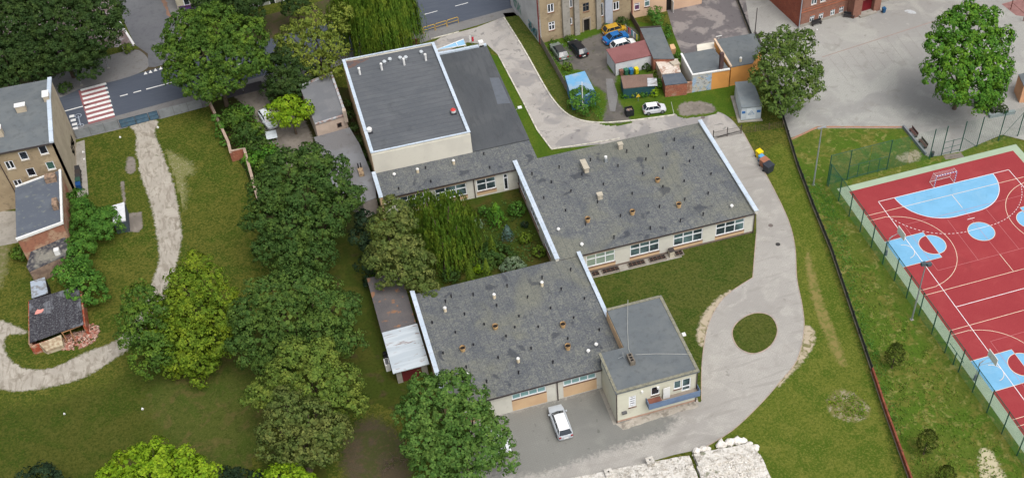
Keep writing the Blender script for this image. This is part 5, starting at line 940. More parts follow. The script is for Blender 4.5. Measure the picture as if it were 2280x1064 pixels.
for h in T_ + T2:
    window(S, bs, h, 2, 2, GLASS, bar=.09, split=.6, sillm=plain('stone_sill', (170, 150, 136)))
    MB().fbox(S, h[0] - .06, h[1] + .06, h[3], h[3] + .18, -.2, .05).build('lintel', plain('orange_brick', (158, 98, 74), .9, var=.15), bs)
MB().fbox(S, 0, S.L, 2.6, 2.75, 0, .08).fbox(S, 0, S.L, 3.1, 3.2, 0, .06).build('string_course', plain('orange_brick', (158, 98, 74), .9, var=.15), bs)
wf = Face(b0 + nb2 * 14, b0); MB().fbox(wf, 0, wf.L, 0, 12, -.3, .005).build('side_wall', mat('side_brick', (136, 70, 54), [(1.0, .45, .6, (150, 82, 62), .8, 8), (4, .5, .65, (112, 60, 50), .7, 6)], lines=((math.pi / 2, math.pi / 2, 0), .5, .16, .02, (160, 120, 100), .35)), bs)
MB().tube([(b0.x - .06, b0.y - .12, 12), (b0.x - .06, b0.y - .12, 0)], .08).build('downpipe', plain('grey_pipe', (150, 156, 164)), bs)
ue = S.uv(1884, 33)[0]; uf = ue + 5.3
o = MB().fbox(S, ue, ue + 1.6, 0, 12, .001, 1.7).fbox(S, uf - 1.3, uf, 0, 12, .001, 1.7).fbox(S, ue + 1.6, uf - 1.3, 2.8, 12, .001, 1.7).build('porch', BR, bs)
MB().fbox(S, ue + 1.6, uf - 1.3, .25, 2.8, .9, 1.0).build('door', mat('red_door', (112, 26, 34), [(2, .5, .6, (92, 20, 28), .8, 3)], rough=.6), o); MB().fbox(S, ue + 1.2, uf - .9, 0, .25, 1.0, 2.2).build('step', CONC, o)
Q = [b0 + nb2 * 14, b0, b1, b1 + nb2 * 14]; MB().prism([(q.x, q.y) for q in Q], 12, 12.4).build('roof', FELTD, bs); MB().path([b1 + nb2 * .3, b1 + nb2 * 14, b0 + nb2 * 14], .3, 0, 11.99).build('back_wall', BR, bs)
# buildings beyond the street (only their feet are in view)
def block(name, face_px, h, depth, wm, label, winpx=(), cat='house', z=0):
    a, b = [Vector(at(*q)[:2]) for q in face_px]; t = thing(name, (a.x, a.y, 0), label, cat); f = Face(a, b); wb = MB(); T = []
    for (u, v) in winpx: c = f.uv(u, v); T.append((c[0] - .5, c[0] + .5, c[1] - .75, c[1] + .75))
    f.wall(wb, 0, f.L, 0, h, T); n = -f.n; a2, b2 = a + n * depth, b + n * depth; wb.path([b + n * .15, b2, a2, a + n * .15], .3, 0, h - .01); wb.build('wall', wm, t)
    for q in T: window(f, t, q, 1, 1, GLASSD, bar=.12)
    MB().prism([(v_.x, v_.y) for v_ in (a, b, b2, a2)], h, h + .25).build('roof', FELTG, t); return t, f
t, f = block('street_house', ((556, 20), (668, -4)), 8, 9, mat('grey_green_wall', (138, 144, 138), [(.6, .45, .6, (150, 150, 138), .8, 6)]), 'grey green rendered house across the street with white framed windows', ((606, 2), (637, -4)))
MB().tube([f.pt(0, 8, .1), f.pt(0, 0, .1)], .08).build('downpipe', EAVE, t)
t, f = block('corner_house', ((400, 26), (470, 14)), 8, 10, plain('cream_corner', (186, 180, 160), .9, var=.1), 'cream corner house with purple base at the side street', ((415, 4), (440, 0)))
MB().fbox(f, 0, 3.6, 0, .9, 0, .03).build('painted_base', plain('purple_base', (92, 60, 120), .7), t)

# ------------------------------------------------------------------ garages behind the apartment house
def hut(name, roof, zr, wallm, roofm, label, zs=None, over=.0, wz=None, cat='garage', t=.12):
    P = [(p[0], p[1]) for p in pts(roof, zr)]; c = (sum(p[0] for p in P) / len(P), sum(p[1] for p in P) / len(P)); th_ = thing(name, (P[-1][0], P[-1][1], 0), label, cat)
    I = [(p[0] + (c[0] - p[0]) * over, p[1] + (c[1] - p[1]) * over) for p in P]; zs = zs or [zr] * len(P)
    MB().prism(I, 0, [q - t - .004 for q in zs]).build('wall', wallm, th_); MB().prism(P, [q - t for q in zs], zs).build('roof', roofm, th_); return th_, P, I
REDR = mat('maroon_roof', (126, 84, 84), [(.5, .45, .6, (116, 76, 76), .8, 6), (8, .45, .7, (138, 94, 92), .5, 4)], rough=.9)
WW = mat('white_wall', (196, 198, 200), [(.8, .45, .6, (184, 186, 190), .8, 6), (2, .6, .72, (150, 152, 150), .6, 8, 1, (0, 1.5, .5))], rough=.9)
t, P, I = hut('white_garage', [(1349.4, 113), (1441, 90.5), (1454, 122.7), (1369.4, 141.5)], 2.3, WW, REDR, 'white garage with maroon felt roof in the dirt yard', [2.5, 2.5, 2.3, 2.3], .03)
MB().tube([(I[3][0] - .1, I[3][1] - .1, 2.1), (I[3][0] - .1, I[3][1] - .1, 0)], .06).build('downpipe', EAVE, t)
t, P, I = hut('long_garage', [(1424.6, 63), (1471.6, 60), (1487, 97), (1502, 131), (1455, 131)], 2.6, BRICK, FELTG, 'long brick garage with blue grey felt roof', None, .02)
MB().path([P[0], P[1]], .2, 2.6, 2.75).build('roof_edge', EAVE, t)
t, P, I = hut('roofless_store', [(1458, 133), (1509, 131), (1516, 161), (1473, 165)], 2.0, mat('ruin_pale', (176, 158, 140), [(1.5, .45, .6, (140, 108, 88), .9, 8)]), mat('white_debris', (196, 184, 172), [(.8, .5, .58, (150, 116, 98), .8, 8), (3, .5, .6, (214, 208, 200), .7, 6)], bump=.06), 'ruined store with broken whitish slab roof between the garages')
MB().prism([(P[1][0] - 1.6, P[1][1] - .7), (P[1][0] - .3, P[1][1] - .6), (P[1][0] - .2, P[1][1] - 1.6), (P[1][0] - 1.3, P[1][1] - 1.7)], 2.0, 2.3).build('slab_piece', plain('beige_slab', (178, 168, 152), .9), t)
t, P, I = hut('brick_garage', [(1474, 167), (1517.4, 162), (1531, 184.5), (1481, 190)], 2.2, BRICK, mat('dark_felt_small', (82, 90, 100), [(1, .45, .6, (92, 98, 106), .8, 6)]), 'small raw brick garage with dark felt roof by the lawn', None, .03)
a_ = Face(at(1523, 210)[:2], at(1541, 206.5)[:2]); w_ = thing('brick_wall', a_.pt(0, 0), 'short rough brick wall between the brick garage and the muralled garage', 'wall'); MB().fbox(a_, 0, a_.L, 0, 1.9, -.3, 0).build('masonry', mat('mixed_masonry', (170, 140, 118), [(2, .45, .6, (140, 96, 76), .9, 8)]), w_)
t, P, I = hut('mural_garage', [(1517, 121), (1589, 108), (1625, 155), (1542, 168)], 3.1, CREAM, FELTG, 'grey roofed garage with weathered mural on its front wall')
MB().path([P[0], P[3], P[2]], .3, 3.1, 3.28).build('coping', VW, t); f = Face(I[3], I[2])
MB().fbox(f, .02, f.L * .52, .02, 2.9, .002, .02).build('mural', mat('mural', (176, 178, 178), [(.9, .5, .58, (140, 170, 200), .8, 5, 1), (1.3, .58, .64, (190, 172, 130), .8, 6, 1), (2.2, .56, .62, (118, 118, 120), .8, 8, 1)]), t)
MB().fbox(f, f.L * .52 + .01, f.L, .02, 2.95, .002, .03).build('orange_front', mat('orange_render', (214, 152, 84), [(.6, .45, .6, (204, 144, 80), .8, 6)]), t)
x, y, _ = at(1605.6, 154, 3.1); MB().box(x - .3, x + .25, y - .25, y + .25, 3.1, 5.9).build('chimney', mat('brown_stack', (88, 68, 66), [(2, .45, .6, (72, 58, 58), .8, 6)]), t)
t, P, I = hut('orange_garage', [(1591, 89), (1682, 74), (1697, 103.5), (1676, 141), (1628, 150)], 3.4, mat('orange_render', (214, 152, 84)), FELTG, 'largest garage with blue grey roof and orange front wall')
MB().path([P[0], P[4]], .3, 3.4, 3.62).build('coping', plain('peach_coping', (204, 180, 156), .9), t); MB().path([P[1], P[2]], .25, 3.4, 3.6).build('roof_edge', EAVE, t); vents(t, [(1649, 134)], 3.4, 'white')
hut('white_store', [(1551.5, 100), (1589, 94), (1595, 110), (1553, 116)], 2.3, plain('mint_wall', (170, 192, 186), .9), plain('white_tin', (214, 208, 194), .7, var=.06), 'white flat roofed store tucked behind the garages', cat='shed')
hut('plank_box', [(1491, 100), (1500, 98), (1505, 108), (1494, 110)], 1.0, plain('plank', (180, 140, 104), .9), plain('plank_top', (206, 170, 132), .9), 'low wooden box beside the long garage', cat='box')
t, P, I = hut('brown_shed', [(1382, 169), (1453, 165), (1458, 190), (1388, 197)], 1.9, plain('teal_wall', (38, 76, 82), .8, var=.1), mat('brown_roof', (118, 96, 86), [(.8, .45, .6, (106, 88, 80), .8, 6), (5, .5, .65, (130, 110, 98), .5, 6)]), 'low shed with brown roof and teal front', cat='shed')
PP_ = [(p[0], p[1]) for p in pts([(1441, 174), (1462, 174), (1464, 191), (1442, 192)], 2.0)]; MB().prism(PP_, 1.93, 1.98).build('tin_sheet', mat('tin_sheet', (176, 180, 184), [(1.4, .5, .58, (118, 112, 108), .9, 6, 0, (0, .5, 3))]), t)
t, P, I = hut('blue_shed', [(1258, 171), (1302, 161), (1327, 210), (1274, 222)], 2.0, plain('blue_wall', (72, 122, 160), .7, var=.1), mat('blue_roof', (104, 156, 194), [(.5, .45, .58, (142, 162, 180), .85, 5), (3, .55, .7, (88, 138, 178), .5, 6)], rough=.7), 'light blue tin shed inside the fenced yard', [2.1, 2.2, 2.2, 2.1], .02, cat='shed')
# transformer kiosk
t, P, I = hut('transformer_kiosk', [(1636, 183), (1676, 179), (1698, 236), (1651, 240)], 2.4, plain('kiosk_wall', (182, 190, 196), .7, var=.05), mat('kiosk_roof', (112, 120, 124), [(1, .45, .6, (122, 128, 130), .8, 6)]), 'grey white transformer kiosk with blue marks on its doors', None, .05, cat='kiosk')
f = Face(I[3], I[2]); L_ = f.L
d_ = MB().fbox(f, L_ * .27, L_ * .73, .2, 2.05, .002, .04).build('door', plain('kiosk_door', (196, 204, 210), .6), t)
BLU = plain('kiosk_blue', (52, 104, 164), .6)
MB().fbox(f, .1, L_ * .2, 1.2, 1.6, .002, .03).fbox(f, L_ * .78, L_ - .1, 1.2, 1.6, .002, .03).build('blue_panel', BLU, t)
mb = MB(); cx = L_ * .5
for a, b in (((cx - .45, .95), (cx, 1.6)), ((cx, 1.6), (cx + .45, .95)), ((cx - .45, .95), (cx + .45, .95)), ((cx - .2, 1.1), (cx + .2, 1.3))):
    q = Vector((b[0] - a[0], b[1] - a[1])).normalized(); nn = Vector((-q.y, q.x)) * .04
    mb.add([f.pt(a[0] + nn.x, a[1] + nn.y, .045), f.pt(a[0] - nn.x, a[1] - nn.y, .045), f.pt(b[0] - nn.x, b[1] - nn.y, .045), f.pt(b[0] + nn.x, b[1] + nn.y, .045)], [(0, 1, 2, 3), (3, 2, 1, 0)])
mb.build('emblem', plain('emblem_blue', (110, 150, 190)), d_)
f = Face(I[0], I[3]); MB().fbox(f, 1.5, f.L - .6, .2, 2.0, .002, .04).build('side_door', plain('kiosk_door', (196, 204, 210), .6), t)
c = P; MB().path([(I[0][0] - .35, I[0][1]), (I[3][0] - .35, I[3][1] - .35), (I[2][0] + .1, I[2][1] - .35)], .5, 0, .12).build('base', CONC, t)
# white stepped ruin at the lower edge
WS = mat('white_stone', (206, 202, 194), [(.5, .45, .6, (222, 219, 214), .8, 8), (.7, .52, .6, (168, 164, 156), .85, 8, .5), (1.2, .56, .62, (150, 144, 134), .6, 8, .5), (5, .52, .58, (226, 222, 216), .6, 4), (1.6, .6, .66, (120, 114, 104), .8, 10, 1), (3.5, .56, .64, (176, 166, 150), .7, 8), (.8, .66, .7, (112, 116, 92), .8, 8)], rough=.9, bump=.06, bscale=5, lines=((0, 0, .2), 1.9, 1.15, .025, (140, 134, 124), .5))
t = thing('white_stone_platform', at(1500, 1050, 0), 'cracked white stone platform with stepped slabs at the lower edge', 'platform')
def PX_(l, z): return [(p[0], p[1]) for p in pts(l, z)]
MB().prism(rag(PX_([(1240, 1068), (1500, 1018), (1535, 1012), (1556, 1064), (1560, 1130), (1200, 1130)], .5), .05, .8), 0, .45).build('lower_slab', WS, t)
for i, (a, b, c, d) in enumerate([((1545, 1010), (1672, 985), (1692, 1010), (1556, 1040)), ((1552, 1036), (1692, 1008), (1706, 1036), (1562, 1064)), ((1560, 1062), (1705, 1034), (1722, 1068), (1572, 1100)), ((1568, 1098), (1722, 1068), (1740, 1110), (1580, 1140))]):
    z = .75 - .0 * i; MB().prism(rag(PX_([a, b, c, d], z), .07, .7), 0, z - .1 * i).build('step_slab', WS, t)
for u, v in ((1447, 1026), (1355, 1052)):
    x, y, _ = at(u, v, .7); o = MB().box(x - .42, x + .42, y - .42, y + .42, .4, .95).build('pillar', WS, t); MB().cyl(x, y, .95, .97, .1, .1).build('pillar_hole', DARK, o)
STM = mat('white_rock', (214, 210, 204), [(2, .45, .6, (196, 190, 180), .8, 8)], rough=.9, bump=.05, bscale=4)
r_ = random.Random(5)
ICO = bpy.data.meshes.new('tmp'); import bmesh
bm_ = bmesh.new(); bmesh.ops.create_icosphere(bm_, subdivisions=2, radius=1); IV = np.array([v.co[:] for v in bm_.verts]); IF = [tuple(v.index for v in f_.verts) for f_ in bm_.faces]; bm_.free()
for i, (u, v, s) in enumerate([(1551, 1002, .5), (1566, 998, .5), (1576, 997, .38), (1607, 988, .62), (1625, 984, .6), (1642, 980, .62), (1655, 980, .5), (1668, 988, .5), (1682, 996, .5)]):
    x, y, _ = at(u, v, .4); rg = np.random.default_rng(i); Vv = IV * (1 + .12 * rg.normal(size=(len(IV), 1))) * [s, s * .85, s * .75] + [x, y, s * .5]
    o = link_mesh('boulder', Vv, IF, STM); tag(o, ['leftmost', 'second', 'third', 'fourth', 'fifth', 'sixth', 'seventh', 'eighth', 'rightmost'][i] + ' white boulder from the left on the rim of the stone platform', 'boulder', 'white boulders on the platform rim')

# ------------------------------------------------------------------ trees and shrubs
def T(name, label, kind, zc, lobes, cat='tree', tilt=.6, **kw):
    uc = sum(l[0] for l in lobes) / len(lobes); vc = sum(l[1] for l in lobes) / len(lobes); c = at(uc, vc, zc)
    L = []
    for l in lobes:
        r = l[2] * mpx(l[0], l[1], zc); z = zc + (vc - l[1]) * mpx(l[0], l[1], zc) * tilt + (l[3] if len(l) > 3 else 0)
        L.append((l[0], l[1], l[2], max(z, r * .55)))
    # trunk foot under the crown centre
    d = np.array([c[0], c[1], -CH]); k_ = R.T @ np.array([c[0], c[1], -CH]); base = (PX - F * k_[0] / k_[2], PY + F * k_[1] / k_[2])
    return tree(name, base, L, kind, label, cat, **kw)
T('broadleaf_tree', 'huge dark green tree spreading over the parking bay in the top left corner', 'dark', 8, [(60, 50, 72), (130, 45, 78), (200, 75, 60), (150, 115, 55), (75, 110, 55), (222, 28, 48), (10, 30, 60), (100, -10, 70), (185, 115, 40), (95, 150, 38)])
T('broadleaf_tree', 'smaller dark tree at the left edge above the tenement roof', 'dark', 6, [(15, 130, 42), (38, 160, 26), (-15, 160, 40), (20, 185, 22)])
T('broadleaf_tree', 'broad green tree standing over the street right of the blue gate', 'mid', 8, [(425, 75, 52), (480, 65, 55), (540, 85, 50), (400, 120, 40), (460, 120, 55), (530, 130, 55), (565, 145, 32), (400, 165, 32), (440, 185, 40), (500, 180, 40), (470, 205, 25)])
T('broadleaf_tree', 'dark tree behind the broad green street tree at the top edge', 'dark', 7, [(470, 12, 38), (520, 8, 42), (560, 18, 28), (500, -30, 50), (590, -20, 30)])
T('broadleaf_tree', 'small dark tree by the grey green house across the street', 'dark', 4, [(655, 8, 24), (672, 20, 18), (648, 25, 15)], tilt=.4)
T('sparse_tree', 'loose olive tree with see-through crown left of the willow by the street', 'sparse', 7, [(690, 50, 36), (735, 60, 34), (650, 90, 32), (700, 100, 36), (745, 110, 30), (660, 125, 28), (710, 145, 30), (740, 150, 22), (635, 110, 18), (760, 30, 22)], dens=.75, size=.3)
willow('weeping_willow', (832, 92), [(800, -5, 52, 9.5, 8.5), (850, -22, 56, 10.5, 9.5), (885, 0, 40, 9.5, 8.0), (760, 15, 30, 7.5, 6.0), (850, 20, 50, 8.5, 7.5), (815, 30, 40, 8, 7)], 'large weeping willow hanging over the pavement behind the sports hall', n=620)
T('broadleaf_tree', 'dark green dense tree between the garden gate and the garden house', 'dark', 4.2, [(612, 150, 28), (645, 140, 30), (675, 165, 24), (630, 185, 34), (660, 200, 26), (605, 200, 20), (640, 115, 22)])
T('small_tree', 'bright lime green little tree over the garden car', 'lime', 3.8, [(640, 236, 26), (618, 250, 22), (668, 243, 24), (645, 262, 26), (625, 268, 16), (688, 248, 10)], size=.28, trunk=.14)
T('broadleaf_tree', 'very large dark green tree in the middle left beside the long annex', 'deep', 7.5, [(640, 385, 52), (695, 370, 45), (735, 405, 45), (610, 430, 50), (680, 440, 60), (775, 440, 32), (745, 470, 42), (595, 490, 44), (650, 510, 58), (715, 510, 48), (600, 555, 36), (660, 570, 48), (710, 570, 35), (640, 600, 30)])
T('chestnut_tree', 'big round dark green chestnut in the middle of the tree row', 'chest', 7, [(610, 660, 48), (660, 640, 46), (710, 660, 48), (755, 690, 44), (560, 700, 42), (640, 710, 60), (720, 730, 50), (580, 750, 46), (540, 760, 30), (640, 780, 50), (775, 760, 32), (600, 800, 36), (560, 800, 26)])
T('chestnut_tree', 'olive green chestnut below the biggest round one in the tree row', 'olive', 7, [(660, 790, 34), (710, 800, 42), (640, 835, 44), (700, 850, 54), (760, 850, 44), (600, 870, 36), (780, 900, 34), (570, 890, 24), (735, 900, 40)])
T('chestnut_tree', 'lowest brownish olive chestnut of the tree row', 'brown', 6, [(640, 910, 42), (690, 930, 44), (620, 960, 40), (670, 985, 48), (735, 960, 42), (600, 1000, 26), (715, 1010, 34), (650, 1030, 32)])
T('broadleaf_tree', 'loose green tree half covering the gravel track', 'mid', 5.5, [(310, 665, 34), (345, 690, 30), (300, 710, 34), (330, 740, 38), (290, 750, 26), (350, 780, 34), (315, 790, 26), (330, 820, 22)], dens=1.0)
T('broadleaf_tree', 'yellow green bushy tree right of the gravel track', 'yellow', 5.5, [(440, 590, 26), (400, 625, 26), (350, 745, 30), (515, 735, 30), (465, 630, 34), (420, 650, 39), (500, 665, 26), (380, 690, 39), (440, 700, 47), (490, 710, 39), (370, 740, 41), (425, 760, 53), (480, 760, 39), (400, 800, 39), (445, 810, 37)], dens=1.3)
T('broadleaf_tree', 'full green tree leaning over the car yard in front of the low wing', 'maple', 6.8, [(950, 875, 40), (1010, 865, 42), (1055, 895, 36), (920, 920, 40), (985, 925, 55), (1050, 940, 48), (1095, 960, 36), (940, 980, 45), (1010, 1000, 52), (1080, 1010, 42), (960, 1040, 44), (1040, 1060, 40), (1135, 1030, 22), (1120, 985, 18)])
T('broadleaf_tree', 'bright lime green crown rising from the lower left edge', 'lime', 7, [(345, 1022, 40), (395, 1030, 36), (290, 1035, 34), (440, 1055, 34), (255, 1065, 32), (340, 1070, 55), (400, 1080, 50), (300, 1090, 50)])
T('broadleaf_tree', 'small lime green crown tip at the lower edge right of the large lime one', 'lime', 5, [(620, 1062, 24), (650, 1058, 22), (590, 1078, 26), (680, 1078, 24), (640, 1090, 40)], size=.3)
T('poplar_tree', 'olive green tree with open crown beside the transformer kiosk', 'poplar', 6, [(1740, 100, 32), (1785, 98, 30), (1712, 130, 30), (1760, 140, 36), (1802, 160, 28), (1705, 175, 32), (1750, 180, 36), (1800, 200, 28), (1730, 215, 32), (1770, 228, 26), (1735, 245, 18), (1700, 90, 14), (1815, 190, 18)], dens=1.15)
T('broadleaf_tree', 'fresh green round tree standing alone in the paved school yard', 'bright', 9.5, [(2150, 38, 32), (2120, 65, 36), (2180, 60, 40), (2095, 110, 34), (2145, 110, 46), (2200, 105, 42), (2085, 160, 28), (2130, 165, 44), (2185, 165, 46), (2215, 150, 34), (2120, 205, 32), (2170, 210, 40), (2205, 205, 28), (2235, 80, 18), (2165, 10, 14), (2075, 90, 14)], size=.34, clump=1.0)
T('dark_shrub', 'dark narrow conifer just right of the round school yard tree', 'pine', 2.6, [(2228, 180, 12), (2222, 200, 14), (2215, 218, 14)], cat='conifer', size=.25, trunk=.1)
T('linden_tree', 'brownish green tree rising beside the courtyard willow', 'brown', 6, [(878, 468, 30), (850, 500, 26), (900, 495, 30), (870, 545, 40), (838, 575, 26), (915, 555, 32), (945, 585, 24), (890, 605, 34), (935, 620, 32), (860, 620, 22), (955, 645, 22)])
willow('weeping_willow', (995, 610), [(948, 452, 38, 6.6, 4.6), (1000, 455, 42, 6.6, 4.6), (965, 490, 44, 6.0, 5.0), (1020, 505, 36, 5.4, 4.6), (1040, 480, 22, 5.2, 4), (990, 530, 42, 5.0, 4.6), (1022, 545, 30, 4.2, 3.8)], 'weeping willow in the enclosed courtyard garden', n=420)
T('dark_conifer', 'blue black conifers squeezed between annex and courtyard', 'pine', 3.5, [(815, 490, 22), (800, 530, 20), (825, 560, 22), (812, 595, 20), (830, 630, 18)], cat='conifer', trunk=.12)
cone_tree('young_maple', (1108, 500), 3.6, 1.35, 'bright', 'bright green pyramid shaped young tree in the courtyard', 'tree', size=.26)
cone_tree('blue_spruce', (1131, 532), 2.3, .85, 'bluespruce', 'small blue spruce in the courtyard garden', size=.16)
cone_tree('thuja', (1098, 572), 3.6, .75, 'thuja', 'narrow thuja rising out of the spreading courtyard juniper', 'thuja', size=.16)
cone_tree('thuja', pxof(at(1045, 600, 4)[0], 101.7), 5.6, .85, 'thuja', 'left pointed thuja beside the low wing roof', 'thuja', size=.18)
cone_tree('thuja', pxof(at(1083, 595, 4)[0], 101.7), 5.2, .8, 'thuja', 'right pointed thuja beside the low wing roof', 'thuja', size=.18)
bush('juniper', (1102, 560), 34, 1.0, 'deep', 'wide spreading juniper in the courtyard', size=.2, zsq=.35, extra=[(1075, 568, 20, .8), (1130, 575, 22, .8), (1085, 590, 18, .7)])
bush('silver_shrub', (1143, 590), 20, .9, 'silver', 'silvery leaved shrub at the courtyard corner near the low wing', size=.2, extra=[(1125, 596, 12, .7), (1160, 592, 12, .7)])
for u, v, r, k, l in ((1066, 598, 11, 'lime', 'small lime bush between the two pointed thujas'), (1170, 530, 14, 'thuja', 'yellowish round bush in the courtyard lawn'), (1168, 500, 8, 'pine', 'small dark bush near the classroom wall'), (1200, 560, 14, 'grass', 'light green bush in the courtyard corner'), (1060, 500, 14, 'silver', 'greyish shrub beside the courtyard willow'), (1050, 540, 16, 'deep', 'dark green shrub under the courtyard willow'), (1005, 612, 20, 'deep', 'low dark shrub beside the left pointed thuja'), (1150, 465, 18, 'ivy', 'low green shrub beside the pyramid shaped young tree'), (1080, 470, 13, 'ivy', 'small shrub left of the pyramid shaped young tree'), (840, 612, 11, 'bright', 'bright little bush at the end of the felt shed')):
    bush('garden_bush', (u, v), r, r * .05, k, l, size=.2)
for u, v, r, z, k, l in ((520, 262, 24, 2, 'mid', 'leafy bush by the garden wall near the street'), (548, 250, 16, 1.5, 'ivy', 'smaller bush beside the leafy one by the garden wall'), (545, 298, 24, 1.8, 'deep', 'round bush left of the silver garden car'), (570, 290, 18, 1.6, 'mid', 'light bush touching the silver garden car'), (575, 325, 22, 1.6, 'deep', 'bush behind the white garden table'), (600, 342, 20, 1.2, 'bright', 'fresh green bush below the white garden table'), (565, 355, 20, 1.2, 'bright', 'fresh green bush along the brick garden wall'), (590, 375, 22, 1.5, 'mid', 'bush between brick wall and large dark tree'), (625, 352, 14, 1, 'ivy', 'low bush at the end of the garden yard')):
    bush('garden_shrub', (u, v), r, z, k, l, size=.25)
T('ivy', 'climbing ivy covering the upper garden wall', 'ivy', 1.0, [(484, 262, 9), (488, 282, 10), (494, 302, 10), (502, 320, 9)], cat='ivy', trunk=.04, size=.2, parts=('foliage', 'stem'))
T('ivy', 'dark ivy filling the gap between garden annex and sports hall', 'dark', 1.3, [(772, 232, 8), (779, 258, 9), (788, 285, 9), (797, 315, 10), (806, 345, 10), (815, 372, 10), (824, 400, 10), (833, 428, 10), (840, 448, 9)], cat='ivy', tilt=0, trunk=.04, size=.25, parts=('foliage', 'stem'))
T('creeper_mass', 'thick creepers climbing between the brick annex and the white garden shed', 'ivy', 1.7, [(172, 445, 18), (180, 462, 18), (185, 478, 22), (205, 488, 22), (218, 484, 18), (232, 488, 20), (248, 476, 14), (252, 492, 14), (250, 508, 18), (235, 516, 18), (222, 515, 20), (203, 508, 20), (185, 505, 22), (188, 530, 20), (175, 545, 20), (190, 558, 18), (170, 572, 18), (185, 585, 18), (155, 560, 14), (150, 528, 14), (140, 590, 14)], cat='creeper', tilt=.05, trunk=.06, size=.2, dens=1.8, parts=('foliage', 'stem'))
T('round_bush', 'big round bush above the collapsed brick shed', 'ivy', 1.9, [(195, 635, 30), (215, 655, 24), (180, 655, 26), (160, 620, 22), (140, 612, 18), (175, 600, 18)], cat='bush', tilt=.2, trunk=.08, size=.26, parts=('foliage', 'stem'))
bush('garden_bush', (45, 562), 17, 1.2, 'mid', 'round bush at the left corner of the ruined shed', size=.22)
bush('street_bush', (145, 196), 13, .8, 'deep', 'low bush at the street corner behind the tenement gable', size=.22)
bush('street_bush', (282, 108), 12, .5, 'olive', 'dry yellowish bush at the corner of the parking bay', size=.2)
T('dark_conifer', 'dark bushy crown at the lower left edge', 'pine', 2.5, [(95, 1058, 24), (60, 1070, 22), (130, 1072, 20)], cat='bush', trunk=.1)
T('dark_conifer', 'dark hedge at the lower edge between the two lime crowns', 'pine', 1.0, [(500, 1058, 16), (535, 1056, 16), (570, 1062, 14)], cat='hedge', trunk=.06, size=.25)
T('yard_bush', 'dense bush beside the white pole and the blue shed', 'ivy', 1.5, [(1290, 215, 20), (1310, 222, 20), (1298, 236, 20), (1278, 228, 14)], cat='bush', tilt=.3, trunk=.06, size=.24, parts=('foliage', 'stem'))
T('tall_bush', 'tall bush in front of the peach house', 'ivy', 1.6, [(1458, 28, 13), (1466, 48, 14), (1478, 68, 12), (1486, 82, 9)], cat='bush', tilt=.1, trunk=.06, size=.24, parts=('foliage', 'stem'))
for u, v, r, k, l in ((1392, 213, 8, 'bright', 'leftmost small shrub in front of the teal fronted shed'), (1412, 206, 11, 'yellow', 'yellow green shrub in front of the teal fronted shed'), (1432, 210, 9, 'ivy', 'middle shrub in front of the teal fronted shed'), (1455, 206, 11, 'lime', 'lime shrub in front of the teal fronted shed'), (1468, 186, 11, 'ivy', 'climbing bush at the side of the brick garage'), (1462, 165, 9, 'olive', 'scrubby bush at the corner of the ruined store'), (1440, 150, 10, 'dark', 'dark bush at the wall of the white garage'), (1512, 125, 9, 'ivy', 'little bush between the garages and the back yard'), (1385, 52, 14, 'dark', 'dark bush behind the yellow car'), (1352, 62, 10, 'ivy', 'overgrown bush left of the yellow car'), (1268, 88, 10, 'mid', 'weeds at the foot of the apartment house'), (1232, 96, 9, 'mid', 'weeds under the lower left apartment window'), (1264, 150, 10, 'grass', 'pale bush beside the yard fence')):
    bush('yard_shrub', (u, v), r, r * .045, k, l, size=.2)
for u, v, l in ((1986, 818, 'upper round topped thuja on a short stem by the dark fence'), (2056, 1010, 'middle round topped thuja on a short stem beside the rusty fence'), (2096, 1090, 'lowest round topped thuja cut by the lower edge')):
    cone_tree('ball_thuja', (u, v), 3.3, 1.2, 'dthuja', l, 'thuja', trunk_h=1.0, shape='ball', size=.2)
# planter
pl = thing('planter_box', at(2205, 258, 0), 'long raised planter with shrubs beside the court gate', 'planter')
a, b = at(2165, 235, 0), at(2230, 258, 0)
MB().path([at(2172, 222, 0)[:2], at(2205, 262, 0)[:2], at(2258, 252, 0)[:2]], .5, 0, .5).build('box', plain('planter_grey', (130, 140, 142), .8, var=.1), pl)
bush('planter_shrub', (2195, 232), 16, .9, 'dark', 'dark shrub growing in the long raised planter', size=.22, extra=[(2215, 238, 15, .8), (2182, 222, 12, .8), (2235, 244, 10, .7)])
# weeds: tufts scattered in the rough strips
def tufts(name, poly, n, kind, label, size=(.12, .3), seed=1, z=.05):
    rg = np.random.default_rng(seed); P = [(p[0], p[1]) for p in poly]; xs = [p[0] for p in P]; ys = [p[1] for p in P]; C = []
    while len(C) < n:
        x, y = rg.uniform(min(xs), max(xs)), rg.uniform(min(ys), max(ys)); ins = False; j = len(P) - 1
        for i in range(len(P)):
            if (P[i][1] > y) != (P[j][1] > y) and x < (P[j][0] - P[i][0]) * (y - P[i][1]) / (P[j][1] - P[i][1]) + P[i][0]: ins = not ins
            j = i
        if ins:
            k_ = int(rg.integers(2, 7)); s = rg.uniform(.1, .5)
            for _ in range(k_): C.append((x + rg.normal() * s, y + rg.normal() * s, z + rg.uniform(0, .18)))
    C = np.array(C[:n]); N = rg.normal(size=(len(C), 3)) * .5 + [0, -.2, .8]
    V, Fa = leaf_arrays(C, N, rg.uniform(size[0], size[1]), rg); o = link_mesh(name, V, Fa, LM[kind]); tag(o, label, 'weeds', kind='stuff'); return o
tufts('weeds', pts([(1780, 380), (1840, 425), (1885, 520), (1905, 640), (1945, 760), (1975, 860), (2015, 980), (1990, 960), (1945, 830), (1900, 700), (1850, 540), (1800, 430)]), 2600, 'ivy', 'bright weeds along the right side of the dark boundary fence', seed=2)
tufts('weeds', pts([(1880, 520), (2060, 770), (2280, 1064), (2040, 1064), (1960, 840), (1900, 640)]), 2600, 'grass', 'scattered weeds on the slope beside the court fence', seed=3, size=(.1, .22))
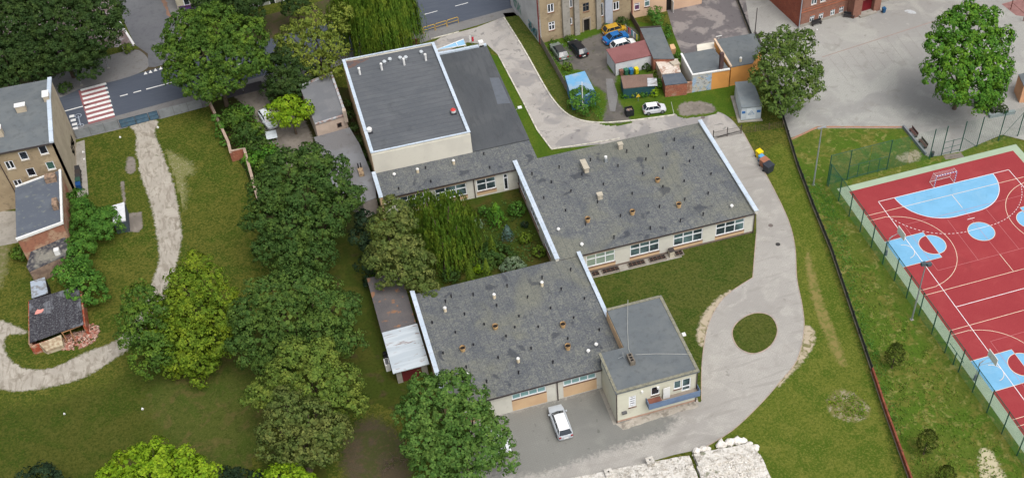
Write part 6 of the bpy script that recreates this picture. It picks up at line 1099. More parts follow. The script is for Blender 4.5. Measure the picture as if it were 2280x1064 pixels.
tufts('weeds', pts([(1843, 890), (1900, 872), (1935, 905), (1930, 930), (1890, 938), (1850, 920)]), 500, 'yellow', 'yellow flowering weeds in the round bed', seed=4, size=(.1, .2))
tufts('weeds', pts([(500, 240), (540, 230), (620, 330), (640, 380), (600, 440), (545, 370), (520, 320)]), 1800, 'ivy', 'tangled greenery of the garden behind the brick wall', seed=5, size=(.2, .35))
tufts('weeds', pts([(870, 600), (1000, 480), (1140, 440), (1200, 540), (1210, 575), (940, 650)]), 2200, 'deep', 'low plants covering the courtyard ground', seed=6, size=(.15, .3))
tufts('weeds', pts([(1210, 100), (1275, 90), (1300, 110), (1262, 150), (1290, 165), (1280, 215), (1250, 170)]), 900, 'ivy', 'tall grass in the fenced apartment yard', seed=7, size=(.12, .25))
tufts('weeds', pts([(1310, 200), (1345, 260), (1330, 270), (1285, 262), (1262, 240)]), 400, 'ivy', 'tall grass around the white pole', seed=8, size=(.12, .22))

# ------------------------------------------------------------------ cars
TYRE = plain('tyre_rubber', (30, 30, 33), .85); RIM = plain('rim_metal', (150, 154, 160), .35, metal=.6); CGLASS = mat('car_glass', (30, 40, 50), rough=.08, spec=.7)
def car(loc, rot, L, Wd, Hh, paint, label, name='parked_car', kind='hatch', roofp=None, group=None):
    pm = mat('paint_%d_%d_%d' % paint, paint, rough=.28, spec=.55); t = thing(name, (0, 0, 0), label, 'car', group); w = Wd / 2
    S_ = [(-.5, .78, .50, .34), (-.485, .9, .60, .2), (-.42, .98, .64, .18), (-.2, 1, .65, .17), (.1, 1, .64, .17), (.24, .99, .62, .17), (.36, .97, .575, .18), (.45, .88, .51, .2), (.49, .74, .44, .24), (.5, .6, .36, .3)]
    V = []; Fs = []
    for x, hw, zt, zb in S_:
        hw *= w; zt *= Hh; V += [(x * L, y, z) for y, z in ((0, zb), (hw * .85, zb), (hw, zb + .14), (hw * 1.0, zt * .78), (hw * .94, zt - .02), (hw * .6, zt + .012), (0, zt + .025), (-hw * .6, zt + .012), (-hw * .94, zt - .02), (-hw, zt * .78), (-hw, zb + .14), (-hw * .85, zb))]
    n = 12
    for i in range(len(S_) - 1):
        for k_ in range(n): Fs.append((i * n + k_, i * n + (k_ + 1) % n, (i + 1) * n + (k_ + 1) % n, (i + 1) * n + k_))
    Fs += [tuple(range(n - 1, -1, -1)), tuple(range((len(S_) - 1) * n, len(S_) * n))]
    mb = MB(); mb.add(V, Fs); mb.build('body', pm, t, smooth=False)
    xr0, xr1 = {'estate': (-.47, -.40), 'hatch': (-.47, -.36), 'sedan': (-.37, -.2)}[kind]; xf0, xf1 = .25, .09
    zb, zt = Hh * .61, Hh * .96; bw, tw = w * .93, w * .70
    base = [(xr0 * L, -bw * .93), (xf0 * L, -bw * .86), (xf0 * L + .12, 0), (xf0 * L, bw * .86), (xr0 * L, bw * .93), (xr0 * L - .06, 0)]
    top = [(xr1 * L, -tw * .94), (xf1 * L, -tw * .9), (xf1 * L + .06, 0), (xf1 * L, tw * .9), (xr1 * L, tw * .94), (xr1 * L - .03, 0)]
    mb = MB(); mb.add([(x, y, zb) for x, y in base] + [(x, y, zt) for x, y in top], [(i, (i + 1) % 6, (i + 1) % 6 + 6, i + 6) for i in range(6)] + [(6, 7, 8, 9, 10, 11)]); mb.build('windows', CGLASS, t)
    mb = MB(); rp = [(x * 1.0, y * 1.02) for x, y in top]; mid = [(xr1 * L * .5 + xf1 * L * .5, 0)]
    mb.add([(x, y, zt - .03) for x, y in rp] + [(x, y, zt + .015) for x, y in rp] + [(x * .86 + mid[0][0] * .14, y * .86, zt + .05) for x, y in rp], [(i, (i + 1) % 6, (i + 1) % 6 + 6, i + 6) for i in range(6)] + [(i + 6, (i + 1) % 6 + 6, (i + 1) % 6 + 12, i + 12) for i in range(6)] + [tuple(range(12, 18))])
    mb.build('roof', mat('paint_%d_%d_%d' % roofp, roofp, rough=.3, spec=.5) if roofp else pm, t)
    for s in (-1, 1):
        MB().tube([(base[0][0], s * bw * .93, zb), (top[0][0], s * tw * .94, zt)], .05, 5).build('pillar', pm, t); MB().tube([(base[1][0], s * bw * .86, zb), (top[1][0], s * tw * .9, zt)], .035, 5).build('pillar', pm, t)
        for q in (.02, .62 if kind != 'sedan' else .6):
            xb_ = xf0 * L + (xr0 - xf0) * L * (.45 + q * .55); xt_ = xf1 * L + (xr1 - xf1) * L * (.4 + q * .6); MB().tube([(xb_, s * bw * .9, zb), (xt_, s * tw * .93, zt)], .035, 5).build('pillar', pm, t)
        MB().box(xf0 * L - .3, xf0 * L - .14, s * (w * 1.0) if s > 0 else -w - .17, s * w + .17 if s > 0 else -w, zb, zb + .13).build('mirror', pm, t)
        MB().box(.455 * L, .475 * L, min(s * w * .5, s * w * .84), max(s * w * .5, s * w * .84), Hh * .39, Hh * .48).build('headlight', plain('lamp_glass', (214, 220, 224), .15, spec=.6), t)
        MB().box(-.505 * L, -.47 * L, min(s * w * .6, s * w * .87), max(s * w * .6, s * w * .87), Hh * .42, Hh * .56).build('tail_light', plain('tail_red', (150, 24, 24), .3), t)
        for xw in (-.31, .31):
            rw = .31; mb = MB(); yo = s * (w - .08)
            ring = lambda y, r_: [(xw * L + r_ * math.cos(2 * math.pi * i / 16), y, rw + r_ * math.sin(2 * math.pi * i / 16)) for i in range(16)]
            mb.add(ring(yo - .1, rw) + ring(yo + .1, rw), [(i, (i + 1) % 16, (i + 1) % 16 + 16, i + 16) for i in range(16)] + [tuple(range(16)), tuple(range(16, 32))]); o = mb.build('wheel', TYRE, t)
            y2 = yo + s * .105; MB().add(ring(yo + s * .09, rw * .66) + ring(y2, rw * .6), [(i, (i + 1) % 16, (i + 1) % 16 + 16, i + 16) for i in range(16)] + [tuple(range(16, 32)), tuple(range(15, -1, -1))]).build('rim', RIM, o)
    MB().box(-.508 * L, -.49 * L, -.26, .26, Hh * .3, Hh * .38).build('number_plate', VW, t)
    t.location = loc; t.rotation_euler = (0, 0, rot); return t
def carpx(front, rear, **kw):
    a, b = at(*front), at(*rear); a = Vector(a[:2]); b = Vector(b[:2]); d = a - b; c = (a + b) / 2
    return car((c.x, c.y, .028 if kw.pop('paved', 0) else .016), math.atan2(d.y, d.x), **kw)
carpx((1236, 913), (1260, 978), L=4.7, Wd=1.82, Hh=1.5, paint=(176, 182, 188), roofp=(224, 226, 228), label='silver estate car parked alone in the paved car yard', kind='estate', paved=1)  # whiter roof paint carries the sky's glare on the silver roof
carpx((610, 290), (588, 256), L=4.3, Wd=1.72, Hh=1.45, paint=(206, 212, 216), label='silver car parked in the garden by the lime green tree')
carpx((1120, 1006), (1096, 968), L=4.4, Wd=1.75, Hh=1.45, paint=(214, 218, 222), label='white car mostly hidden under the tree at the car yard', paved=1)
carpx((1236, 108), (1254, 134), L=4.3, Wd=1.75, Hh=1.42, paint=(112, 122, 116), roofp=(58, 60, 62), label='grey green car beside the black one in the fenced yard')
carpx((1276, 102), (1298, 128), L=4.4, Wd=1.78, Hh=1.48, paint=(26, 28, 34), label='black car parked in the fenced apartment yard')
carpx((1388, 68), (1350, 78), L=4.0, Wd=1.68, Hh=1.45, paint=(176, 138, 34), label='mustard yellow car closest to the apartment house')
carpx((1392, 84), (1350, 98), L=4.2, Wd=1.7, Hh=1.45, paint=(22, 96, 160), label='bright blue car between the yellow and the white one', kind='sedan')
carpx((1408, 101), (1368, 112), L=4.1, Wd=1.68, Hh=1.42, paint=(220, 222, 222), label='white car half hidden behind the maroon garage roof')
carpx((1480, 246), (1434, 252), L=3.35, Wd=1.5, Hh=1.42, paint=(196, 198, 204), roofp=(226, 226, 226), label='small white hatchback parked on the grass by the drive')

# ------------------------------------------------------------------ bins, poles, fences
def bin_(u, v, col, label, rot=0, h=1.05, w=.6, d=.7, group=None, lid=None):
    x, y, _ = at(u, v); t = thing('wheelie_bin', (0, 0, 0), label, 'bin', group); m_ = plain('bin_%d_%d_%d' % col, col, .5)
    MB().prism([(-w * .4, -d * .4), (w * .4, -d * .4), (w * .4, d * .4), (-w * .4, d * .4)], .08, .1).add([(-w * .42, -d * .42, .08), (w * .42, -d * .42, .08), (w * .42, d * .42, .08), (-w * .42, d * .42, .08), (-w / 2, -d / 2, h - .08), (w / 2, -d / 2, h - .08), (w / 2, d / 2, h - .08), (-w / 2, d / 2, h - .08)], [(3, 2, 1, 0), (0, 1, 5, 4), (1, 2, 6, 5), (2, 3, 7, 6), (3, 0, 4, 7), (4, 5, 6, 7)]).build('body', m_, t)
    lm = plain('bin_%d_%d_%d' % lid, lid, .5) if lid else m_
    MB().prism([(-w * .53, -d * .53), (w * .53, -d * .53), (w * .53, d * .53), (-w * .53, d * .53)], h - .08, [h - .03, h - .03, h + .05, h + .05]).build('lid', lm, t)
    for s in (-1, 1): MB().box(s * w * .45 - .03, s * w * .45 + .03, d * .3, d * .52, 0, .2).build('wheel', TYRE, t)
    MB().tube([(-w * .4, d * .55, h - .1), (w * .4, d * .55, h - .1)], .02).build('handle', m_, t)
    t.location = (x, y, .016); t.rotation_euler = (0, 0, rot); return t
GB = 'bins beside the drive'
bin_(1690, 350, (220, 190, 20), 'yellow recycling bin, nearest the gate, beside the drive', .35, 1.1, .8, .8, GB)
bin_(1695, 360, (90, 150, 190), 'light blue recycling bin next to the yellow one beside the drive', .35, 1.0, .7, .7, GB)
bin_(1701, 370, (150, 100, 78), 'brown waste container between the blue and the black one beside the drive', .35, 1.2, 1.1, 1.0, GB)
bin_(1710, 382, (50, 54, 62), 'black waste container, last of the row beside the drive', .35, 1.3, 1.2, 1.1, GB)
GB = 'bins along the tenement gable'
for i, (u, v, c, l) in enumerate(((177, 386, (52, 52, 54), 'uppermost black bin along the tenement gable'), (177.5, 395, (60, 54, 52), 'second dark bin from the top along the tenement gable'), (178, 404, (56, 54, 56), 'brownish bin in the middle of the row along the gable'), (178, 412, (46, 78, 66), 'dark green bin next to the blue one along the gable'), (179, 422, (20, 66, 120), 'blue bin at the lower end of the row along the gable'))): bin_(u, v, c, l, .05, 1.05, .62, .72, GB)
GB = 'small bins at the white garage'
for u, c, l in ((1383, (120, 84, 70), 'brown bin at the white garage'), (1394, (52, 104, 82), 'green bin at the white garage'), (1405, (48, 112, 156), 'blue bin at the white garage'), (1417, (206, 190, 30), 'yellow bin at the white garage')): bin_(u, 168 - (u - 1383) * .1, c, l, .13, 1.0, .55, .6, GB)
bin_(1967, 29, (30, 80, 120), 'dark blue litter bin beside the red school doors', .1, .9, .5, .5)
bin_(1246, 880, (110, 106, 104), 'grey bin at the foot of the low wing', .1, .7, .5, .5); bpy.context.view_layer.update()
x, y, _ = at(1401, 256); d = thing('dumpster', (x, y, 0), 'open black dumpster full of rubbish beside the small white hatchback', 'dumpster')
MB().path([(x - .55, y - .5), (x + .55, y - .5), (x + .55, y + .5), (x - .55, y + .5)], .06, .12, 1.15, True).box(x - .52, x + .52, y - .47, y + .47, .1, .16).build('body', plain('dump_black', (34, 36, 40), .6), d)
MB().box(x - .5, x + .5, y - .45, y + .45, .17, .8).build('rubbish', mat('rubbish', (120, 110, 100), [(3, .45, .5, (180, 150, 120), .9, 3), (4, .52, .56, (60, 60, 90), .9, 3)]), d)
for a in (-.45, .45): MB().cyl(x + a, y - .4, 0, .12, .07, .07, 8).build('caster', TYRE, d)
def pole(name, base, h, label, cat, r=.09, lean=(0, 0), heads=(), m_=None):
    x, y, _ = at(*base); t = thing(name, (x, y, 0), label, cat); tp = (x + lean[0], y + lean[1], h)
    MB().tube([(x, y, 0), tp], [r, r * .65], 8).build('pole', m_ or ZINC, t); MB().box(x - .2, x + .2, y - .2, y + .2, 0, .06).build('base_plate', CONC, t)
    for (dx, dy, dz, sx, sy, sz, mm) in heads: MB().box(tp[0] + dx - sx, tp[0] + dx + sx, tp[1] + dy - sy, tp[1] + dy + sy, h + dz - sz, h + dz + sz).build('lamp_head', mm, t)
    return t, tp
GH = plain('flood_head', (72, 86, 92), .4)
pole('floodlight_mast', (2030, 711), 9.5, 'tall grey floodlight mast between boundary fence and court', 'floodlight', .11, heads=((-.35, 0, .1, .28, .2, .2, GH), (.35, -.1, -.1, .28, .2, .2, GH), (0, 0, -.02, .4, .04, .04, ZINC)))
pole('street_lamp', (1811, 412), 9.7, 'tall grey lamp post at the corner of the school yard', 'street lamp', .11, heads=((-.3, 0, .1, .3, .12, .06, ZINC), (.3, 0, .1, .3, .12, .06, ZINC)))
pole('street_lamp', (77, 184), 4.2, 'short lamp post under the dark trees at the street corner', 'street lamp', .08, heads=((-.1, 0, .05, .3, .15, .07, ZINC),))
pole('sign_post', (277, 115), 3.0, 'thin white post at the corner of the parking bay', 'post', .05, (-.6, .6), m_=VW)
pole('sign_post', (242, 152), 1.8, 'thin grey post on the rounded pavement corner', 'post', .035)
pole('sign_post', (182, 190), 1.6, 'small post with blue sign beside the zebra crossing', 'sign', .03, heads=((0, 0, 0, .25, .03, .25, BLU),))
pole('utility_pole', (1298, 246), 5.0, 'white concrete pole standing in the bush beside the drive', 'pole', .09, m_=VW)
pole('utility_pole', (1681, 74), 4.5, 'dark pole behind the orange garage', 'pole', .09, m_=EAVE)
pole('utility_pole', (1600, 92), .9, 'small white antenna post on the yard side of the orange garage', 'antenna', .05, m_=VW, heads=((0, 0, 0, .5, .05, .05, VW),))
pole('marker_post', (1501, 256), 2.2, 'thin pale marker post at the end of the white kerb', 'post', .03, (-.4, .3), m_=VW)
pole('marker_post', (556, 395), 1.6, 'white post with crossed top in the garden', 'post', .05, m_=VW, heads=((0, 0, 0, .22, .05, .05, VW),)) if 0 else None
# warning sign in the shrubs
x, y, _ = at(1421, 226); t = thing('warning_sign', (x, y, 0), 'yellow triangular warning sign in front of the teal fronted shed', 'sign')
MB().tube([(x, y, 0), (x, y, .9)], .03).build('post', ZINC, t); MB().add([(x - .35, y - .04, .8), (x + .35, y - .04, .8), (x, y - .04, 1.4), (x - .35, y, .8), (x + .35, y, .8), (x, y, 1.4)], [(0, 1, 2), (5, 4, 3), (0, 3, 4, 1), (1, 4, 5, 2), (2, 5, 3, 0)]).build('plate', plain('sign_yellow', (206, 176, 60), .6), t)
# clothes line with washing
x0c, y0c, _ = at(1385, 84); x1c, y1c, _ = at(1414, 92); t = thing('clothes_line', (x0c, y0c, 0), 'clothes line strung beside the yellow and blue cars', 'clothes line')
A, B = Vector(at(1392, 76)[:2]), Vector(at(1420, 100)[:2])
MB().tube([(*A, 0), (*A, 1.8)], .03).build('post', ZINC, t); MB().tube([(*B, 0), (*B, 1.8)], .03).build('post', ZINC, t); MB().tube([(*A, 1.75), (*((A + B) / 2), 1.65), (*B, 1.75)], .012, 4).build('line', VW, t)
fc = Face(A, B)
for k_, (c, l) in enumerate((((60, 110, 130), 'teal towel at the left end of the clothes line'), ((176, 30, 50), 'red shirt hanging on the clothes line'), ((206, 120, 140), 'pink shirt hanging between red and turquoise washing'), ((40, 150, 170), 'turquoise towel hanging on the clothes line'), ((222, 224, 228), 'white sheet hanging on the clothes line'), ((120, 130, 140), 'grey trousers on the clothes line'), ((210, 206, 60), 'yellow top at the right end of the clothes line'))):
    u = fc.L * (.08 + k_ * .13); P = [(0, .75 - .0), (.1, .7), (.12, .3), (.1, 0), (.38, 0), (.38, .3), (.4, .7), (.5, .75), (.42, .95), (.08, .95)]
    o = MB().add([fc.pt(u + p[0], .75 + p[1], .02) for p in P] + [fc.pt(u + p[0], .75 + p[1], -.02) for p in P], [tuple(range(10)), tuple(range(19, 9, -1))] + [(i, i + 10, (i + 1) % 10 + 10, (i + 1) % 10) for i in range(10)]).build('hanging_laundry', plain('cloth%d' % k_, c, .9)); tag(o, l, 'laundry', 'washing on the clothes line')
# benches
def bench(loc, rot, label, col=(86, 62, 58)):
    t = thing('bench', (0, 0, 0), label, 'bench'); wm = plain('bench_wood%d' % col[0], col, .8)
    MB().box(-.9, .9, -.22, .2, .42, .47).build('seat', wm, t); MB().box(-.9, .9, .2, .25, .5, .9).build('backrest', wm, t)
    for s in (-.75, .75): MB().box(s - .04, s + .04, -.2, .24, 0, .42).build('leg', EAVE, t)
    t.location = loc; t.rotation_euler = (0, 0, rot)
x, y, _ = at(1818, 56); bench((x, y, .01), .14, 'dark bench under the arched windows of the brick school', (44, 42, 44)); x, y, _ = at(1890, 40); bench((x, y, .01), -.6, 'dark bench beside the porch of the brick school', (40, 40, 44))
bench((81.35, 111.6, .01), -math.pi / 2, 'upper brown bench at the edge of the school yard'); bench((81.45, 109.0, .01), -math.pi / 2, 'lower brown bench at the edge of the school yard')
t = thing('bench_wall', (80.8, 110, 0), 'low grey wall between the benches and the court grass', 'wall'); MB().box(80.65, 80.9, 106.9, 113.5, 0, .45).build('masonry', plain('greywall', (120, 124, 130), .9, var=.1), t)
x, y, _ = at(2075, 349); t = thing('litter_bin', (x, y, 0), 'small dark litter bin near the court gate', 'bin'); MB().cyl(x, y, .1, .8, .2, .24, 12).build('basket', plain('litter_dark', (58, 66, 78)), t); MB().cyl(x, y, .8, .86, .26, .22, 12).build('lid', EAVE, t)
# court fences
GRN = plain('fence_green', (26, 78, 66), .5); MESH = plain('mesh_green', (48, 104, 80), .6)
def mesh_panel(mb, a, b, z0, z1, sv=.1, sh=.2, w=.017, t=.006):
    f = Face(a, b); n_ = int(f.L / sv)
    for i in range(1, n_): u = f.L * i / n_; mb.fbox(f, u - w / 2, u + w / 2, z0, z1, 0, t)
    for i in range(int((z1 - z0) / sh) + 1): z = z0 + i * sh; mb.fbox(f, 0, f.L, z - w * .6, z + w * .6, t, t * 2)
t = thing('court_side_fence', (65.05, 105.5, 0), 'tall green mesh fence along the left side of the sports court', 'fence')
mb = MB()
for k_ in range(17):
    y = 105.4 - 3.15 * k_; MB().box(65.0, 65.1, y - .05, y + .05, 0, 4.0).build('post', GRN, t)
    if k_: mesh_panel(mb, (65.07, y + 3.1), (65.07, y + .05), .05, 3.95)
mb.build('mesh', MESH, t)
MB().box(65.02, 65.08, 55, 105.4, 3.95, 4.0).build('rail', GRN, t)
for y in (76.5, 68): pass
MB().tube([(65.05, 73.7, 2.1), (65.05, 75.5, .1)], .03).build('brace', GRN, t); MB().box(65.0, 65.1, 71.9, 72.0, 0, 2.1).build('gate_post', GRN, t); MB().box(65.02, 65.08, 70.4, 73.5, 2.1, 2.16).build('gate_rail', GRN, t)
t = thing('court_end_fence', (65, 106.1, 0), 'tall green mesh fence with gates at the upper end of the court', 'fence')
xs = [65.05, 68.1, 71.15, 74.2, 77.4, 80.9, 82.8, 85.75, 88.5, 92.0, 95.2, 98.3]; mb = MB()
yf = lambda x: 105.75 + (x - 65) * .022
for i, x in enumerate(xs):
    if i not in (2, 4): MB().box(x - .05, x + .05, yf(x) - .05, yf(x) + .05, 0, 5.2).build('post', GRN, t)
    if i and i != 7: mesh_panel(mb, (xs[i - 1] + .05, yf(xs[i - 1])), (x - .05, yf(x)), .05, 5.1 if i > 5 else 5.15, sv=.13 if x < 80 else .3, w=.017 if x < 80 else .008)
    if i == 6: mb.build('mesh', MESH, t); mb = MB()
mb.build('mesh', MESH, t)
for a, b, zz in ((0, 3, 5.15), (3, 3, 5), (6, 7, 2.3), (6, 7, 1.2), (6, 7, .3), (1, 3, 2.4), (1, 3, .3)):
    if a != b: MB().add(*(lambda q: (q.v, q.f))(MB().tube([(xs[a], yf(xs[a]), zz), (xs[b], yf(xs[b]), zz)], .035, 5))).build('rail', GRN, t)
for x in (69.6, 71.2, 72.8, 84.3): MB().box(x - .035, x + .035, yf(x) - .03, yf(x) + .03, 0, 2.4).build('gate_post', GRN, t)
for a, b in (((85.8, 2.3), (88.4, .1)), ((65.1, 2.0), (68, .1)), ((95.1, 4.2), (92.1, .2))): MB().tube([(a[0], yf(a[0]), a[1]), (b[0], yf(b[0]), b[1])], .03, 5).build('brace', GRN, t)
# goals and basketball boards
def goal(y, s, label):
    t = thing('goal', (80.05, y, 0), label, 'goal')
    for k_, x in enumerate((78.5, 81.6)):
        mb = MB(); [mb.box(x - .04, x + .04, y - .04, y + .04, q * .4, q * .4 + .2) for q in range(5)]; mb.build('post_white', VW, t)
        mb = MB(); [mb.box(x - .039, x + .039, y - .039, y + .039, q * .4 + .2, q * .4 + .4) for q in range(5)]; mb.build('post_blue', plain('goal_blue', (70, 84, 160), .5), t)
        MB().tube([(x, y, 2), (x, y + s * .8, 1.95), (x, y + s * 1.2, .05), (x, y, .03)], .025, 5).build('side_frame', VW, t)
    mb = MB(); [mb.box(78.5 + q * .4, min(81.6, 78.7 + q * .4), y - .04, y + .04, 1.96, 2.04) for q in range(8)]; mb.build('crossbar_white', VW, t)
    mb = MB(); [mb.box(78.7 + q * .4, min(81.6, 78.9 + q * .4), y - .039, y + .039, 1.961, 2.039) for q in range(7)]; mb.build('crossbar_blue', MATS['goal_blue'], t)
    MB().tube([(78.5, y + s * 1.2, .05), (81.6, y + s * 1.2, .05)], .025, 5).build('ground_bar', VW, t)
    mb = MB()
    for i in range(1, 21): x = 78.5 + 3.1 * i / 21; mb.tube([(x, y, 2), (x, y + s * .8, 1.95), (x, y + s * 1.2, .05)], .005, 3)
    for i in range(1, 12): z = .17 * i; yy = y + s * (1.2 - .4 * z / 1.95); mb.tube([(78.5, y, z), (78.5, yy, z), (81.6, yy, z), (81.6, y, z)], .005, 3)
    mb.build('net', plain('net', (206, 200, 200), .8), t)
goal(100.5, 1, 'striped goal with white net at the upper end of the court'); goal(59.5, -1, 'striped goal at the lower end of the court')
def hoop(y, label):
    t = thing('basketball_hoop', (66.2, y, 0), label, 'basketball hoop')
    MB().tube([(66.2, y, 0), (66.2, y, 3.0), (66.6, y, 3.3)], .08, 8).build('pole', ZINC, t); MB().tube([(66.25, y, 3.1), (67.75, y + .3, 3.3)], .04).tube([(66.25, y, 2.6), (67.75, y - .3, 3.0)], .035).build('arm', ZINC, t)
    o = MB().box(67.75, 67.82, y - .9, y + .9, 2.85, 3.95).build('backboard', plain('board_white', (222, 222, 216), .4), t)
    mb = MB(); mb.box(67.821, 67.83, y - .32, y + .32, 3.05, 3.09).box(67.821, 67.83, y - .32, y + .32, 3.46, 3.5).box(67.821, 67.83, y - .32, y - .28, 3.09, 3.46).box(67.821, 67.83, y + .28, y + .32, 3.09, 3.46).build('target_square', EAVE, o)
    mb = MB(); mb.tube([(68.05 + .225 * math.cos(2 * math.pi * i / 12) , y + .225 * math.sin(2 * math.pi * i / 12), 3.05) for i in range(13)], .015, 4).build('rim', plain('rim_orange', (200, 90, 40)), t)
    MB().cyl(66.2, y, 0, .9, .14, .14, 10).build('pole_pad', plain('padgrey', (110, 112, 130)), t)
hoop(90.9, 'upper basketball hoop with white backboard beside the court fence'); hoop(69.1, 'lower basketball hoop with white backboard beside the court fence')
# boundary fence
BK = plain('mesh_black', (44, 46, 44), .8); RUST = mat('rusty_sheet', (116, 62, 46), [(1.2, .45, .6, (140, 82, 62), .8, 8), (3, .55, .65, (90, 54, 46), .7, 6)], rough=.9)
BF = [(71.1, 152), (67.6, 133), (65.6, 122), (62.9, 110.7), (61.3, 102.3), (59.9, 93.9), (57.6, 83.5), (55.6, 74.3)]
t = thing('boundary_fence', (62.9, 110.7, 0), 'long dark boundary fence on a low concrete footing between lawn and school yard', 'fence')
MB().path(BF, .16, 0, .2).build('footing', plain('fence_foot', (130, 122, 106), .9, var=.15), t)
mb = MB()
for a, b in zip(BF[:-1], BF[1:]):
    f = Face(a, b); n_ = int(f.L / .11)
    for i in range(n_): u = f.L * i / n_; mb.fbox(f, u, u + .05, .2, .9, -.015, .015)
    mb.fbox(f, 0, f.L, .86, .91, -.025, .025).fbox(f, 0, f.L, .45, .49, -.02, .02)
mb.build('slat_panel', BK, t)
for i in range(24):
    q = i / 23 * (len(BF) - 1); j = min(int(q), len(BF) - 2); p = Vector(BF[j]).lerp(Vector(BF[j + 1]), q - j); MB().box(p.x - .06, p.x + .06, p.y - .06, p.y + .06, 0, 1.05).build('post', BK, t)
RF_ = [(55.55, 74.1), (54.2, 68), (52.5, 59.4), (50.8, 51)]
t = thing('rusty_fence', (54, 68, 0), 'low rusty metal sheet fence continuing the dark boundary fence', 'fence'); MB().path(RF_, .2, .15, .8).build('sheet', RUST, t); MB().path(RF_, .34, 0, .15).build('footing', plain('fence_foot', (130, 122, 106), .9, var=.15), t)
# street side fences
t = thing('concrete_fence', at(300, 285, 0), 'grey concrete panel fence with a pavement behind it along the left lot', 'fence')
PAN = mat('concrete_panel', (134, 138, 142), [(1.2, .45, .6, (122, 126, 130), .8, 6), (3, .6, .7, (104, 104, 100), .6, 6)], rough=.9)
for seg in (((172, 309), (268, 286)), ((358, 264), (452, 240))):
    a, b = Vector(at(*seg[0])[:2]), Vector(at(*seg[1])[:2]); f = Face(a, b); n_ = max(1, round(f.L / 2.0))
    for i in range(n_): MB().fbox(f, f.L * i / n_ + .04, f.L * (i + 1) / n_ - .04, 0, 1.5, -.05, 0).build('panel', PAN, t)
    for i in range(n_ + 1): MB().fbox(f, f.L * i / n_ - .04, f.L * i / n_ + .04, 0, 1.6, -.09, .04).build('post', plain('post_concrete', (112, 114, 116), .9), t)
t = thing('blue_gate', at(310, 275, 0), 'dull blue double sheet metal gate at the head of the gravel track', 'gate')
a, b = Vector(at(270, 286)[:2]), Vector(at(356, 264)[:2]); f = Face(a, b); BG = mat('gate_blue', (72, 98, 118), [(2, .45, .6, (84, 110, 128), .8, 6), (3, .6, .7, (96, 90, 84), .5, 6)], rough=.6)
for u0, u1 in ((.05, f.L * .4), (f.L * .4 + .05, f.L * .74), (f.L * .74 + .1, f.L - .05)):
    o = MB().fbox(f, u0, u1, .12, 1.35, -.03, 0).build('leaf', BG, t); mb = MB(); mb.fbox(f, u0, u1, 1.35, 1.42, -.05, .03).fbox(f, u0, u1, .06, .12, -.05, .03).fbox(f, u0, u0 + .06, .12, 1.35, -.05, .03).fbox(f, u1 - .06, u1, .12, 1.35, -.05, .03).fbox(f, u0, u1, .7, .76, 0, .03).build('frame', plain('gate_dark', (52, 74, 90), .6), o)
t = thing('garden_gate', at(545, 205, 0), 'dark sheet metal gate of the middle garden', 'gate'); a, b = Vector(at(500, 222)[:2]), Vector(at(588, 200)[:2]); f = Face(a, b)
for q in (0, 1): MB().fbox(f, f.L * .5 * q + .05, f.L * .5 * (q + 1) - .05, .1, 1.6, -.04, 0).build('leaf', plain('gate_grey', (76, 74, 80), .7, var=.15), t)
# brick garden wall
t = thing('brick_garden_wall', at(545, 375, 0), 'old brick garden wall with a step, partly fallen', 'wall')
w1 = pts([(468, 236), (480, 262), (500, 305), (514, 335), (520, 360)]); w2 = pts([(520, 358), (550, 352), (566, 410), (583, 472)])
MB().path(w1, .28, 0, 1.5).path(w2, .3, 0, 1.7).build('masonry', BRICK, t); MB().path(w1, .36, 1.5, 1.56).path(w2, .38, 1.7, 1.76).build('capping', plain('wall_cap', (168, 148, 132), .9, var=.15), t)
tb = thing('garden_table', at(604, 308, 0), 'white table top standing by the silver garden car', 'table'); x, y, _ = at(604, 300, .8)
MB().box(x - .75, x + .75, y - .9, y + .9, .76, .82).build('tabletop', plain('table_white', (196, 204, 210), .6), tb)
for sx in (-1, 1):
    for sy in (-1, 1): MB().box(x + sx * .65 - .03, x + sx * .65 + .03, y + sy * .8 - .03, y + sy * .8 + .03, 0, .76).build('leg', ZINC, tb)
# yard fence of the apartment house
t = thing('plank_fence', at(1235, 150, 0), 'grey weathered plank fence along the apartment yard', 'fence'); FP = [Vector(p[:2]) for p in pts([(1204, 100), (1236, 158), (1262, 205), (1272, 222)])]
mb = MB(); PLK = mat('grey_planks', (116, 108, 100), [(3, .45, .6, (134, 126, 116), .8, 4), (6, .55, .65, (92, 84, 78), .7, 4)], rough=.95)
for a, b in zip(FP[:-1], FP[1:]):
    f = Face(a, b); n_ = int(f.L / .16)
    for i in range(n_): mb.fbox(f, f.L * i / n_ + .01, f.L * (i + 1) / n_ - .01, .05, 1.45 + .08 * rnd.random(), -.03, 0)
    MB().fbox(f, 0, f.L, .4, .48, -.08, -.032).fbox(f, 0, f.L, 1.1, 1.18, -.08, -.032).build('rail', PLK, t)
mb.build('planks', PLK, t)
t = thing('garden_fence', at(1410, 60, 0), 'brown plank fence behind the washing, beside the long garage', 'fence'); f = Face(at(1400, 38)[:2], at(1428, 84)[:2]); MB().fbox(f, 0, f.L, .05, 1.4, -.05, 0).build('planks', plain('brown_planks', (98, 82, 74), .9, var=.2), t); MB().fbox(f, 0, f.L, 1.2, 1.28, 0, .05).build('rail', EAVE, t)
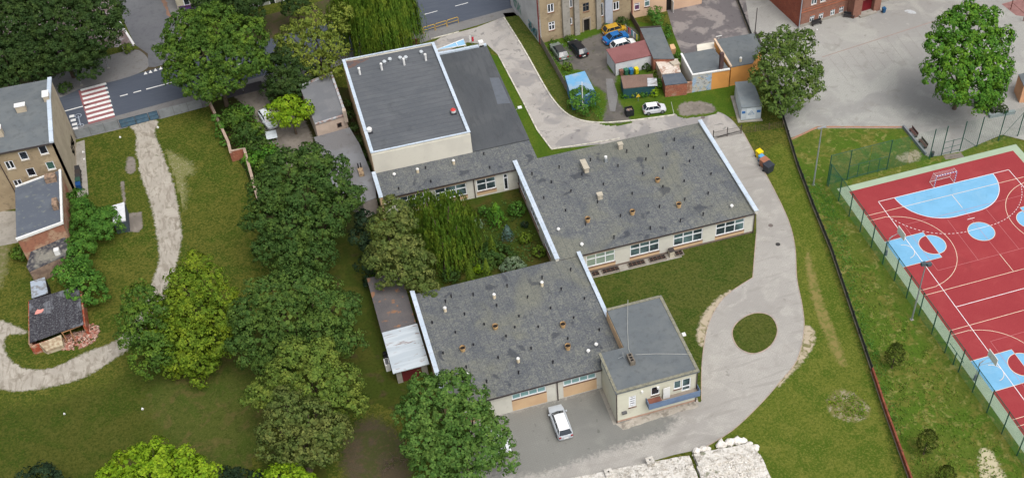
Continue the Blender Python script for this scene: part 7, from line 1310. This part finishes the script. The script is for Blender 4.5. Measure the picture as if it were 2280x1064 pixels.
# metal gate across the drive
t = thing('drive_gate', at(1620, 300, 0), 'light metal bar gate across the drive behind the classroom wing', 'gate'); a, b = Vector(at(1588, 311)[:2]), Vector(at(1650, 298)[:2]); f = Face(a, b)
for h_ in (0, 1):
    u0, u1 = f.L * .5 * h_ + .04, f.L * .5 * (h_ + 1) - .04; mb = MB(); mb.fbox(f, u0, u1, 1.25, 1.3, -.03, 0).fbox(f, u0, u1, .1, .15, -.03, 0)
    n_ = 14
    for i in range(n_ + 1): u = u0 + (u1 - u0) * i / n_; mb.fbox(f, u - .012, u + .012, .15, 1.25, -.02, 0)
    mb.build('leaf', plain('gate_metal', (110, 104, 100), .5), t)
for u in (0, f.L * .5, f.L): MB().fbox(f, u - .05, u + .05, 0, 1.6, -.1, .0).build('post', EAVE, t)
f = Face(b, Vector(at(1742, 284)[:2])); t = thing('wire_fence', f.pt(0, 0), 'low brown wire fence from the drive gate to the boundary', 'fence'); mb = MB(); mesh_panel(mb, f.pt(.2, 0)[:2], f.pt(f.L, 0)[:2], .05, 1.1, .3, .25, .02); mb.build('mesh', plain('mesh_brown', (104, 88, 74), .9), t)
for i in range(4): MB().fbox(f, f.L * i / 3, f.L * i / 3 + .06, 0, 1.2, -.03, .03).build('post', plain('mesh_brown', (104, 88, 74), .9), t)
# yellow railings at the street
YEL = plain('railing_yellow', (196, 158, 52), .5)
RP_ = [(1022, 52), (996, 60), (970, 68), (943, 76), (916, 84), (889, 92)]
for i, (a, b) in enumerate(list(zip(RP_[:-1], RP_[1:])) + [((832, 108), (800, 117)), ((798, 118), (768, 126))]):
    A, B = Vector(at(*a)[:2]), Vector(at(*b)[:2]); t = thing('street_railing', (A.x, A.y, 0), ['rightmost', 'second from right', 'third from right', 'fourth from right', 'fifth from right, half behind the willow', 'sixth from right, left of the willow', 'leftmost'][min(i, 6)] + ' yellow tube railing along the kerb', 'railing', 'yellow railings along the kerb')
    f = Face(B, A); MB().tube([f.pt(.08, 0), f.pt(.08, 1.05), f.pt(.2, 1.15), f.pt(f.L - .2, 1.15), f.pt(f.L - .08, 1.05), f.pt(f.L - .08, 0)], .045, 6).build('frame', YEL, t); MB().tube([f.pt(.08, .6), f.pt(f.L - .08, .6)], .035, 6).build('rail', YEL, t)
t = thing('broken_fence', at(890, 108, 0), 'rusty wall piece with dark gaps behind the sports hall', 'wall'); P = [p[:2] for p in pts([(838, 118), (862, 108), (900, 100), (935, 98)])]; MB().path(P, .25, 0, .9).build('masonry', plain('rusty_wall', (120, 80, 60), .9, var=.3), t)
# manholes
for u, v, l in ((1716, 502, 'upper round manhole cover on the drive'), (1732, 544, 'dark square drain on the drive'), (1565, 262, 'manhole cover where the drive bends behind the classroom wing')):
    x, y, _ = at(u, v); o = MB().cyl(x, y, .013, .022, .32, .32, 14).build('manhole_cover', plain('manhole', (104, 96, 92) if v != 544 else (60, 58, 58), .9) if v != 544 else plain('drain', (58, 56, 56), .9)); tag(o, l, 'manhole')
x, y, _ = at(1819, 68); o = MB().cyl(x, y, .01, .16, .1, .14, 10).build('litter', VW); tag(o, 'white scrap lying on the school yard near the brick school', 'litter')
# enclosure at the far right
t = thing('basement_enclosure', at(2265, 40, 0), 'rusty railing enclosure at the far right of the school yard', 'railing'); P = pts([(2250, 22), (2278, 48), (2300, 40), (2290, 8), (2252, 14)]); mb = MB()
for a, b in zip(P[:-1], P[1:]): mb.tube([(a[0], a[1], 1.3), (b[0], b[1], 1.3)], .04, 5)
mb.build('rail', plain('rust_rail', (110, 72, 64), .8), t)
for p in P: MB().box(p[0] - .05, p[0] + .05, p[1] - .05, p[1] + .05, 0, 1.4).build('post', plain('rust_rail', (110, 72, 64), .8), t)
hut('peach_kiosk', [(2268, 166), (2330, 150), (2350, 190), (2280, 192)], 3.0, plain('peach_wall2', (204, 156, 120), .9, var=.05), FELTG, 'peach walled outbuilding cut by the right edge', cat='building')

# small loose things the photograph shows
for u, v, l in ((402, 812, 'white paper scrap on the meadow below the track'), (144, 922, 'pale scrap in the meadow left of the paper scrap'), (318, 911, 'small white scrap lying in the dark part of the meadow'), (268, 307, 'white plastic bag on the lawn right of the tenement strip'), (352, 285, 'white bag beside the end of the blue gate'), (188, 356, 'orange white box on the concrete strip by the gable'), (186, 340, 'white bundle on the concrete strip by the gable')):
    x, y, _ = at(u, v); r = rnd.uniform(.1, .18); tag(MB().prism([(x - r, y - r * .6), (x + r * .7, y - r), (x + r, y + r * .5), (x - r * .4, y + r)], .02, [.14, .2, .12, .22]).build('litter', VW), l, 'litter')
pud = ground_sheet('puddle', smooth(pts([(2014, 25), (2024, 22), (2036, 26), (2040, 31), (2028, 31), (2018, 28)]), 4), L4, mat('puddle_mat', (176, 182, 186), [(2, .5, .6, (150, 150, 150), .8, 4)], rough=.3), 'pale drying puddle on the school yard')
mb = MB(); rg_ = random.Random(9); bx0, by0, _ = at(880, 1030)
for i in range(26):
    a = rg_.uniform(0, 6.28); x, y = bx0 + rg_.uniform(-1.2, 1.2), by0 + rg_.uniform(-.9, .9); L_ = rg_.uniform(.5, 1.5); mb.tube([(x, y, .05), (x + math.cos(a) * L_ * .5, y + math.sin(a) * L_ * .5, .05 + rg_.uniform(.05, .3)), (x + math.cos(a + .3) * L_, y + math.sin(a + .3) * L_, .05 + rg_.uniform(0, .4))], [.035, .025, .01], 4)
tag(mb.build('branch_pile', BARK), 'pile of dry cut branches on the bare ground between the trees', 'branches', kind='stuff')
x, y, _ = at(617, 336); t = thing('bicycle', (x, y, 0), 'small red bicycle leaning by the bushes of the garden yard', 'bicycle')
for s_ in (-.5, .5):
    cy = y + s_; MB().tube([(x + .0, cy + .32 * math.cos(2 * math.pi * i / 12), .34 + .32 * math.sin(2 * math.pi * i / 12)) for i in range(13)], .025, 5).build('wheel', TYRE, t)
MB().tube([(x, y - .5, .34), (x, y - .15, .75), (x, y + .35, .78), (x, y + .5, .34), (x, y + .35, .78), (x, y + .35, 1.0)], .03, 5).tube([(x, y - .15, .75), (x, y, .3), (x, y + .35, .78)], .03, 5).build('frame', plain('bike_red', (150, 40, 44), .5), t); MB().box(x - .08, x + .08, y - .3, y - .05, .86, .92).build('saddle', TYRE, t)
MB().tube([(x - .25, y + .38, 1.0), (x + .25, y + .38, 1.0)], .02, 5).build('handlebar', ZINC, t)

rubble('loose_stones', at(1622, 1048, .6), 3.2, 2.0, 220, STM, 'loose white stones scattered over the stepped slabs', (.07, .2), 21, 'rubble', .02)
for o in [bpy.data.objects['loose_stones']]: o.location.z = .62
rubble('loose_stones', at(1450, 1052, .45), 6.5, 1.1, 160, mat('grey_rubble', (150, 146, 138), [(3, .45, .6, (200, 196, 188), .9, 4)]), 'small grey stones on the lower slab of the white platform', (.05, .16), 22, 'rubble', .02).location.z = .46
